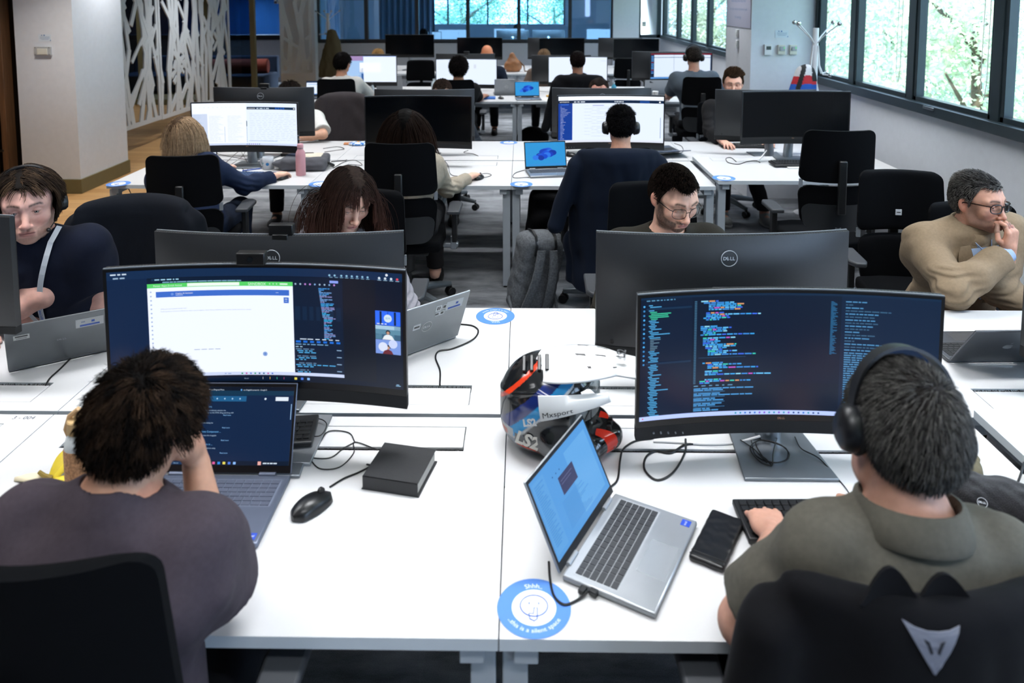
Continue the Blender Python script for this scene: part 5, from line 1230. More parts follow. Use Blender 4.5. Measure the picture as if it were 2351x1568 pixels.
def skin_mat():
 if 'skin' in MATS: return MATS['skin']
 m = mat('skin', '#ffffff', 0.48, attr=True, var=0.07, vscale=60, bump=0.12, bscale=500, spec=0.35)
 b = m.node_tree.nodes['Principled BSDF']; b.inputs['Subsurface Weight'].default_value = 0.10; b.inputs['Subsurface Radius'].default_value = (0.01, 0.004, 0.002); b.inputs['Subsurface Scale'].default_value = 0.5
 return m
def hair_mat(name, col, rough=0.6):
 return mat('hair_' + name, '#ffffff', rough, attr=True, var=0.25, vscale=90, spec=0.06)
def cloth_mat(name, col, rough=0.85, bump=0.35, bs=700, var=0.08):
 return mat('cloth_' + name, col, rough, var=var, vscale=90, bump=bump, bscale=bs, spec=0.15, sheen=0.02)
# ---- head: local frame, origin between the ears at eye height; x right, y forward, z up
def head_parts(P):
 """returns sdf(q) in head coordinates, q already divided by the head scale"""
 fem = P.get('fem', 0); jaw = P.get('jaw', 1.0); lid = P.get('eye', 0.6); nose = P.get('nose', 1.0); look = P.get('look', (0, 0))
 def fn(q):
  x = q[:, 0]; ax = np.abs(x); m = np.stack([ax, q[:, 1], q[:, 2]], 1)
  d = s_ell(q, (0, -0.014, 0.034), (0.074, 0.094, 0.082))
  d = smin(d, s_ell(q, (0, -0.05, 0.0), (0.064, 0.055, 0.062)), 0.03)                    # occiput
  d = smin(d, s_ell(q, (0, 0.030, 0.012), (0.066, 0.062, 0.062)), 0.03)                  # brow block
  d = smin(d, s_ell(q, (0, 0.030, -0.040), (0.056 * (1 - 0.04 * fem), 0.055, 0.062)), 0.03)  # cheeks
  d = smin(d, s_ell(m, (0.022, 0.030, -0.078), (0.034 * jaw, 0.046, 0.028)), 0.028)     # jaw body
  d = smin(d, s_caps(m, (0.056 * jaw, -0.012, -0.030), (0.047 * jaw, 0.010, -0.078), 0.014, 0.012), 0.028)   # jaw angle
  d = smin(d, s_ell(q, (0, 0.066, -0.100), (0.022 * jaw, 0.016, 0.016)), 0.022)           # chin
  d = smin(d, s_caps(m, (0.012, 0.083, 0.021), (0.048, 0.068, 0.020), 0.011 - 0.003 * fem, 0.009), 0.018)  # brow ridge
  d = smin(d, s_ell(m, (0.043, 0.060, -0.028), (0.022, 0.018, 0.018)), 0.022)             # cheek bone
  d = smax(d, -s_ell(m, (0.032, 0.098, 0.0), (0.019, 0.021, 0.013)), 0.014)               # eye hollow
  d = smin(d, s_ell(m, (0.031, 0.0725, -0.001), (0.0150, 0.0148, 0.0140)), 0.004)         # lids over the ball
  so = 0.0052 * lid; d = smax(d, -s_ell(m, (0.031, 0.090, -0.0015 - 0.0025 * (1 - lid)), (0.0135, 0.0085, max(so, 0.0012))), 0.0015)   # lid slit
  d = smin(d, s_caps(q, (0, 0.083, 0.006), (0, 0.108 * nose ** 0.3, -0.036), 0.0078, 0.0105 * nose), 0.012)   # nose bridge
  d = smin(d, s_ell(q, (0, 0.107, -0.040), (0.0115 * nose, 0.0115, 0.0095)), 0.006)
  d = smin(d, s_ell(m, (0.0125, 0.098, -0.043), (0.0078 * nose, 0.0095, 0.0068)), 0.006)
  d = smax(d, -s_ell(m, (0.0065, 0.1005, -0.051), (0.0035, 0.005, 0.0035)), 0.003)          # nostrils
  d = smin(d, s_ell(q, (0, 0.078, -0.068), (0.028, 0.018, 0.020)), 0.016)                  # muzzle
  wz = -0.0665 + 0.0018 * np.cos(x * 180)
  d = smin(d, s_ell(m, (0.007, 0.0935, -0.0640), (0.0155, 0.0055, 0.0042)), 0.005)          # upper lip
  d = smin(d, s_ell(q, (0, 0.0915, -0.0735), (0.0175, 0.0065, 0.0055)), 0.005)             # lower lip
  d = smax(d, -s_ell(q, (0, 0.100, -0.0685), (0.0245, 0.0075, 0.0011)), 0.0025)             # mouth line
  d = smax(d, -s_ell(q, (0, 0.101, -0.058), (0.0035, 0.0075, 0.006)), 0.006)                # philtrum
  d = smax(d, -s_ell(q, (0, 0.092, -0.0855), (0.02, 0.006, 0.005)), 0.008)
  if P.get('ears', True):
   Re = rotm(0.18, 0, -0.35)
   e = s_ell(m, (0.0765, -0.014, -0.012), (0.0085, 0.0175, 0.0300), rotm(0.15, 0.1, 0.45))
   e = smax(e, -s_ell(m, (0.0855, -0.008, -0.008), (0.0065, 0.0095, 0.0165), rotm(0.15, 0.1, 0.45)), 0.004)
   d = smin(d, e, 0.008)
  return d
 return fn
def head_color(P):
 sk = np.array(hexc(P.get('skin', '#c99a84'))) * 1.25; lip = np.array(hexc(P.get('lip', '#a8625a'))); hr = np.array(hexc(P.get('hair', '#2a211c')))
 beard = P.get('beard', 0.0); bc = np.array(hexc(P.get('beard_col', P.get('hair', '#2a211c')))); brow = P.get('brow', 1.0)
 def fn(q):
  x, y, z = q.T; ax = np.abs(x); c = np.tile(sk, (len(q), 1))
  def blend(w, col):
   nonlocal c
   w = np.clip(w, 0, 1)[:, None]; c = c * (1 - w) + col * w
  face = np.clip((y - 0.03) / 0.03, 0, 1)
  red = np.array([sk[0] * 1.03, sk[1] * 0.80, sk[2] * 0.78])
  blend(face * 0.6 * np.exp(-((ax - 0.04) / 0.02) ** 2 - ((z + 0.035) / 0.02) ** 2), red)
  blend(face * 0.6 * np.exp(-(ax / 0.014) ** 2 - ((z + 0.04) / 0.014) ** 2) * (y > 0.09), red)
  blend(0.7 * (ax > 0.074) * (y < 0.02), red)
  nz = 0.5 + 0.5 * np.sin(x * 1900 + 3 * np.sin(z * 900)) * np.sin(z * 1700 + 2 * np.sin(x * 1100))
  if beard > 0:
   reg = np.clip((-0.040 - z + 0.45 * np.clip(0.055 - ax, -0.02, 0.0)) / 0.010, 0, 1)
   side = np.clip((ax - 0.048) / 0.010, 0, 1) * np.clip((0.012 - z) / 0.012, 0, 1) * np.clip((y + 0.004) / 0.010, 0, 1) * np.clip((0.055 - y) / 0.02, 0, 1)
   low = np.clip((-0.083 - z) / 0.006, 0, 1); jawl = np.clip((ax - 0.030) / 0.010, 0, 1) * np.clip((-0.045 - 0.5 * (0.06 - ax) - z) / 0.010, 0, 1)
   mus = np.exp(-((z + 0.0565) / 0.0068) ** 4) * np.clip((0.034 - ax) / 0.008, 0, 1); gob = np.clip((ax - 0.024) / 0.005, 0, 1) * np.clip((-0.055 - z) / 0.006, 0, 1) * (ax < 0.045)
   w = np.maximum.reduce([low, jawl, mus, gob, side]) * np.clip((y + 0.01) / 0.02, 0, 1) * np.clip((0.128 + z) / 0.01, 0, 1)
   sp = np.exp(-(ax / 0.012) ** 2 - ((z + 0.083) / 0.004) ** 2) * 0.0
   blend(w * beard * (0.72 + 0.28 * nz), bc)
  lipw = np.exp(-((z + 0.0685) / 0.0075) ** 4) * np.clip((0.0235 - ax) / 0.004, 0, 1) * (y > 0.084)
  blend(lipw * 0.8, lip); blend(np.exp(-((z + 0.0685) / 0.0014) ** 2) * np.clip((0.025 - ax) / 0.003, 0, 1) * (y > 0.082) * 0.75, lip * 0.3)
  bz = 0.0235 + 0.004 * np.sin(np.clip((ax - 0.012) / 0.04, 0, 1) * 2.4) - 0.004 * np.clip((ax - 0.042) / 0.01, 0, 1)
  blend(brow * np.exp(-((z - bz) / (0.0050 - 0.04 * np.clip(ax - 0.03, 0, 0.03))) ** 2) * np.clip((ax - 0.010) / 0.004, 0, 1) * np.clip((0.053 - ax) / 0.006, 0, 1) * face * (0.75 + 0.25 * nz), hr * 0.45)
  rr = np.sqrt(((ax - 0.031) / 0.0150) ** 2 + ((z + 0.003) / 0.0075) ** 2)
  blend(P.get('lash', 0.7) * np.exp(-((z - (-0.0015 + 0.0042 * P.get('eye', 0.6))) / 0.0016) ** 2) * (rr < 1.15) * face, hr * 0.35)
  blend(0.22 * np.exp(-((rr - 1.2) / 0.5) ** 2) * face, red * 0.6)
  if P.get('scalp'):     # short-cropped or thinning hair shows as a tinted scalp
   cap = np.clip((z - (0.052 + 0.0 * y) + np.clip(-y, 0, 0.1) * 0.9) / 0.012, 0, 1)
   blend(cap * P['scalp'], hr)
  return c
 return fn
FING = [(-0.030, 0.070, 0.0090), (-0.0095, 0.079, 0.0092), (0.0115, 0.073, 0.0088), (0.0310, 0.057, 0.0078)]
def hand_chains(side, curl, thumb=0.5, spread=0.0):
 """joint positions in hand coordinates: y forward from the wrist, z to the back of the hand; side +1 = right hand (thumb at -x)"""
 out = []
 c = curl if hasattr(curl, '__len__') else [curl] * 4
 for i, (bx, L, r) in enumerate(FING):
  bx2 = bx * side; p = V(bx2, 0.092 - 0.006 * abs(i - 1), 0.0); a = c[i] * 0.45; sp = spread * (i - 1.5) * 0.12 * side
  pts = [p.copy()]
  for k, f_ in enumerate((0.46, 0.30, 0.24)):
   p = p + L * f_ * V(math.sin(sp), math.cos(a) * math.cos(sp), -math.sin(a)); pts.append(p.copy()); a += c[i] * (1.0 if k == 0 else 0.75)
  out.append((pts, r))
 tx = -0.030 * side; t = thumb
 b0 = V(tx * 0.6, 0.022, -0.006); b1 = V(tx - 0.022 * side, 0.055, -0.012 - 0.010 * t); b2 = V(tx - 0.030 * side + 0.014 * side * t, 0.085, -0.016 - 0.018 * t); b3 = V(tx - 0.030 * side + 0.026 * side * t, 0.108, -0.018 - 0.022 * t)
 out.append(([b0, b1, b2, b3], 0.0105))
 return out
def hand_sdf(side, curl, thumb=0.5, spread=0.0, scale=1.0):
 ch = hand_chains(side, curl, thumb, spread)
 def fn(q):
  q = q / scale
  d = s_ell(q, (0.0, 0.050, 0.0), (0.040, 0.052, 0.0150))
  d = smin(d, s_box(q, (0.0, 0.062, -0.001), (0.038, 0.034, 0.0125), rd=0.012), 0.012)
  d = smin(d, s_caps(q, (0, -0.04, 0.0), (0, 0.02, 0), 0.026, 0.024), 0.02)
  d = smin(d, s_ell(q, (-0.022 * side, 0.035, -0.009), (0.016, 0.028, 0.014)), 0.012)
  for pts, r in ch:
   dd = None
   rr = [r * 1.05, r, r * 0.93, r * 0.82]
   for k in range(3):
    e = s_caps(q, pts[k], pts[k + 1], rr[k], rr[k + 1]); dd = e if dd is None else smin(dd, e, 0.003)
   d = smin(d, dd, 0.006)
  for pts, r in ch[:4]: d = smin(d, s_ell(q, pts[0] + V(0, -0.002, 0.003), (r * 0.95, r * 1.1, r * 0.8)), 0.006)
  return d * scale
 return fn
def ik(a, c, l1, l2, pole):
 a = np.asarray(a, float); c = np.asarray(c, float); v = c - a; d = np.linalg.norm(v)
 if d > (l1 + l2) * 0.995: c = a + v / d * (l1 + l2) * 0.995; v = c - a; d = np.linalg.norm(v)
 x = (l1 * l1 - l2 * l2 + d * d) / (2 * d); h = math.sqrt(max(l1 * l1 - x * x, 0)); n = v / d
 p = np.asarray(pole, float); p = nrm(p - n * np.dot(p, n))
 return a + n * x + p * h, c
def make_person(label, x, y, rz, P):
 """seated figure. Origin on the floor under the hips, facing local +y. Positions in P are world coordinates."""
 root = thing('person', label, 'person', (x, y, 0), rz, P.get('group', 'people at the desks'))
 Rz = rotm(0, 0, rz); O = V(x, y, 0)
 L = lambda w: (np.asarray(w, float) - O) @ Rz            # world -> local
 LR = lambda R: Rz.T @ R
 S = P.get('size', 1.0); fem = P.get('fem', 0)
 head = L(P['head']); HR = LR(P['hrot']); hs = P.get('hs', 1.04) * (0.96 if fem else 1.0)
 hip = V(0, 0, P.get('hipz', 0.53))
 nb_off = P.get('neckoff', (0, -0.035, -0.165))
 neck = head + HR @ (V(*nb_off) * hs * 0.55) + V(0, nb_off[1] * 0.4, nb_off[2] * 0.62) * hs
 up = nrm(neck - hip); tl = np.linalg.norm(neck - hip)
 tw = P.get('twist', 0.0)
 right = nrm(np.cross(V(-math.sin(tw), math.cos(tw), 0), up)); fwd = np.cross(up, right)
 TR = np.array([right, fwd, up]).T                         # torso axes
 sw = (0.165 if fem else 0.190) * S * P.get('broad', 1.0)
 shr = P.get('shrug', (0.0, 0.0)); shf = P.get('shfwd', (0.0, 0.0))
 chestc = hip + up * tl * 0.66
 SHO = {}; ELB = {}; WRI = {}
 for sd, nm in ((-1, 'l'), (1, 'r')):
  i = 0 if sd < 0 else 1
  SHO[sd] = neck + right * sd * sw + up * (-0.055 + shr[i]) + fwd * (-0.005 + shf[i])
  w = L(P['hand_' + nm]) if P.get('hand_' + nm) is not None else hip + V(sd * 0.2, 0.36, 0.13)
  pole = P.get('pole_' + nm, (sd * 0.7, -0.5, -0.8))
  if P.get('elbow_' + nm) is not None: ELB[sd] = L(P['elbow_' + nm]); WRI[sd] = w
  else: ELB[sd], WRI[sd] = ik(SHO[sd], w, 0.285 * S, 0.255 * S, pole)
 LEG = {}
 for sd, nm in ((-1, 'l'), (1, 'r')):
  k = P.get('knee_' + nm, (sd * 0.12, 0.42, 0.53)); a = P.get('ankle_' + nm, (sd * 0.13, 0.40, 0.10))
  LEG[sd] = (hip + V(sd * 0.09, 0, -0.01), V(*k), V(*a))
 arm_r = (0.047, 0.040, 0.027) if not fem else (0.040, 0.034, 0.023)
 arm_r = tuple(r * S * P.get('bulk', 1.0) for r in arm_r); bk = P.get('bulk', 1.0)
 dep = 0.115 * bk * (0.9 if fem else 1.0)
 def torso(p, g=0.0):
  d = s_ell(p, hip + V(0, -0.01, 0.03), (0.175 * bk + g, 0.135 + g, 0.13 + g))
  d = smin(d, s_ell(p, hip + up * tl * 0.30 + fwd * 0.01, (0.150 * bk + g, dep + g, 0.16 + g), TR), 0.06)
  d = smin(d, s_ell(p, chestc, (0.165 * bk * (sw / 0.19) + g, dep * 1.02 + g, 0.19 + g), TR), 0.06)
  d = smin(d, s_caps(p, SHO[-1] + right * 0.03, SHO[1] - right * 0.03, 0.058 * bk + g, 0.058 * bk + g), 0.06)
  d = smin(d, s_caps(p, SHO[-1] - up * 0.08 + right * 0.05 - fwd * 0.02, SHO[1] - up * 0.08 - right * 0.05 - fwd * 0.02, 0.085 * bk + g, 0.085 * bk + g), 0.06)
  d = smin(d, s_caps(p, neck - up * 0.06, neck + up * 0.01, 0.085 * S + g, 0.055 * S + g), 0.07)   # trapezius
  return d
 def arms(p, g=0.0, cut=None):
  d = np.full(len(p), 1e3)
  for sd in (-1, 1):
   a, e, w = SHO[sd], ELB[sd], WRI[sd]
   u = s_caps(p, a, e, arm_r[0] * 1.12 + g, arm_r[1] + g)
   f_ = s_caps(p, e, e + (w - e) * 0.35, arm_r[1] * 1.0 + g, arm_r[1] * 1.02 + g); f_ = smin(f_, s_caps(p, e + (w - e) * 0.35, w, arm_r[1] * 1.02 + g, arm_r[2] + g), 0.02)
   if cut is None: dd = smin(u, f_, 0.02)
   elif cut <= 1: 
    n = nrm(e - a); dd = smax(u, ((p - (a + (e - a) * cut)) @ n), 0.006)
   else:
    n = nrm(w - e); dd = smin(u, smax(f_, ((p - (e + (w - e) * (cut - 1))) @ n), 0.006), 0.025)
   d = np.minimum(d, dd)
  return d
 hn = head + HR @ (V(0, -0.018, -0.05) * hs)
 nr = (0.054 if fem else 0.062) * S
 def neckf(p, g=0.0): return s_caps(p, hn, neck - up * 0.03 + fwd * 0.0, nr * 0.95 + g, nr * 1.08 + g)
 def legs(p, g=0.0):
  d = np.full(len(p), 1e3)
  for sd in (-1, 1):
   h, k, a = LEG[sd]; d = np.minimum(d, smin(s_caps(p, h, k, 0.088 * bk + g, 0.060 + g), s_caps(p, k, a, 0.060 + g, 0.042 + g), 0.03))
  return d
 hf = head_parts(P); hc = head_color(P)
 HF = {}
 for sd, nm in ((-1, 'l'), (1, 'r')):
  pr = P.get('pose_' + nm, dict(curl=0.45, thumb=0.4)); fw = P.get('hdir_' + nm)
  fw = L(np.array(fw) + O) if fw is not None else (WRI[sd] - ELB[sd])
  upv = P.get('hup_' + nm, (0, 0, 1)); upv = L(np.array(upv) + O)
  FR = frame(fw, upv)
  HF[sd] = (FR, WRI[sd] + nrm(WRI[sd] - ELB[sd]) * 0.02, hand_sdf(sd, pr['curl'], pr.get('thumb', 0.4), pr.get('spread', 0.3), (0.93 if fem else 1.03) * S))
 def body(p):
  d = torso(p); d = smin(d, arms(p), 0.03); d = smin(d, legs(p), 0.05)
  d = smin(d, neckf(p), 0.03)
  q = ((p - head) @ HR) / hs; near = np.linalg.norm(q, axis=1) < 0.22
  hd = (np.linalg.norm(q, axis=1) - 0.1) * hs
  if near.any(): hd[near] = hf(q[near]) * hs
  d = smin(d, hd, 0.012)
  for sd in (-1, 1):
   FR, o, f_ = HF[sd]; q = (p - o) @ FR; dn = np.linalg.norm(q - V(0, 0.06, 0), axis=1); near = dn < 0.2
   hd = dn - 0.1
   if near.any(): hd[near] = f_(q[near])
   d = smin(d, hd, 0.008)
  for sd in (-1, 1):
   a = LEG[sd][2]; d = smin(d, s_caps(p, a - V(0, 0.03, 0.03), a + V(0, 0.14, -0.055), 0.036, 0.028), 0.02)
  return d
 pts = np.array([head, hip, *SHO.values(), *ELB.values(), *WRI.values(), *[q for l in LEG.values() for q in l]])
 lo, hi = pts.min(0) - 0.26, pts.max(0) + 0.26; lo[2] = max(lo[2], -0.01)
 res = P.get('res', 0.011); hres = P.get('hres', 0.0042); mres = P.get('mres', 0.0042)
 balls = [(head + HR @ V(0, 0.01, -0.01), 0.155 * hs, hres)]
 for sd in (-1, 1): balls.append((HF[sd][1] + HF[sd][0] @ V(0, 0.07, -0.01), 0.12, mres))
 VS, FS, n = [], [], 0
 vs, fs = mesh_sdf(body, lo, hi, res)
 cen = vs[fs].mean(1); keep = np.ones(len(fs), bool)
 for c, r, _ in balls: keep &= np.linalg.norm(cen - c, axis=1) > r - res * 0.5
 VS.append(vs); FS.append(fs[keep]); n += len(vs)
 for c, r, h_ in balls:
  v2, f2 = mesh_sdf(body, c - r - 2 * h_, c + r + 2 * h_, h_); cen = v2[f2].mean(1); f2 = f2[np.linalg.norm(cen - c, axis=1) < r]
  VS.append(v2); FS.append(f2 + n); n += len(v2)
 vs = np.concatenate(VS); fs = np.concatenate(FS)
 used = np.zeros(len(vs), bool); used[fs.ravel()] = True; mp = np.cumsum(used) - 1; vs = vs[used]; fs = mp[fs]
 q = ((vs - head) @ HR) / hs; cols = np.tile(np.array(hexc(P.get('skin', '#c99a84'))) * 1.25, (len(vs), 1)); nh = np.linalg.norm(q - V(0, 0, -0.01), axis=1) < 0.16
 cols[nh] = hc(q[nh])
 bo = mesh_from('body', vs, fs, skin_mat(), root, cols)
 # eyes
 if P.get('face', True):
  lx, lz = P.get('look', (0, 0))
  for sx in (-1, 1):
   e = MB(); c = V(sx * 0.031, 0.0725, -0.001); Re = rotm(lz, 0, -lx)
   e.col('#d9d4ce'); e.sphere((0, 0, 0), 0.0128, 16, 20)
   vv = np.concatenate(e.v)
   # iris and pupil discs bulging at the front
   e.col(P.get('iris', '#3a2a20')); a = np.arange(20) * 2 * PI / 20
   for rr, yy, cc in ((0.0066, 0.01150, P.get('iris', '#3a2a20')), (0.0032, 0.0128, '#050505')):
    e.col(cc); ring = [[rr * math.cos(t), yy, rr * math.sin(t)] for t in a] + [[0, yy + 0.0012, 0]]
    e.add(ring, [(20, (i + 1) % 20, i) for i in range(20)])
   e2 = MB(); allv = np.concatenate(e.v) @ Re.T + c
   e2.v = [((allv * hs) @ HR.T) + head]; e2.n = len(allv); e2.f = e.f; e2.m = e.m; e2.c = e.c
   e2.build('eye', mat('eye_surface', '#ffffff', 0.12, attr=True, var=0), root, colors=True, smooth=80)
 # clothes
 T = P.get('top', dict(name='shirt', col='#333333', sleeve=0.55))
 sl = T.get('sleeve', 0.55); g = T.get('g', 0.012); fold = T.get('fold', 0.006); colr = T.get('collar', 0.012)
 low = T.get('low', 0.02)
 def top(p):
  d = torso(p, g); a = arms(p, g + 0.004 * (1 if sl < 1 else 0.6), sl)
  if sl < 1:                                             # loose short sleeve
   for sd in (-1, 1):
    A, E_ = SHO[sd], ELB[sd]; nn = nrm(E_ - A); cutd = (p - (A + (E_ - A) * sl)) @ nn
    a = np.minimum(a, smax(s_caps(p, A, A + (E_ - A) * (sl + 0.1), arm_r[0] * 1.15 + g, arm_r[0] * 1.18 + g + 0.008), cutd, 0.005))
  d = smin(d, a, 0.045)
  w = wav(p, T.get('fscale', 22), 8, T.get('seed', 0)); w = np.sign(w) * np.abs(w) ** 1.3
  d = d - fold * w
  near_elb = np.minimum(np.linalg.norm(p - ELB[-1], axis=1), np.linalg.norm(p - ELB[1], axis=1))
  if sl > 1: d = d - 0.007 * np.exp(-(near_elb / 0.09) ** 2) * np.sin((p @ nrm(V(0.3, 0.2, 1))) * 190 + 4 * w)
  # neck opening
  nd = neckf(p, colr); d = smax(d, -smax(nd, -((p - (neck + up * T.get('ncut', -0.01))) @ nrm(up * 0.9 - fwd * T.get('scoop', -0.25))), 0.01), 0.006)
  d = smax(d, ((hip + V(0, 0, low)) - p)[:, 2], 0.01)
  return d
 tres = T.get('res', P.get('tres', 0.009))
 vs, fs = mesh_sdf(top, lo, hi, tres)
 tc = None
 to = mesh_from(T.get('name', 'shirt'), vs, fs, T.get('mat') or cloth_mat(T.get('name', 'shirt') + T.get('col', '#333')[1:], T.get('col', '#333333'), T.get('rough', 0.85), T.get('bump', 0.35), T.get('bs', 700)), root)
 if T.get('rib') or T.get('polo'):
  # collar ring around the neck
  b = MB(); n = 28; rr = nr + colr + 0.004; hgt = 0.03 if T.get('rib') else 0.034; a = np.linspace(0, 2 * PI, n + 1)
  nu = nrm((hn - neck) * 0.8 + up * 0.2 * np.linalg.norm(hn - neck)); fr_ = nrm(fwd - nu * np.dot(fwd, nu)); rt = np.cross(fr_, nu)
  base = neck + up * T.get('cz', -0.005)
  rows = []
  if T.get('rib'): prof = [(rr + 0.018, -0.02), (rr + 0.012, 0.0), (rr + 0.006, hgt * 0.8), (rr + 0.001, hgt), (rr - 0.006, hgt * 0.9), (rr - 0.006, 0)]
  else: prof = [(rr + 0.022, -0.022), (rr + 0.024, -0.014), (rr + 0.010, hgt), (rr + 0.003, hgt + 0.002), (rr - 0.003, hgt - 0.006), (rr - 0.003, -0.02)]
  Pm = []
  for t in a:
   dip = -0.018 * max(math.cos(t), 0) ** 2 * T.get('dip', 1.0)
   Pm.append([base + (fr_ * math.cos(t) * (1.02) + rt * math.sin(t)) * r_ + nu * (z_ + dip) for r_, z_ in prof])
  b.grid(np.array(Pm), closed_v=True); b.build('collar', MATS[to.data.materials[0].name] if to.data.materials[0].name in MATS else to.data.materials[0], to, smooth=60)
 if T.get('extra'): T['extra'](dict(root=root, top=to, neck=neck, up=up, right=right, fwd=fwd, SHO=SHO, ELB=ELB, WRI=WRI, hip=hip, head=head, HR=HR, hn=hn, nr=nr, topf=lambda p: smax(torso(p, g), -neckf(p, colr), 0.006), tl=tl))
 B = P.get('bottom', dict(col='#15171c'))
 def bot(p):
  d = smin(legs(p, 0.016), s_ell(p, hip + V(0, -0.01, 0.03), (0.19 * bk, 0.15, 0.12)), 0.05) - 0.004 * wav(p, 26, 6, 3)
  d = smax(d, p[:, 2] - (hip[2] + 0.10), 0.01)
  for sd in (-1, 1): pass
  return smax(d, (LEG[1][2][2] * 0.5 + LEG[-1][2][2] * 0.5 + 0.015) - p[:, 2], 0.006)
 vs, fs = mesh_sdf(bot, lo, hi, P.get('bres', 0.013)); mesh_from('trousers', vs, fs, cloth_mat('trousers' + B['col'][1:], B['col']), root)
 sc_ = P.get('shoe', '#1c1c1e'); soc = P.get('sole', '#2a2a2a')
 for sd in (-1, 1):
  a = LEG[sd][2]
  def shoe(p, a=a):
   q = p - a
   d = smin(s_ell(q, (0, 0.00, -0.035), (0.042, 0.062, 0.055)), s_ell(q, (0, 0.105, -0.062), (0.047, 0.095, 0.040)), 0.04)
   return smax(d, -(q[:, 2] + 0.088), 0.004)
  def sole(p, a=a):
   q = p - a; d = s_ell(q, (0, 0.065, -0.082), (0.052, 0.145, 0.05)); return smax(smax(d, q[:, 2] + 0.074, 0.004), -(q[:, 2] + 0.0985), 0.004)
  vs, fs = mesh_sdf(shoe, a + V(-0.09, -0.12, -0.12), a + V(0.09, 0.24, 0.05), P.get('sres', 0.008)); so_ = mesh_from('shoe', vs, fs, cloth_mat('shoe' + sc_[1:], sc_, 0.6, 0.1), root)
  vs, fs = mesh_sdf(sole, a + V(-0.09, -0.12, -0.12), a + V(0.09, 0.24, -0.05), P.get('sres', 0.008)); mesh_from('sole', vs, fs, cloth_mat('sole' + soc[1:], soc, 0.6, 0.1), so_)
 if P.get('hairdo'): P['hairdo'](root, head, HR, hs, P, dict(neck=neck, up=up, fwd=fwd, topf=top))
 if P.get('after'): P['after'](dict(root=root, head=head, HR=HR, hs=hs, neck=neck, up=up, right=right, fwd=fwd, SHO=SHO, ELB=ELB, WRI=WRI, top=to, topf=lambda p: torso(p, g), L=L, HF=HF, hip=hip))
 return root
# ---- hair: a close cap plus thousands of fine locks, all one mesh
def cap_sdf(q):
 d = s_ell(q, (0, -0.014, 0.034), (0.074, 0.094, 0.082)); d = smin(d, s_ell(q, (0, -0.05, 0.0), (0.064, 0.055, 0.062)), 0.03)
 return smin(d, s_ell(q, (0, 0.030, 0.012), (0.066, 0.062, 0.062)), 0.03)
def hairline(q, front=0.062, side=0.0, nape=-0.062, temple=0.02):
 """>0 where hair grows"""
 x, y, z = q.T; ax = np.abs(x)
 # limiting height as a function of forward position
 t = np.clip((y + 0.02) / 0.10, 0, 1)
 back = nape + 0.0 * y
 lim = np.where(y < -0.03, back, np.where(y < 0.012, nape + (side - nape) * np.clip((y + 0.03) / 0.012, 0, 1), side + (front - side) * np.clip((y - 0.012) / 0.030, 0, 1)))
 lim = lim + temple * np.exp(-((ax - 0.045) / 0.015) ** 2) * (y > 0.035) * 0.5
 ear = (np.abs(y + 0.012) < 0.022) & (ax > 0.06) & (z < 0.016)
 h = z - lim; h = np.where(ear, np.minimum(h, z - 0.016), h)
 return h
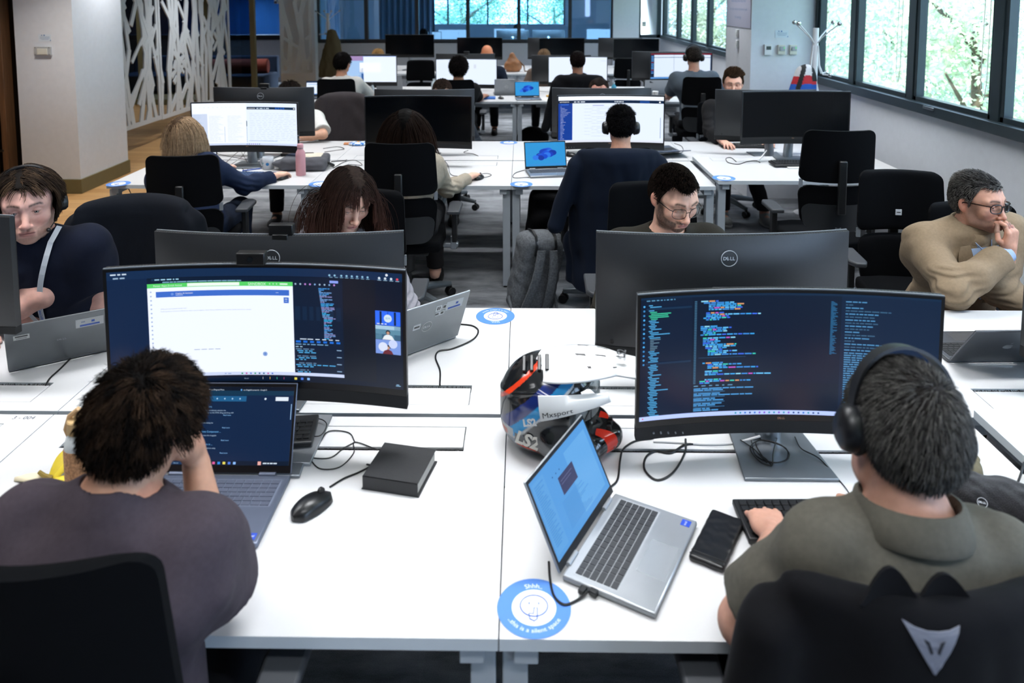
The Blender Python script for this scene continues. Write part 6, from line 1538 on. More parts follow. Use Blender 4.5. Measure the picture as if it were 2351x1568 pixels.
def hair(kind='short', length=0.03, n=3500, col='#1d1815', col2=None, thick=0.0011, cap=0.006, curl=0.0, lift=0.5, grav=0.3, hl=dict(), seed=1, segs=5, part=None, tipcol=None, density=None, down=None, flow=None, capcol=None, clump=0.0, res=0.0045, floor_off=None):
 def build(root, head, HR, hs, P, ctx):
  rs = np.random.default_rng(seed)
  c1 = np.array(hexc(col)); c2 = np.array(hexc(col2 or col)); ct = np.array(hexc(tipcol)) if tipcol else None
  def capf(p):
   q = ((p - head) @ HR) / hs; d = cap_sdf(q) - cap
   d = d - 0.0022 * wav(q, 160, 6, 1) * (1 if curl == 0 else 2)
   h = hairline(q, **hl)
   if kind == 'long': pass
   return smax(d, -h, 0.008) * hs
  r = 0.16 * hs; o = None; VV = []; FF = []; CC = []; n0 = 0
  if cap > 0:
   vs, fs = mesh_sdf(capf, head - r, head + r, res); w = rs.uniform(0.6, 1.1, (len(vs), 1))
   VV.append(vs); FF.append(np.concatenate([fs[:, [0, 1, 2]], fs[:, [0, 2, 3]]])); CC.append((np.array(hexc(capcol)) if capcol else c1 * 0.5) * w); n0 = len(vs)
  # roots on the scalp
  m = n * 6; d = rs.normal(size=(m, 3)); d /= np.linalg.norm(d, axis=1)[:, None]; q = d * 0.12 + V(0, -0.01, 0.02)
  for _ in range(6):
   f_ = cap_sdf(q); e = 1e-3; g = np.stack([cap_sdf(q + V(e, 0, 0)) - f_, cap_sdf(q + V(0, e, 0)) - f_, cap_sdf(q + V(0, 0, e)) - f_], 1) / e; g /= np.linalg.norm(g, axis=1)[:, None] + 1e-9; q = q - g * f_[:, None]
  h = hairline(q, **hl) + rs.normal(0, 0.003, m); ok = h > 0
  if density is not None: ok &= rs.uniform(size=m) < density(q)
  q = q[ok][:n]; g = g[ok][:n]; k = len(q)
  L_ = length * rs.uniform(0.75, 1.2, k) if np.isscalar(length) else length(q) * rs.uniform(0.85, 1.1, k)
  seg = L_ / segs
  crown = V(0.01, -0.075, 0.085)
  if flow is None:
   fd = q - crown; fd = fd - g * (fd * g).sum(1)[:, None]; fd /= np.linalg.norm(fd, axis=1)[:, None] + 1e-9
  else: fd = flow(q, g, rs)
  if part is not None:
   sx = np.where(q[:, 0] > part, 1.0, -1.0)[:, None]; top_ = np.clip((q[:, 2:3] - 0.03) / 0.06, 0, 1); fd = fd * (1 - top_ * 0.8) + np.concatenate([sx, 0.1 * sx * 0, -0.2 * np.abs(sx)], 1) * top_ * 0.8
  dwn = (V(0, 0, -1) @ HR) if down is None else (np.asarray(down, float) @ HR)
  ph = rs.uniform(0, 6.28, (k, 3)); pts = [q + g * cap * 0.3]; dirn = fd * (1 - lift) + g * lift; dirn /= np.linalg.norm(dirn, axis=1)[:, None]
  cur = pts[0]; 
  for s_ in range(segs):
   j = curl * np.stack([np.sin(s_ * 1.9 + ph[:, 0]), np.sin(s_ * 1.7 + ph[:, 1]), np.sin(s_ * 2.1 + ph[:, 2])], 1)
   dirn = (dirn * (1 - 0.42) + grav * dwn * 0.42 if (kind == 'long' and s_ > 0) else dirn + grav * dwn / segs * 2) + j + rs.normal(0, 0.04, (k, 3)); dirn /= np.linalg.norm(dirn, axis=1)[:, None]
   cur = cur + dirn * np.asarray(seg)[:, None]
   f_ = cap_sdf(cur) - (cap + 0.0015 + 0.004 * rs.uniform(size=k)); inside = f_ < 0
   if inside.any():
    ci = cur[inside]; e = 1e-3; f0 = cap_sdf(ci); gg = np.stack([cap_sdf(ci + V(e, 0, 0)) - f0, cap_sdf(ci + V(0, e, 0)) - f0, cap_sdf(ci + V(0, 0, e)) - f0], 1) / e
    gg /= np.linalg.norm(gg, axis=1)[:, None] + 1e-9; cur[inside] = ci - gg * f_[inside][:, None]
   if kind == 'long' and s_ > 1:                       # lie on the shoulders instead of passing through
    wp = (cur * hs) @ HR.T + head; tf = ctx['topf'](wp) - 0.004; ins = tf < 0
    if ins.any():
     wi = wp[ins]; e = 2e-3; f0 = ctx['topf'](wi); gg = np.stack([ctx['topf'](wi + V(e, 0, 0)) - f0, ctx['topf'](wi + V(0, e, 0)) - f0, ctx['topf'](wi + V(0, 0, e)) - f0], 1); gg /= np.linalg.norm(gg, axis=1)[:, None] + 1e-9
     wi = wi - gg * np.clip(tf[ins], -0.03, 0)[:, None]; cur[ins] = ((wi - head) @ HR) / hs
   if kind == 'long':
    fz = (cur[:, 1] > 0.025) & (np.abs(cur[:, 0]) < 0.062) & (cur[:, 2] < 0.05) & (L_ > 0.1)
    cur[fz, 0] = np.where(cur[fz, 0] > 0, 1, -1) * (0.060 + 0.006 * rs.uniform(size=fz.sum()))
   pts.append(cur.copy())
  PT = np.stack(pts, 1)
  if clump > 0:
   ng = max(k // 16, 2); gi = rs.choice(k, ng, replace=False); D = ((PT[:, None, 0] - PT[None, gi, 0]) ** 2).sum(-1); near_ = gi[D.argmin(1)]
   wgt = (clump * np.linspace(0, 1, segs + 1) ** 1.3)[None, :, None]; PT = PT * (1 - wgt) + (PT[near_] + (PT[:, :1] - PT[near_][:, :1]) * 0.25) * wgt                                     # k, segs+1, 3
  Tn = np.gradient(PT, axis=1); Tn /= np.linalg.norm(Tn, axis=2)[..., None] + 1e-9
  U = np.cross(Tn, np.broadcast_to(g[:, None, :], Tn.shape)); U /= np.linalg.norm(U, axis=2)[..., None] + 1e-9; W_ = np.cross(Tn, U)
  rad = thick * (1 - 0.75 * np.linspace(0, 1, segs + 1) ** 2)
  ring = []
  for a in (0, 2 * PI / 3, 4 * PI / 3): ring.append(PT + rad[None, :, None] * (math.cos(a) * U + math.sin(a) * W_))
  R_ = np.stack(ring, 2)                                    # k, s, 3, 3
  vs = ((R_.reshape(-1, 3) * hs) @ HR.T) + head
  base = (np.arange(k) * (segs + 1) * 3)[:, None]; fl = []
  for s_ in range(segs):
   for a in range(3):
    b_ = (a + 1) % 3; fl += [np.concatenate([base + s_ * 3 + a, base + s_ * 3 + b_, base + (s_ + 1) * 3 + b_], 1), np.concatenate([base + s_ * 3 + a, base + (s_ + 1) * 3 + b_, base + (s_ + 1) * 3 + a], 1)]
  fs = np.concatenate(fl) + n0
  mixw = rs.uniform(size=(k, 1)); cc = (c1 * (1 - mixw) + c2 * mixw) * rs.uniform(0.7, 1.25, (k, 1))
  if clump > 0: mixw = (np.sin(near_ * 12.9898) * 43758.5 % 1.0)[:, None] ** 2; cc = (c1 * (1 - mixw) + c2 * mixw) * rs.uniform(0.8, 1.2, (k, 1))
  cc = cc; cc = np.repeat(cc[:, None, :], segs + 1, 1)
  if ct is not None: tt = np.linspace(0, 1, segs + 1)[None, :, None] ** 1.5; cc = cc * (1 - tt) + ct * tt
  VV.append(vs); FF.append(fs); CC.append(np.repeat(cc[:, :, None, :], 3, 2).reshape(-1, 3))
  mesh_from('hair', np.concatenate(VV), np.concatenate(FF), hair_mat('strands', col), root, np.concatenate(CC))
 return build
# ---- head gear worn or held: top-level things placed in world space
def world_of(root_loc, rz, local):
 return np.asarray(local) @ rotm(0, 0, rz).T + V(*root_loc)
def make_headphones(label, hw, HRw, hs, mic=False, group='headphones on heads', col='#121316', slim=False, tilt=0.0):
 """hw: head centre in world space, HRw: head axes"""
 root = thing('headphones' if not mic else 'headset', label, 'headphones' if not mic else 'headset', tuple(hw), 0, group)
 m = mat('headphone_plastic' + col[1:], col, 0.4, var=0.06)
 b = MB(); R = np.asarray(HRw) @ rotm(tilt, 0, 0); w = 0.089 * hs; b.xf(R, (0, 0, 0)); n = 26
 wd = 0.010 if slim else 0.017; P = []
 for i in range(n + 1):
  a = PI * (0.03 + 0.94 * i / n); c = V(w * 1.02 * math.cos(a), -0.004 * hs, 0.0 + 0.131 * hs * math.sin(a) ** 0.75); nn = nrm(V(math.cos(a), 0, math.sin(a)))
  t = 0.006
  P.append([c + V(0, s_ * wd * (0.6 + 0.4 * math.sin(a)), 0) + nn * u_ for s_, u_ in ((-1, -t / 2), (1, -t / 2), (1, t / 2), (-1, t / 2))])
 P = np.array(P); b.grid(P, closed_v=True); b.build('headband', m, root, smooth=50, bevel=0)
 for sx in (-1, 1):
  b = MB(); b.xf(R, (0, 0, 0)); s_ = 0.75 if slim else 1.0
  c = V(sx * w, -0.012 * hs, -0.014 * hs)
  prof = [(0.0, 0.030), (0.024, 0.028), (0.033, 0.020), (0.036, 0.008), (0.036, 0.0)]
  Rr = np.array([[0, 0, sx], [0, 1, 0], [1.18, 0, 0]]).astype(float)
  b.lathe([(r_ * s_, z_) for r_, z_ in prof], c, 28, Rr); b.build('ear_cup', m, root, smooth=40)
  b = MB(); b.xf(R, (0, 0, 0)); b.lathe([(0.036 * s_, 0.0), (0.039 * s_, -0.006), (0.036 * s_, -0.014), (0.022 * s_, -0.014)], c, 28, Rr); b.build('ear_cushion', mat('ear_cushion', '#0c0c0e', 0.75), root, smooth=50)
 if mic:
  b = MB(); b.xf(R, (0, 0, 0)); b.tube([(-w, 0.0, -0.03), (-w * 0.95, 0.035, -0.055), (-w * 0.72, 0.075, -0.078)], [0.0025, 0.0022, 0.002], 8); b.sphere((-w * 0.66, 0.085, -0.083), (0.008, 0.011, 0.008), 8, 10); b.build('microphone_arm', m, root)
 return root
def glasses(ctx, col='#15161a', r=(0.0245, 0.021), square=0.5, thick=0.0016, z=-0.004, temple=None):
 """spectacles resting on the nose; a thing of its own"""
 head, HR, hs, root = ctx['head'], ctx['HR'], ctx['hs'], ctx['root']
 g = thing('eyeglasses', ctx['glabel'], 'glasses', tuple(root.location), root.rotation_euler[2], 'glasses worn on faces')
 m = mat('glasses_frame' + col[1:], col, 0.25, var=0.1)
 tr = lambda p: (np.asarray(p, float) * hs) @ HR.T + head
 b = MB()
 for sx in (-1, 1):
  ring = []
  for i in range(33):
   a = 2 * PI * i / 32; ca, sa = math.cos(a), math.sin(a); e = square
   x_ = sx * 0.033 + r[0] * np.sign(ca) * abs(ca) ** (1 - e * 0.45); z_ = z + r[1] * np.sign(sa) * abs(sa) ** (1 - e * 0.45)
   ring.append([x_, 0.1045 - 0.0045 * (abs(x_) / 0.05) ** 2 * 2.5, z_])
  b.tube(tr(ring), thick, 7, cap=False, closed=True)
 b.tube(tr([(-0.010, 0.1045, z + 0.006), (0, 0.107, z + 0.009), (0.010, 0.1045, z + 0.006)]), thick, 7)
 b.build('frame', m, g)
 for sx in (-1, 1):
  b = MB(); x0 = sx * (0.033 + r[0]); b.tube(tr([(x0, 0.093, z + 0.012), (sx * 0.069, 0.085, z + 0.013), (sx * 0.079, 0.03, z + 0.010), (sx * 0.081, -0.012, z + 0.004), (sx * 0.079, -0.03, z - 0.02)]), thick * 1.25, 7); b.build('temple_arm', temple or m, g)
  b = MB(); P = [(sx * 0.033 + r[0] * 0.95 * math.cos(a), 0.1035, z + r[1] * 0.95 * math.sin(a)) for a in np.arange(24) * 2 * PI / 24]
  b.add(tr(P + [(p_[0], p_[1] - 0.001, p_[2]) for p_ in P]), [tuple(range(24)), tuple(range(47, 23, -1))] + [(i, 24 + i, 24 + (i + 1) % 24, (i + 1) % 24) for i in range(24)]); b.build('lens', MATS.get('spec_lens') or glass_mat('spec_lens', (0.97, 0.98, 0.98), 0.02, fac=0.12), g)
 return g
# ------------------------------------------------------------------ the people
def HRot(yaw, pitch=0.0, roll=0.0): return rotm(0, 0, yaw) @ rotm(-pitch, 0, 0) @ rotm(0, roll, 0)
SK1, SK2, SK3 = '#c99a86', '#d3a793', '#b98a76'
CURL = dict(curl=0.5, thumb=0.5)
HOLD = dict(curl=[0.35, 0.4, 0.5, 0.6], thumb=0.3, spread=0.6)
TYPE = dict(curl=[0.75, 0.8, 0.8, 0.85], thumb=0.5, spread=0.7)
A = at_depth
# front left: curly dark hair, leaning his head on his right hand
f1_head = A(334, 972, 0.05)
f1_rot = HRot(-0.25, 0.42, 0.22)
def f1_after(c):
 hr = f1_rot
b_ = hair('short', 0.040, 8500, '#0d0a09', '#3a2b20', 0.0010, 0.010, curl=0.42, lift=0.40, grav=0.30, hl=dict(front=0.06, side=-0.01, nape=-0.085), seed=3, segs=7, clump=0.5)
def necklace(c):
 b = MB(); n = 44; hn, neck, up = c['head'], c['neck'], c['up']
 fr_ = c['fwd']; rt = c['right']
 for i in range(n):
  a = 2 * PI * i / n; p = neck + up * 0.018 + (fr_ * math.cos(a) + rt * math.sin(a)) * 0.076 + up * (-0.02 * math.cos(a))
  b.sphere(p, 0.0042, 6, 8)
 b.build('bead_necklace', mat('shell_beads', '#cfccc4', 0.3, var=0.3, vscale=50), c['root'])
make_person('man with curly dark hair in a grey-purple T-shirt, seen from behind, head on hand', -0.735, -0.12, 0.0, dict(
 head=f1_head, hrot=f1_rot, hs=1.02, skin='#a87e68', hand_r=(-0.66, 0.14, 0.995), elbow_r=(-0.575, 0.03, 0.80), hand_l=(-0.88, 0.20, 0.785), pole_l=(-0.9, -0.2, -0.5), hdir_r=(-0.1, -0.15, 1), hup_r=(1, 0.3, 0), pose_r=dict(curl=0.6, thumb=0.2), hdir_l=(1, -0.15, 0),
 broad=0.93, bulk=1.06, res=0.010, tres=0.006, face=False, shrug=(0.03, 0.0), neckoff=(0, -0.05, -0.13),
 top=dict(name='t_shirt', col='#433b42', sleeve=0.90, g=0.014, fold=0.013, fscale=25, ncut=-0.012, low=0.0), hairdo=b_, extra=necklace))
# front right: grey hair, headphones, olive polo shirt
f2_head = A(2068, 992, -0.03)
f2_rot = HRot(0.06, 0.26, 0.16)
def f2_dens(q): return np.clip(1 - 0.62 * np.exp(-((q[:, 0] - 0.0) / 0.03) ** 2 - ((q[:, 1] + 0.055) / 0.028) ** 2 - ((q[:, 2] - 0.095) / 0.04) ** 2), 0, 1)
make_person('grey-haired man with headphones in an olive polo shirt, seen from behind, typing', 0.745, -0.08, 0.0, dict(
 head=f2_head, hrot=f2_rot, hs=1.10, skin='#b08573', scalp=0.35, hair='#3b3a3a', hand_l=(0.618, 0.215, 0.775), hand_r=(0.915, 0.275, 0.775), elbow_l=(0.475, -0.03, 0.80), pole_r=(0.8, -0.3, -0.6), hdir_l=(0.05, 1, -0.1), hdir_r=(-0.35, 1, -0.1), pose_l=TYPE, pose_r=TYPE,
 broad=0.86, bulk=1.05, res=0.010, tres=0.006, face=False, neckoff=(0, -0.04, -0.115),
 top=dict(name='polo_shirt', col='#5a574f', sleeve=0.80, g=0.014, fold=0.010, fscale=24, seed=2, polo=True, collar=0.016, cz=0.012, dip=0.3, low=0.0),
 hairdo=hair('short', 0.021, 7800, '#2b2a2b', '#6f6d6a', 0.0008, 0.006, lift=0.32, grav=0.25, hl=dict(front=0.06, side=-0.005, nape=-0.085), seed=4, density=f2_dens, segs=4, capcol='#2a2625')))
make_headphones('black over-ear headphones on the grey-haired man at the front', f2_head + f2_rot @ V(0, 0, 0.012), f2_rot, 1.10, col='#101116')
# second row, facing us
def m1_lanyard(c):
 """white lanyard strap, badge; a separate thing hanging on the chest"""
 t = thing('lanyard', 'white lanyard with blue lettering and badge on the man with headset', 'lanyard', tuple(c['root'].location), c['root'].rotation_euler[2])
 neck, up, fwd, right, tf = c['neck'], c['up'], c['fwd'], c['right'], c['topf']
 def surf(p, off=0.004):
  p = np.array(p, float)
  for _ in range(12):
   f0 = tf(p[None])[0]; e = 2e-3; g = np.array([tf((p + V(*d))[None])[0] - f0 for d in ((e, 0, 0), (0, e, 0), (0, 0, e))]); g = nrm(g); p = p - g * (f0 - off) * 0.8
  return p, g
 bot = neck - up * 0.30 + fwd * 0.16
 for sx in (-1, 1):
  P = []; N = []
  for i in range(15):
   s_ = i / 14; q = (neck + up * 0.02 + right * sx * 0.098 - fwd * 0.01) * (1 - s_) + (bot + right * sx * 0.008) * s_ + fwd * 0.10 * math.sin(PI * s_) ** 0.7
   p, g = surf(q, 0.012); P.append(p); N.append(g)
  P = np.array(P); N = np.array(N); tn = np.gradient(P, axis=0); tn /= np.linalg.norm(tn, axis=1)[:, None]; w = np.cross(tn, N); w /= np.linalg.norm(w, axis=1)[:, None]
  b = MB(); b.mat(0).col('#dfe4ea'); b.slab(np.stack([P - w * 0.0095, P + w * 0.0095], 1), N[:, None, :].repeat(2, 1), 0.0015)
  if sx == -1:
   b.col('#2b6fd0'); k = 8; n_ = 20; c0 = P[k]; b.add([c0 + N[k] * 0.0022 + (tn[k] * math.cos(a) + w[k] * math.sin(a)) * 0.0075 for a in np.arange(n_) * 2 * PI / n_], [tuple(range(n_))])
   vs, fs = text_geo('We Love Tech', 0.01); sc = 0.014; L0 = vs[:, 0].max() * sc
   cum = np.concatenate([[0], np.cumsum(np.linalg.norm(np.diff(P, axis=0), axis=1))]); s0 = cum[9] + L0
   ss = s0 - vs[:, 0] * sc
   PP = np.stack([np.interp(ss, cum, P[:, j]) for j in range(3)], 1); WW = np.stack([np.interp(ss, cum, w[:, j]) for j in range(3)], 1); NN = np.stack([np.interp(ss, cum, N[:, j]) for j in range(3)], 1)
   b.add(PP + WW * ((vs[:, 1] - 0.33) * sc)[:, None] * -1 + NN * 0.0024, [tuple(reversed(f)) for f in fs])
  b.build('strap', M_DECAL, t, colors=True, smooth=0)
 b = MB(); b.sphere(bot + fwd * 0.02, 0.006, 8, 10); b.cyl(bot + fwd * 0.02, bot + fwd * 0.03 - up * 0.03, 0.003, n=8); b.build('clip', M_ALU, t)
 pb, g = surf(bot - up * 0.075, 0.01); FRm = np.array([nrm(np.cross(g, up)), g, nrm(np.cross(nrm(np.cross(g, up)), g))]).T
 b = MB(); b.col('#f0f2f4'); b.box(pb, (0.056, 0.002, 0.085), FRm); b.col('#2f78b8'); b.prism([(0.014 * math.cos(a), 0.014 * math.sin(a)) for a in np.arange(20) * 2 * PI / 20], 0.001, 0.002, FRm @ np.array([[1, 0, 0], [0, 0, 1], [0, -1, 0]]).astype(float), pb + FRm @ V(0, 0, 0.012))
 b.build('badge', M_DECAL, t, colors=True, smooth=0)
m1_head = A(64, 468, 1.33)
m1_rot = HRot(PI + 0.50, 0.10, 0.02)
make_person('man with headset in a navy T-shirt with white lanyard, arms on the desk', -1.78, 1.60, PI, dict(
 head=m1_head, hrot=m1_rot, hs=1.13, skin='#c79a8c', lip='#a05f58', hair='#2c221c', beard=0.6, beard_col='#8d6f5c', neckoff=(0, -0.035, -0.115), eye=0.85, iris='#3a2c24', look=(0.0, 0.05), jaw=1.06,
 hand_l=(-1.885, 1.345, 0.785), elbow_l=(-1.655, 1.475, 0.80), hand_r=(-2.0, 1.28, 0.775), pole_l=(0.8, 0.3, -0.6), pole_r=(-0.8, 0.3, -0.6), hdir_l=(-1, -0.35, 0), hdir_r=(0.7, -0.5, 0), pose_l=CURL,
 broad=1.02, bulk=1.08, res=0.009, hres=0.0025, tres=0.006,
 top=dict(name='t_shirt', col='#0f1526', sleeve=0.66, g=0.014, fold=0.007, fscale=18, ncut=-0.02, seed=1, low=0.0), after=m1_lanyard,
 hairdo=hair('short', lambda q: np.where(q[:, 1] > 0.035, 0.050, 0.066),  5400, '#1e1713', '#4a3a2c', 0.0011, 0.010, lift=0.10, grav=0.55, hl=dict(front=0.074, side=-0.012, nape=-0.06, temple=0.012), seed=6, segs=6, part=0.012, clump=0.4)))
make_headphones('black headset with microphone on the man in the navy T-shirt', m1_head + m1_rot @ V(0, -0.002, 0.0), m1_rot, 1.12, mic=True, slim=True)
m2_head = A(800, 455, 1.66)
m2_rot = HRot(PI + 0.60, 0.44, -0.10)
def m2_flow(q, g, rs):
 sx = np.sign(q[:, 0] + 0.004)[:, None]; fr_ = np.clip((q[:, 1:2] - 0.02) / 0.05, 0, 1)
 f = np.concatenate([sx * (0.9 - 0.5 * fr_), 0.5 * fr_, -0.4 + 0 * fr_], 1); f = f - g * (f * g).sum(1)[:, None]; return f / (np.linalg.norm(f, axis=1)[:, None] + 1e-9)
def m2_len(q): return np.where((q[:, 1] > 0.052) & (np.abs(q[:, 0]) < 0.026), 0.072, np.where((q[:, 1] > 0.04) & (np.abs(q[:, 0]) < 0.045), 0.15, 0.33))
make_person('woman with long dark hair and fringe behind the grey monitor back, looking down', -0.73, 1.95, PI, dict(
 head=m2_head, hrot=m2_rot, hs=1.10, fem=1, skin='#cfa590', lip='#a9605c', hair='#1a1412', eye=0.28, lash=0.95, iris='#2b1c14', jaw=0.90, nose=0.92, look=(0.1, -0.45), brow=0.95,
 hand_l=(-0.55, 1.42, 0.775), hand_r=(-0.92, 1.42, 0.775), res=0.010, hres=0.0024, tres=0.006, ears=True,
 top=dict(name='striped_shirt', col='#8d8b92', sleeve=1.9, g=0.012, fold=0.005, mat=None, low=0.0),
 hairdo=hair('long', m2_len, 8000, '#100c0b', '#2a1e19', 0.0011, 0.0075, lift=0.05, grav=0.9, hl=dict(front=0.070, side=-0.02, nape=-0.06, temple=0.012), seed=8, segs=10, flow=m2_flow, tipcol='#4a3028', down=(0, 0, -1), capcol='#2b211c')))
m3_head = A(1548, 452, 1.72)
m3_rot = HRot(PI + 0.36, 0.34, 0.0)
m3_ctx = {}
def m3_after(c): c['glabel'] = 'thin dark rectangular glasses on the bearded man behind the grey monitor'; glasses(c, '#14151a', r=(0.0255, 0.0215), square=0.75, thick=0.0013, z=-0.008)
make_person('bearded man with thin glasses in a dark olive knit sweater, looking down', 0.70, 2.02, PI, dict(
 head=m3_head, hrot=m3_rot, hs=1.10, skin='#cda18c', lip='#b5706a', hair='#1b1613', beard=1.0, beard_col='#140e0c', eye=0.3, iris='#2b1c14', look=(0.0, -0.45),
 hand_l=(0.88, 1.42, 0.775), hand_r=(0.52, 1.42, 0.775), broad=1.05, bulk=1.08, res=0.010, hres=0.0024, tres=0.006, after=m3_after,
 top=dict(name='knit_sweater', col='#26231d', sleeve=1.95, g=0.018, fold=0.006, fscale=16, rib=True, collar=0.014, cz=0.0, bump=0.8, bs=350, ncut=0.0, low=0.0),
 hairdo=hair('short', lambda q: np.where(q[:, 2] > 0.062, 0.036, 0.009), 5800, '#100c0a', '#2b211b', 0.0009, 0.006, lift=0.14, grav=0.0, hl=dict(front=0.066, side=-0.01, nape=-0.06, temple=0.022), seed=9, segs=5,
  flow=lambda q, g, rs: nrm_rows(np.where(q[:, 2:3] > 0.055, V(0.55, 0.8, 0.15)[None], V(0, -0.1, -1)[None]) - g * 0.0))))
def m4_extra(c):
 """shirt front, lapels, sleeve buttons of the jacket"""
 neck, up, fwd, right, tf, to = c['neck'], c['up'], c['fwd'], c['right'], c['topf'], c['top']
 def surf(p, off):
  p = np.array(p, float)
  for _ in range(12):
   f0 = tf(p[None])[0]; e = 2e-3; g = nrm(np.array([tf((p + V(*d))[None])[0] - f0 for d in ((e, 0, 0), (0, e, 0), (0, 0, e))])); p = p - g * (f0 - off) * 0.8
  return p, g
 sh = mat('blue_cotton', '#a9c1e6', 0.8, var=0.03, bump=0.2, bscale=900)
 # V of the shirt between the lapels
 P = []; N = []
 for i in range(9):
  s_ = i / 8; w = 0.062 * (1 - s_) + 0.003
  row = []; rn = []
  for j in range(7):
   q = neck + up * (0.005 - 0.27 * s_) + fwd * 0.12 + right * w * (j / 3 - 1); p, g = surf(q, 0.007); row.append(p); rn.append(g)
  P.append(row); N.append(rn)
 b = MB(); b.slab(np.array(P), np.array(N), 0.002); b.build('shirt_front', sh, to, smooth=60)
 for sx in (-1, 1):
  P = []; N = []
  for i in range(10):
   s_ = i / 9; wi = 0.064 * (1 - s_) + 0.004; wo = wi + 0.020 + 0.045 * math.sin(PI * min(s_ * 1.15 + 0.12, 1)) ** 0.8
   row = []; rn = []
   for j in range(4):
    w = wi + (wo - wi) * j / 3; q = neck + up * (0.015 - 0.30 * s_) + fwd * 0.11 + right * sx * w; p, g = surf(q, 0.011 + 0.003 * (j / 3)); row.append(p); rn.append(g)
   P.append(row); N.append(rn)
  b = MB(); b.slab(np.array(P), np.array(N), 0.004); b.build('lapel', to.data.materials[0], to, smooth=60)
  # shirt collar point
  P = []; N = []
  for i in range(5):
   row = []; rn = []
   for j in range(3):
    q = neck + up * (0.045 - 0.012 * j - 0.022 * i * 0.5) + fwd * (0.03 + 0.022 * i) + right * sx * (0.068 - 0.012 * i); row.append(q); rn.append(nrm(fwd + right * sx * 0.6))
   P.append(row); N.append(rn)
  b = MB(); b.slab(np.array(P), np.array(N), 0.003); b.build('shirt_collar', sh, to, smooth=60)
 e, w = c['ELB'][1], c['WRI'][1]; n = nrm(w - e); s1 = nrm(np.cross(n, V(0, 1, 0.3)))
 b = MB(); b.tube([e + (w - e) * 0.90, e + (w - e) * 1.04], [0.040, 0.037], 20, cap=False); P_ = None
 b.build('shirt_cuff', sh, to)
 b = MB()
 for k in range(4): q, g = surf(e + (w - e) * (0.62 + 0.065 * k) + V(0, 1, 0) * 0.05 + V(1, 0, -0.4) * 0.045, 0.003); b.cyl(q, q + g * 0.004, 0.0075, n=14)
 b.build('button', mat('horn_button', '#1d1c1e', 0.3), to)
m4_head = A(2247, 462, 1.86)
m4_rot = HRot(PI + 0.42, 0.03, 0.0)
def m4_after(c): c['glabel'] = 'thick dark tortoise glasses on the man in the beige jacket'; glasses(c, '#17161a', r=(0.0245, 0.0185), square=0.55, thick=0.0024, z=-0.003, temple=mat('tortoise_temple', '#2f1a12', 0.25, var=0.6, vscale=60))
make_person('man with greying hair and thick glasses in a beige jacket, fist at his mouth', 2.10, 2.12, PI + 0.05, dict(
 head=m4_head, hrot=m4_rot, hs=1.05, neckoff=(0, -0.035, -0.115), skin='#c2917c', lip='#a5625a', hair='#3f3a38', beard=0.62, beard_col='#5f5048', eye=0.55, iris='#30343a', look=(0.35, -0.1), jaw=1.03,
 elbow_r=(1.835, 1.63, 0.80), hand_r=(2.10, 1.72, 0.925), hdir_r=(0.02, -0.06, 1), hup_r=(0.5, -0.9, 0.0), pose_r=dict(curl=[0.9, 1.5, 1.6, 1.6], thumb=0.9, spread=0.1),
 hand_l=(2.32, 1.72, 0.62), pole_l=(0.7, 0.4, -0.6), broad=1.06, bulk=1.12, hipz=0.47, res=0.010, hres=0.0025, mres=0.0028, tres=0.006, extra=None, after=m4_after, shrug=(0.0, 0.0),
 top=dict(name='beige_jacket', col='#8c7a64', sleeve=1.93, g=0.022, fold=0.009, fscale=20, seed=4, collar=0.010, ncut=0.015, polo=True, cz=0.012, dip=1.2, low=-0.02, bump=0.3, extra=m4_extra),
 hairdo=hair('short', lambda q: 0.009 + 0.015 * np.clip((q[:, 2] - 0.04) / 0.04, 0, 1), 6200, '#222020', '#84807c', 0.0009, 0.006, lift=0.22, grav=0.0, hl=dict(front=0.068, side=-0.01, nape=-0.06, temple=0.014), seed=10, segs=5,
  flow=lambda q, g, rs: nrm_rows(V(0.5, -0.1, 0.1)[None] + V(-0.5, 0, -1.1)[None] * np.clip((0.085 - q[:, 2:3]) / 0.05, 0, 1) - g * 0.0))))
# third row, backs towards us
b1_head = A(424, 308, 3.42); b1_rot = HRot(-0.35, 0.10, 0.0)
make_person('blonde woman with shoulder-length bob in a navy blazer, seen from behind', -2.07, 3.33, 0.0, dict(
 head=b1_head, hrot=b1_rot, hs=1.02, fem=1, skin='#d3a793', hand_r=(-1.70, 3.735, 0.765), elbow_r=(-1.82, 3.50, 0.76), hand_l=(-2.15, 3.78, 0.765), pose_r=HOLD, hdir_r=(0.35, 0.9, 0), broad=1.12,
 top=dict(name='navy_blazer', col='#1b2740', sleeve=1.9, g=0.020, fold=0.008, low=-0.05), bottom=dict(col='#1d2638'), res=0.012, hres=0.005, mres=0.0045, face=False,
 hairdo=hair('long', 0.21, 4200, '#6b5440', '#a58a6c', 0.0016, 0.008, lift=0.05, grav=0.8, curl=0.05, hl=dict(front=0.07, side=-0.02, nape=-0.075), seed=12, segs=7, part=0.0, tipcol='#c4a98a', res=0.006)))
b2_head = A(932, 292, 3.40); b2_rot = HRot(0.05, 0.12, 0.0)
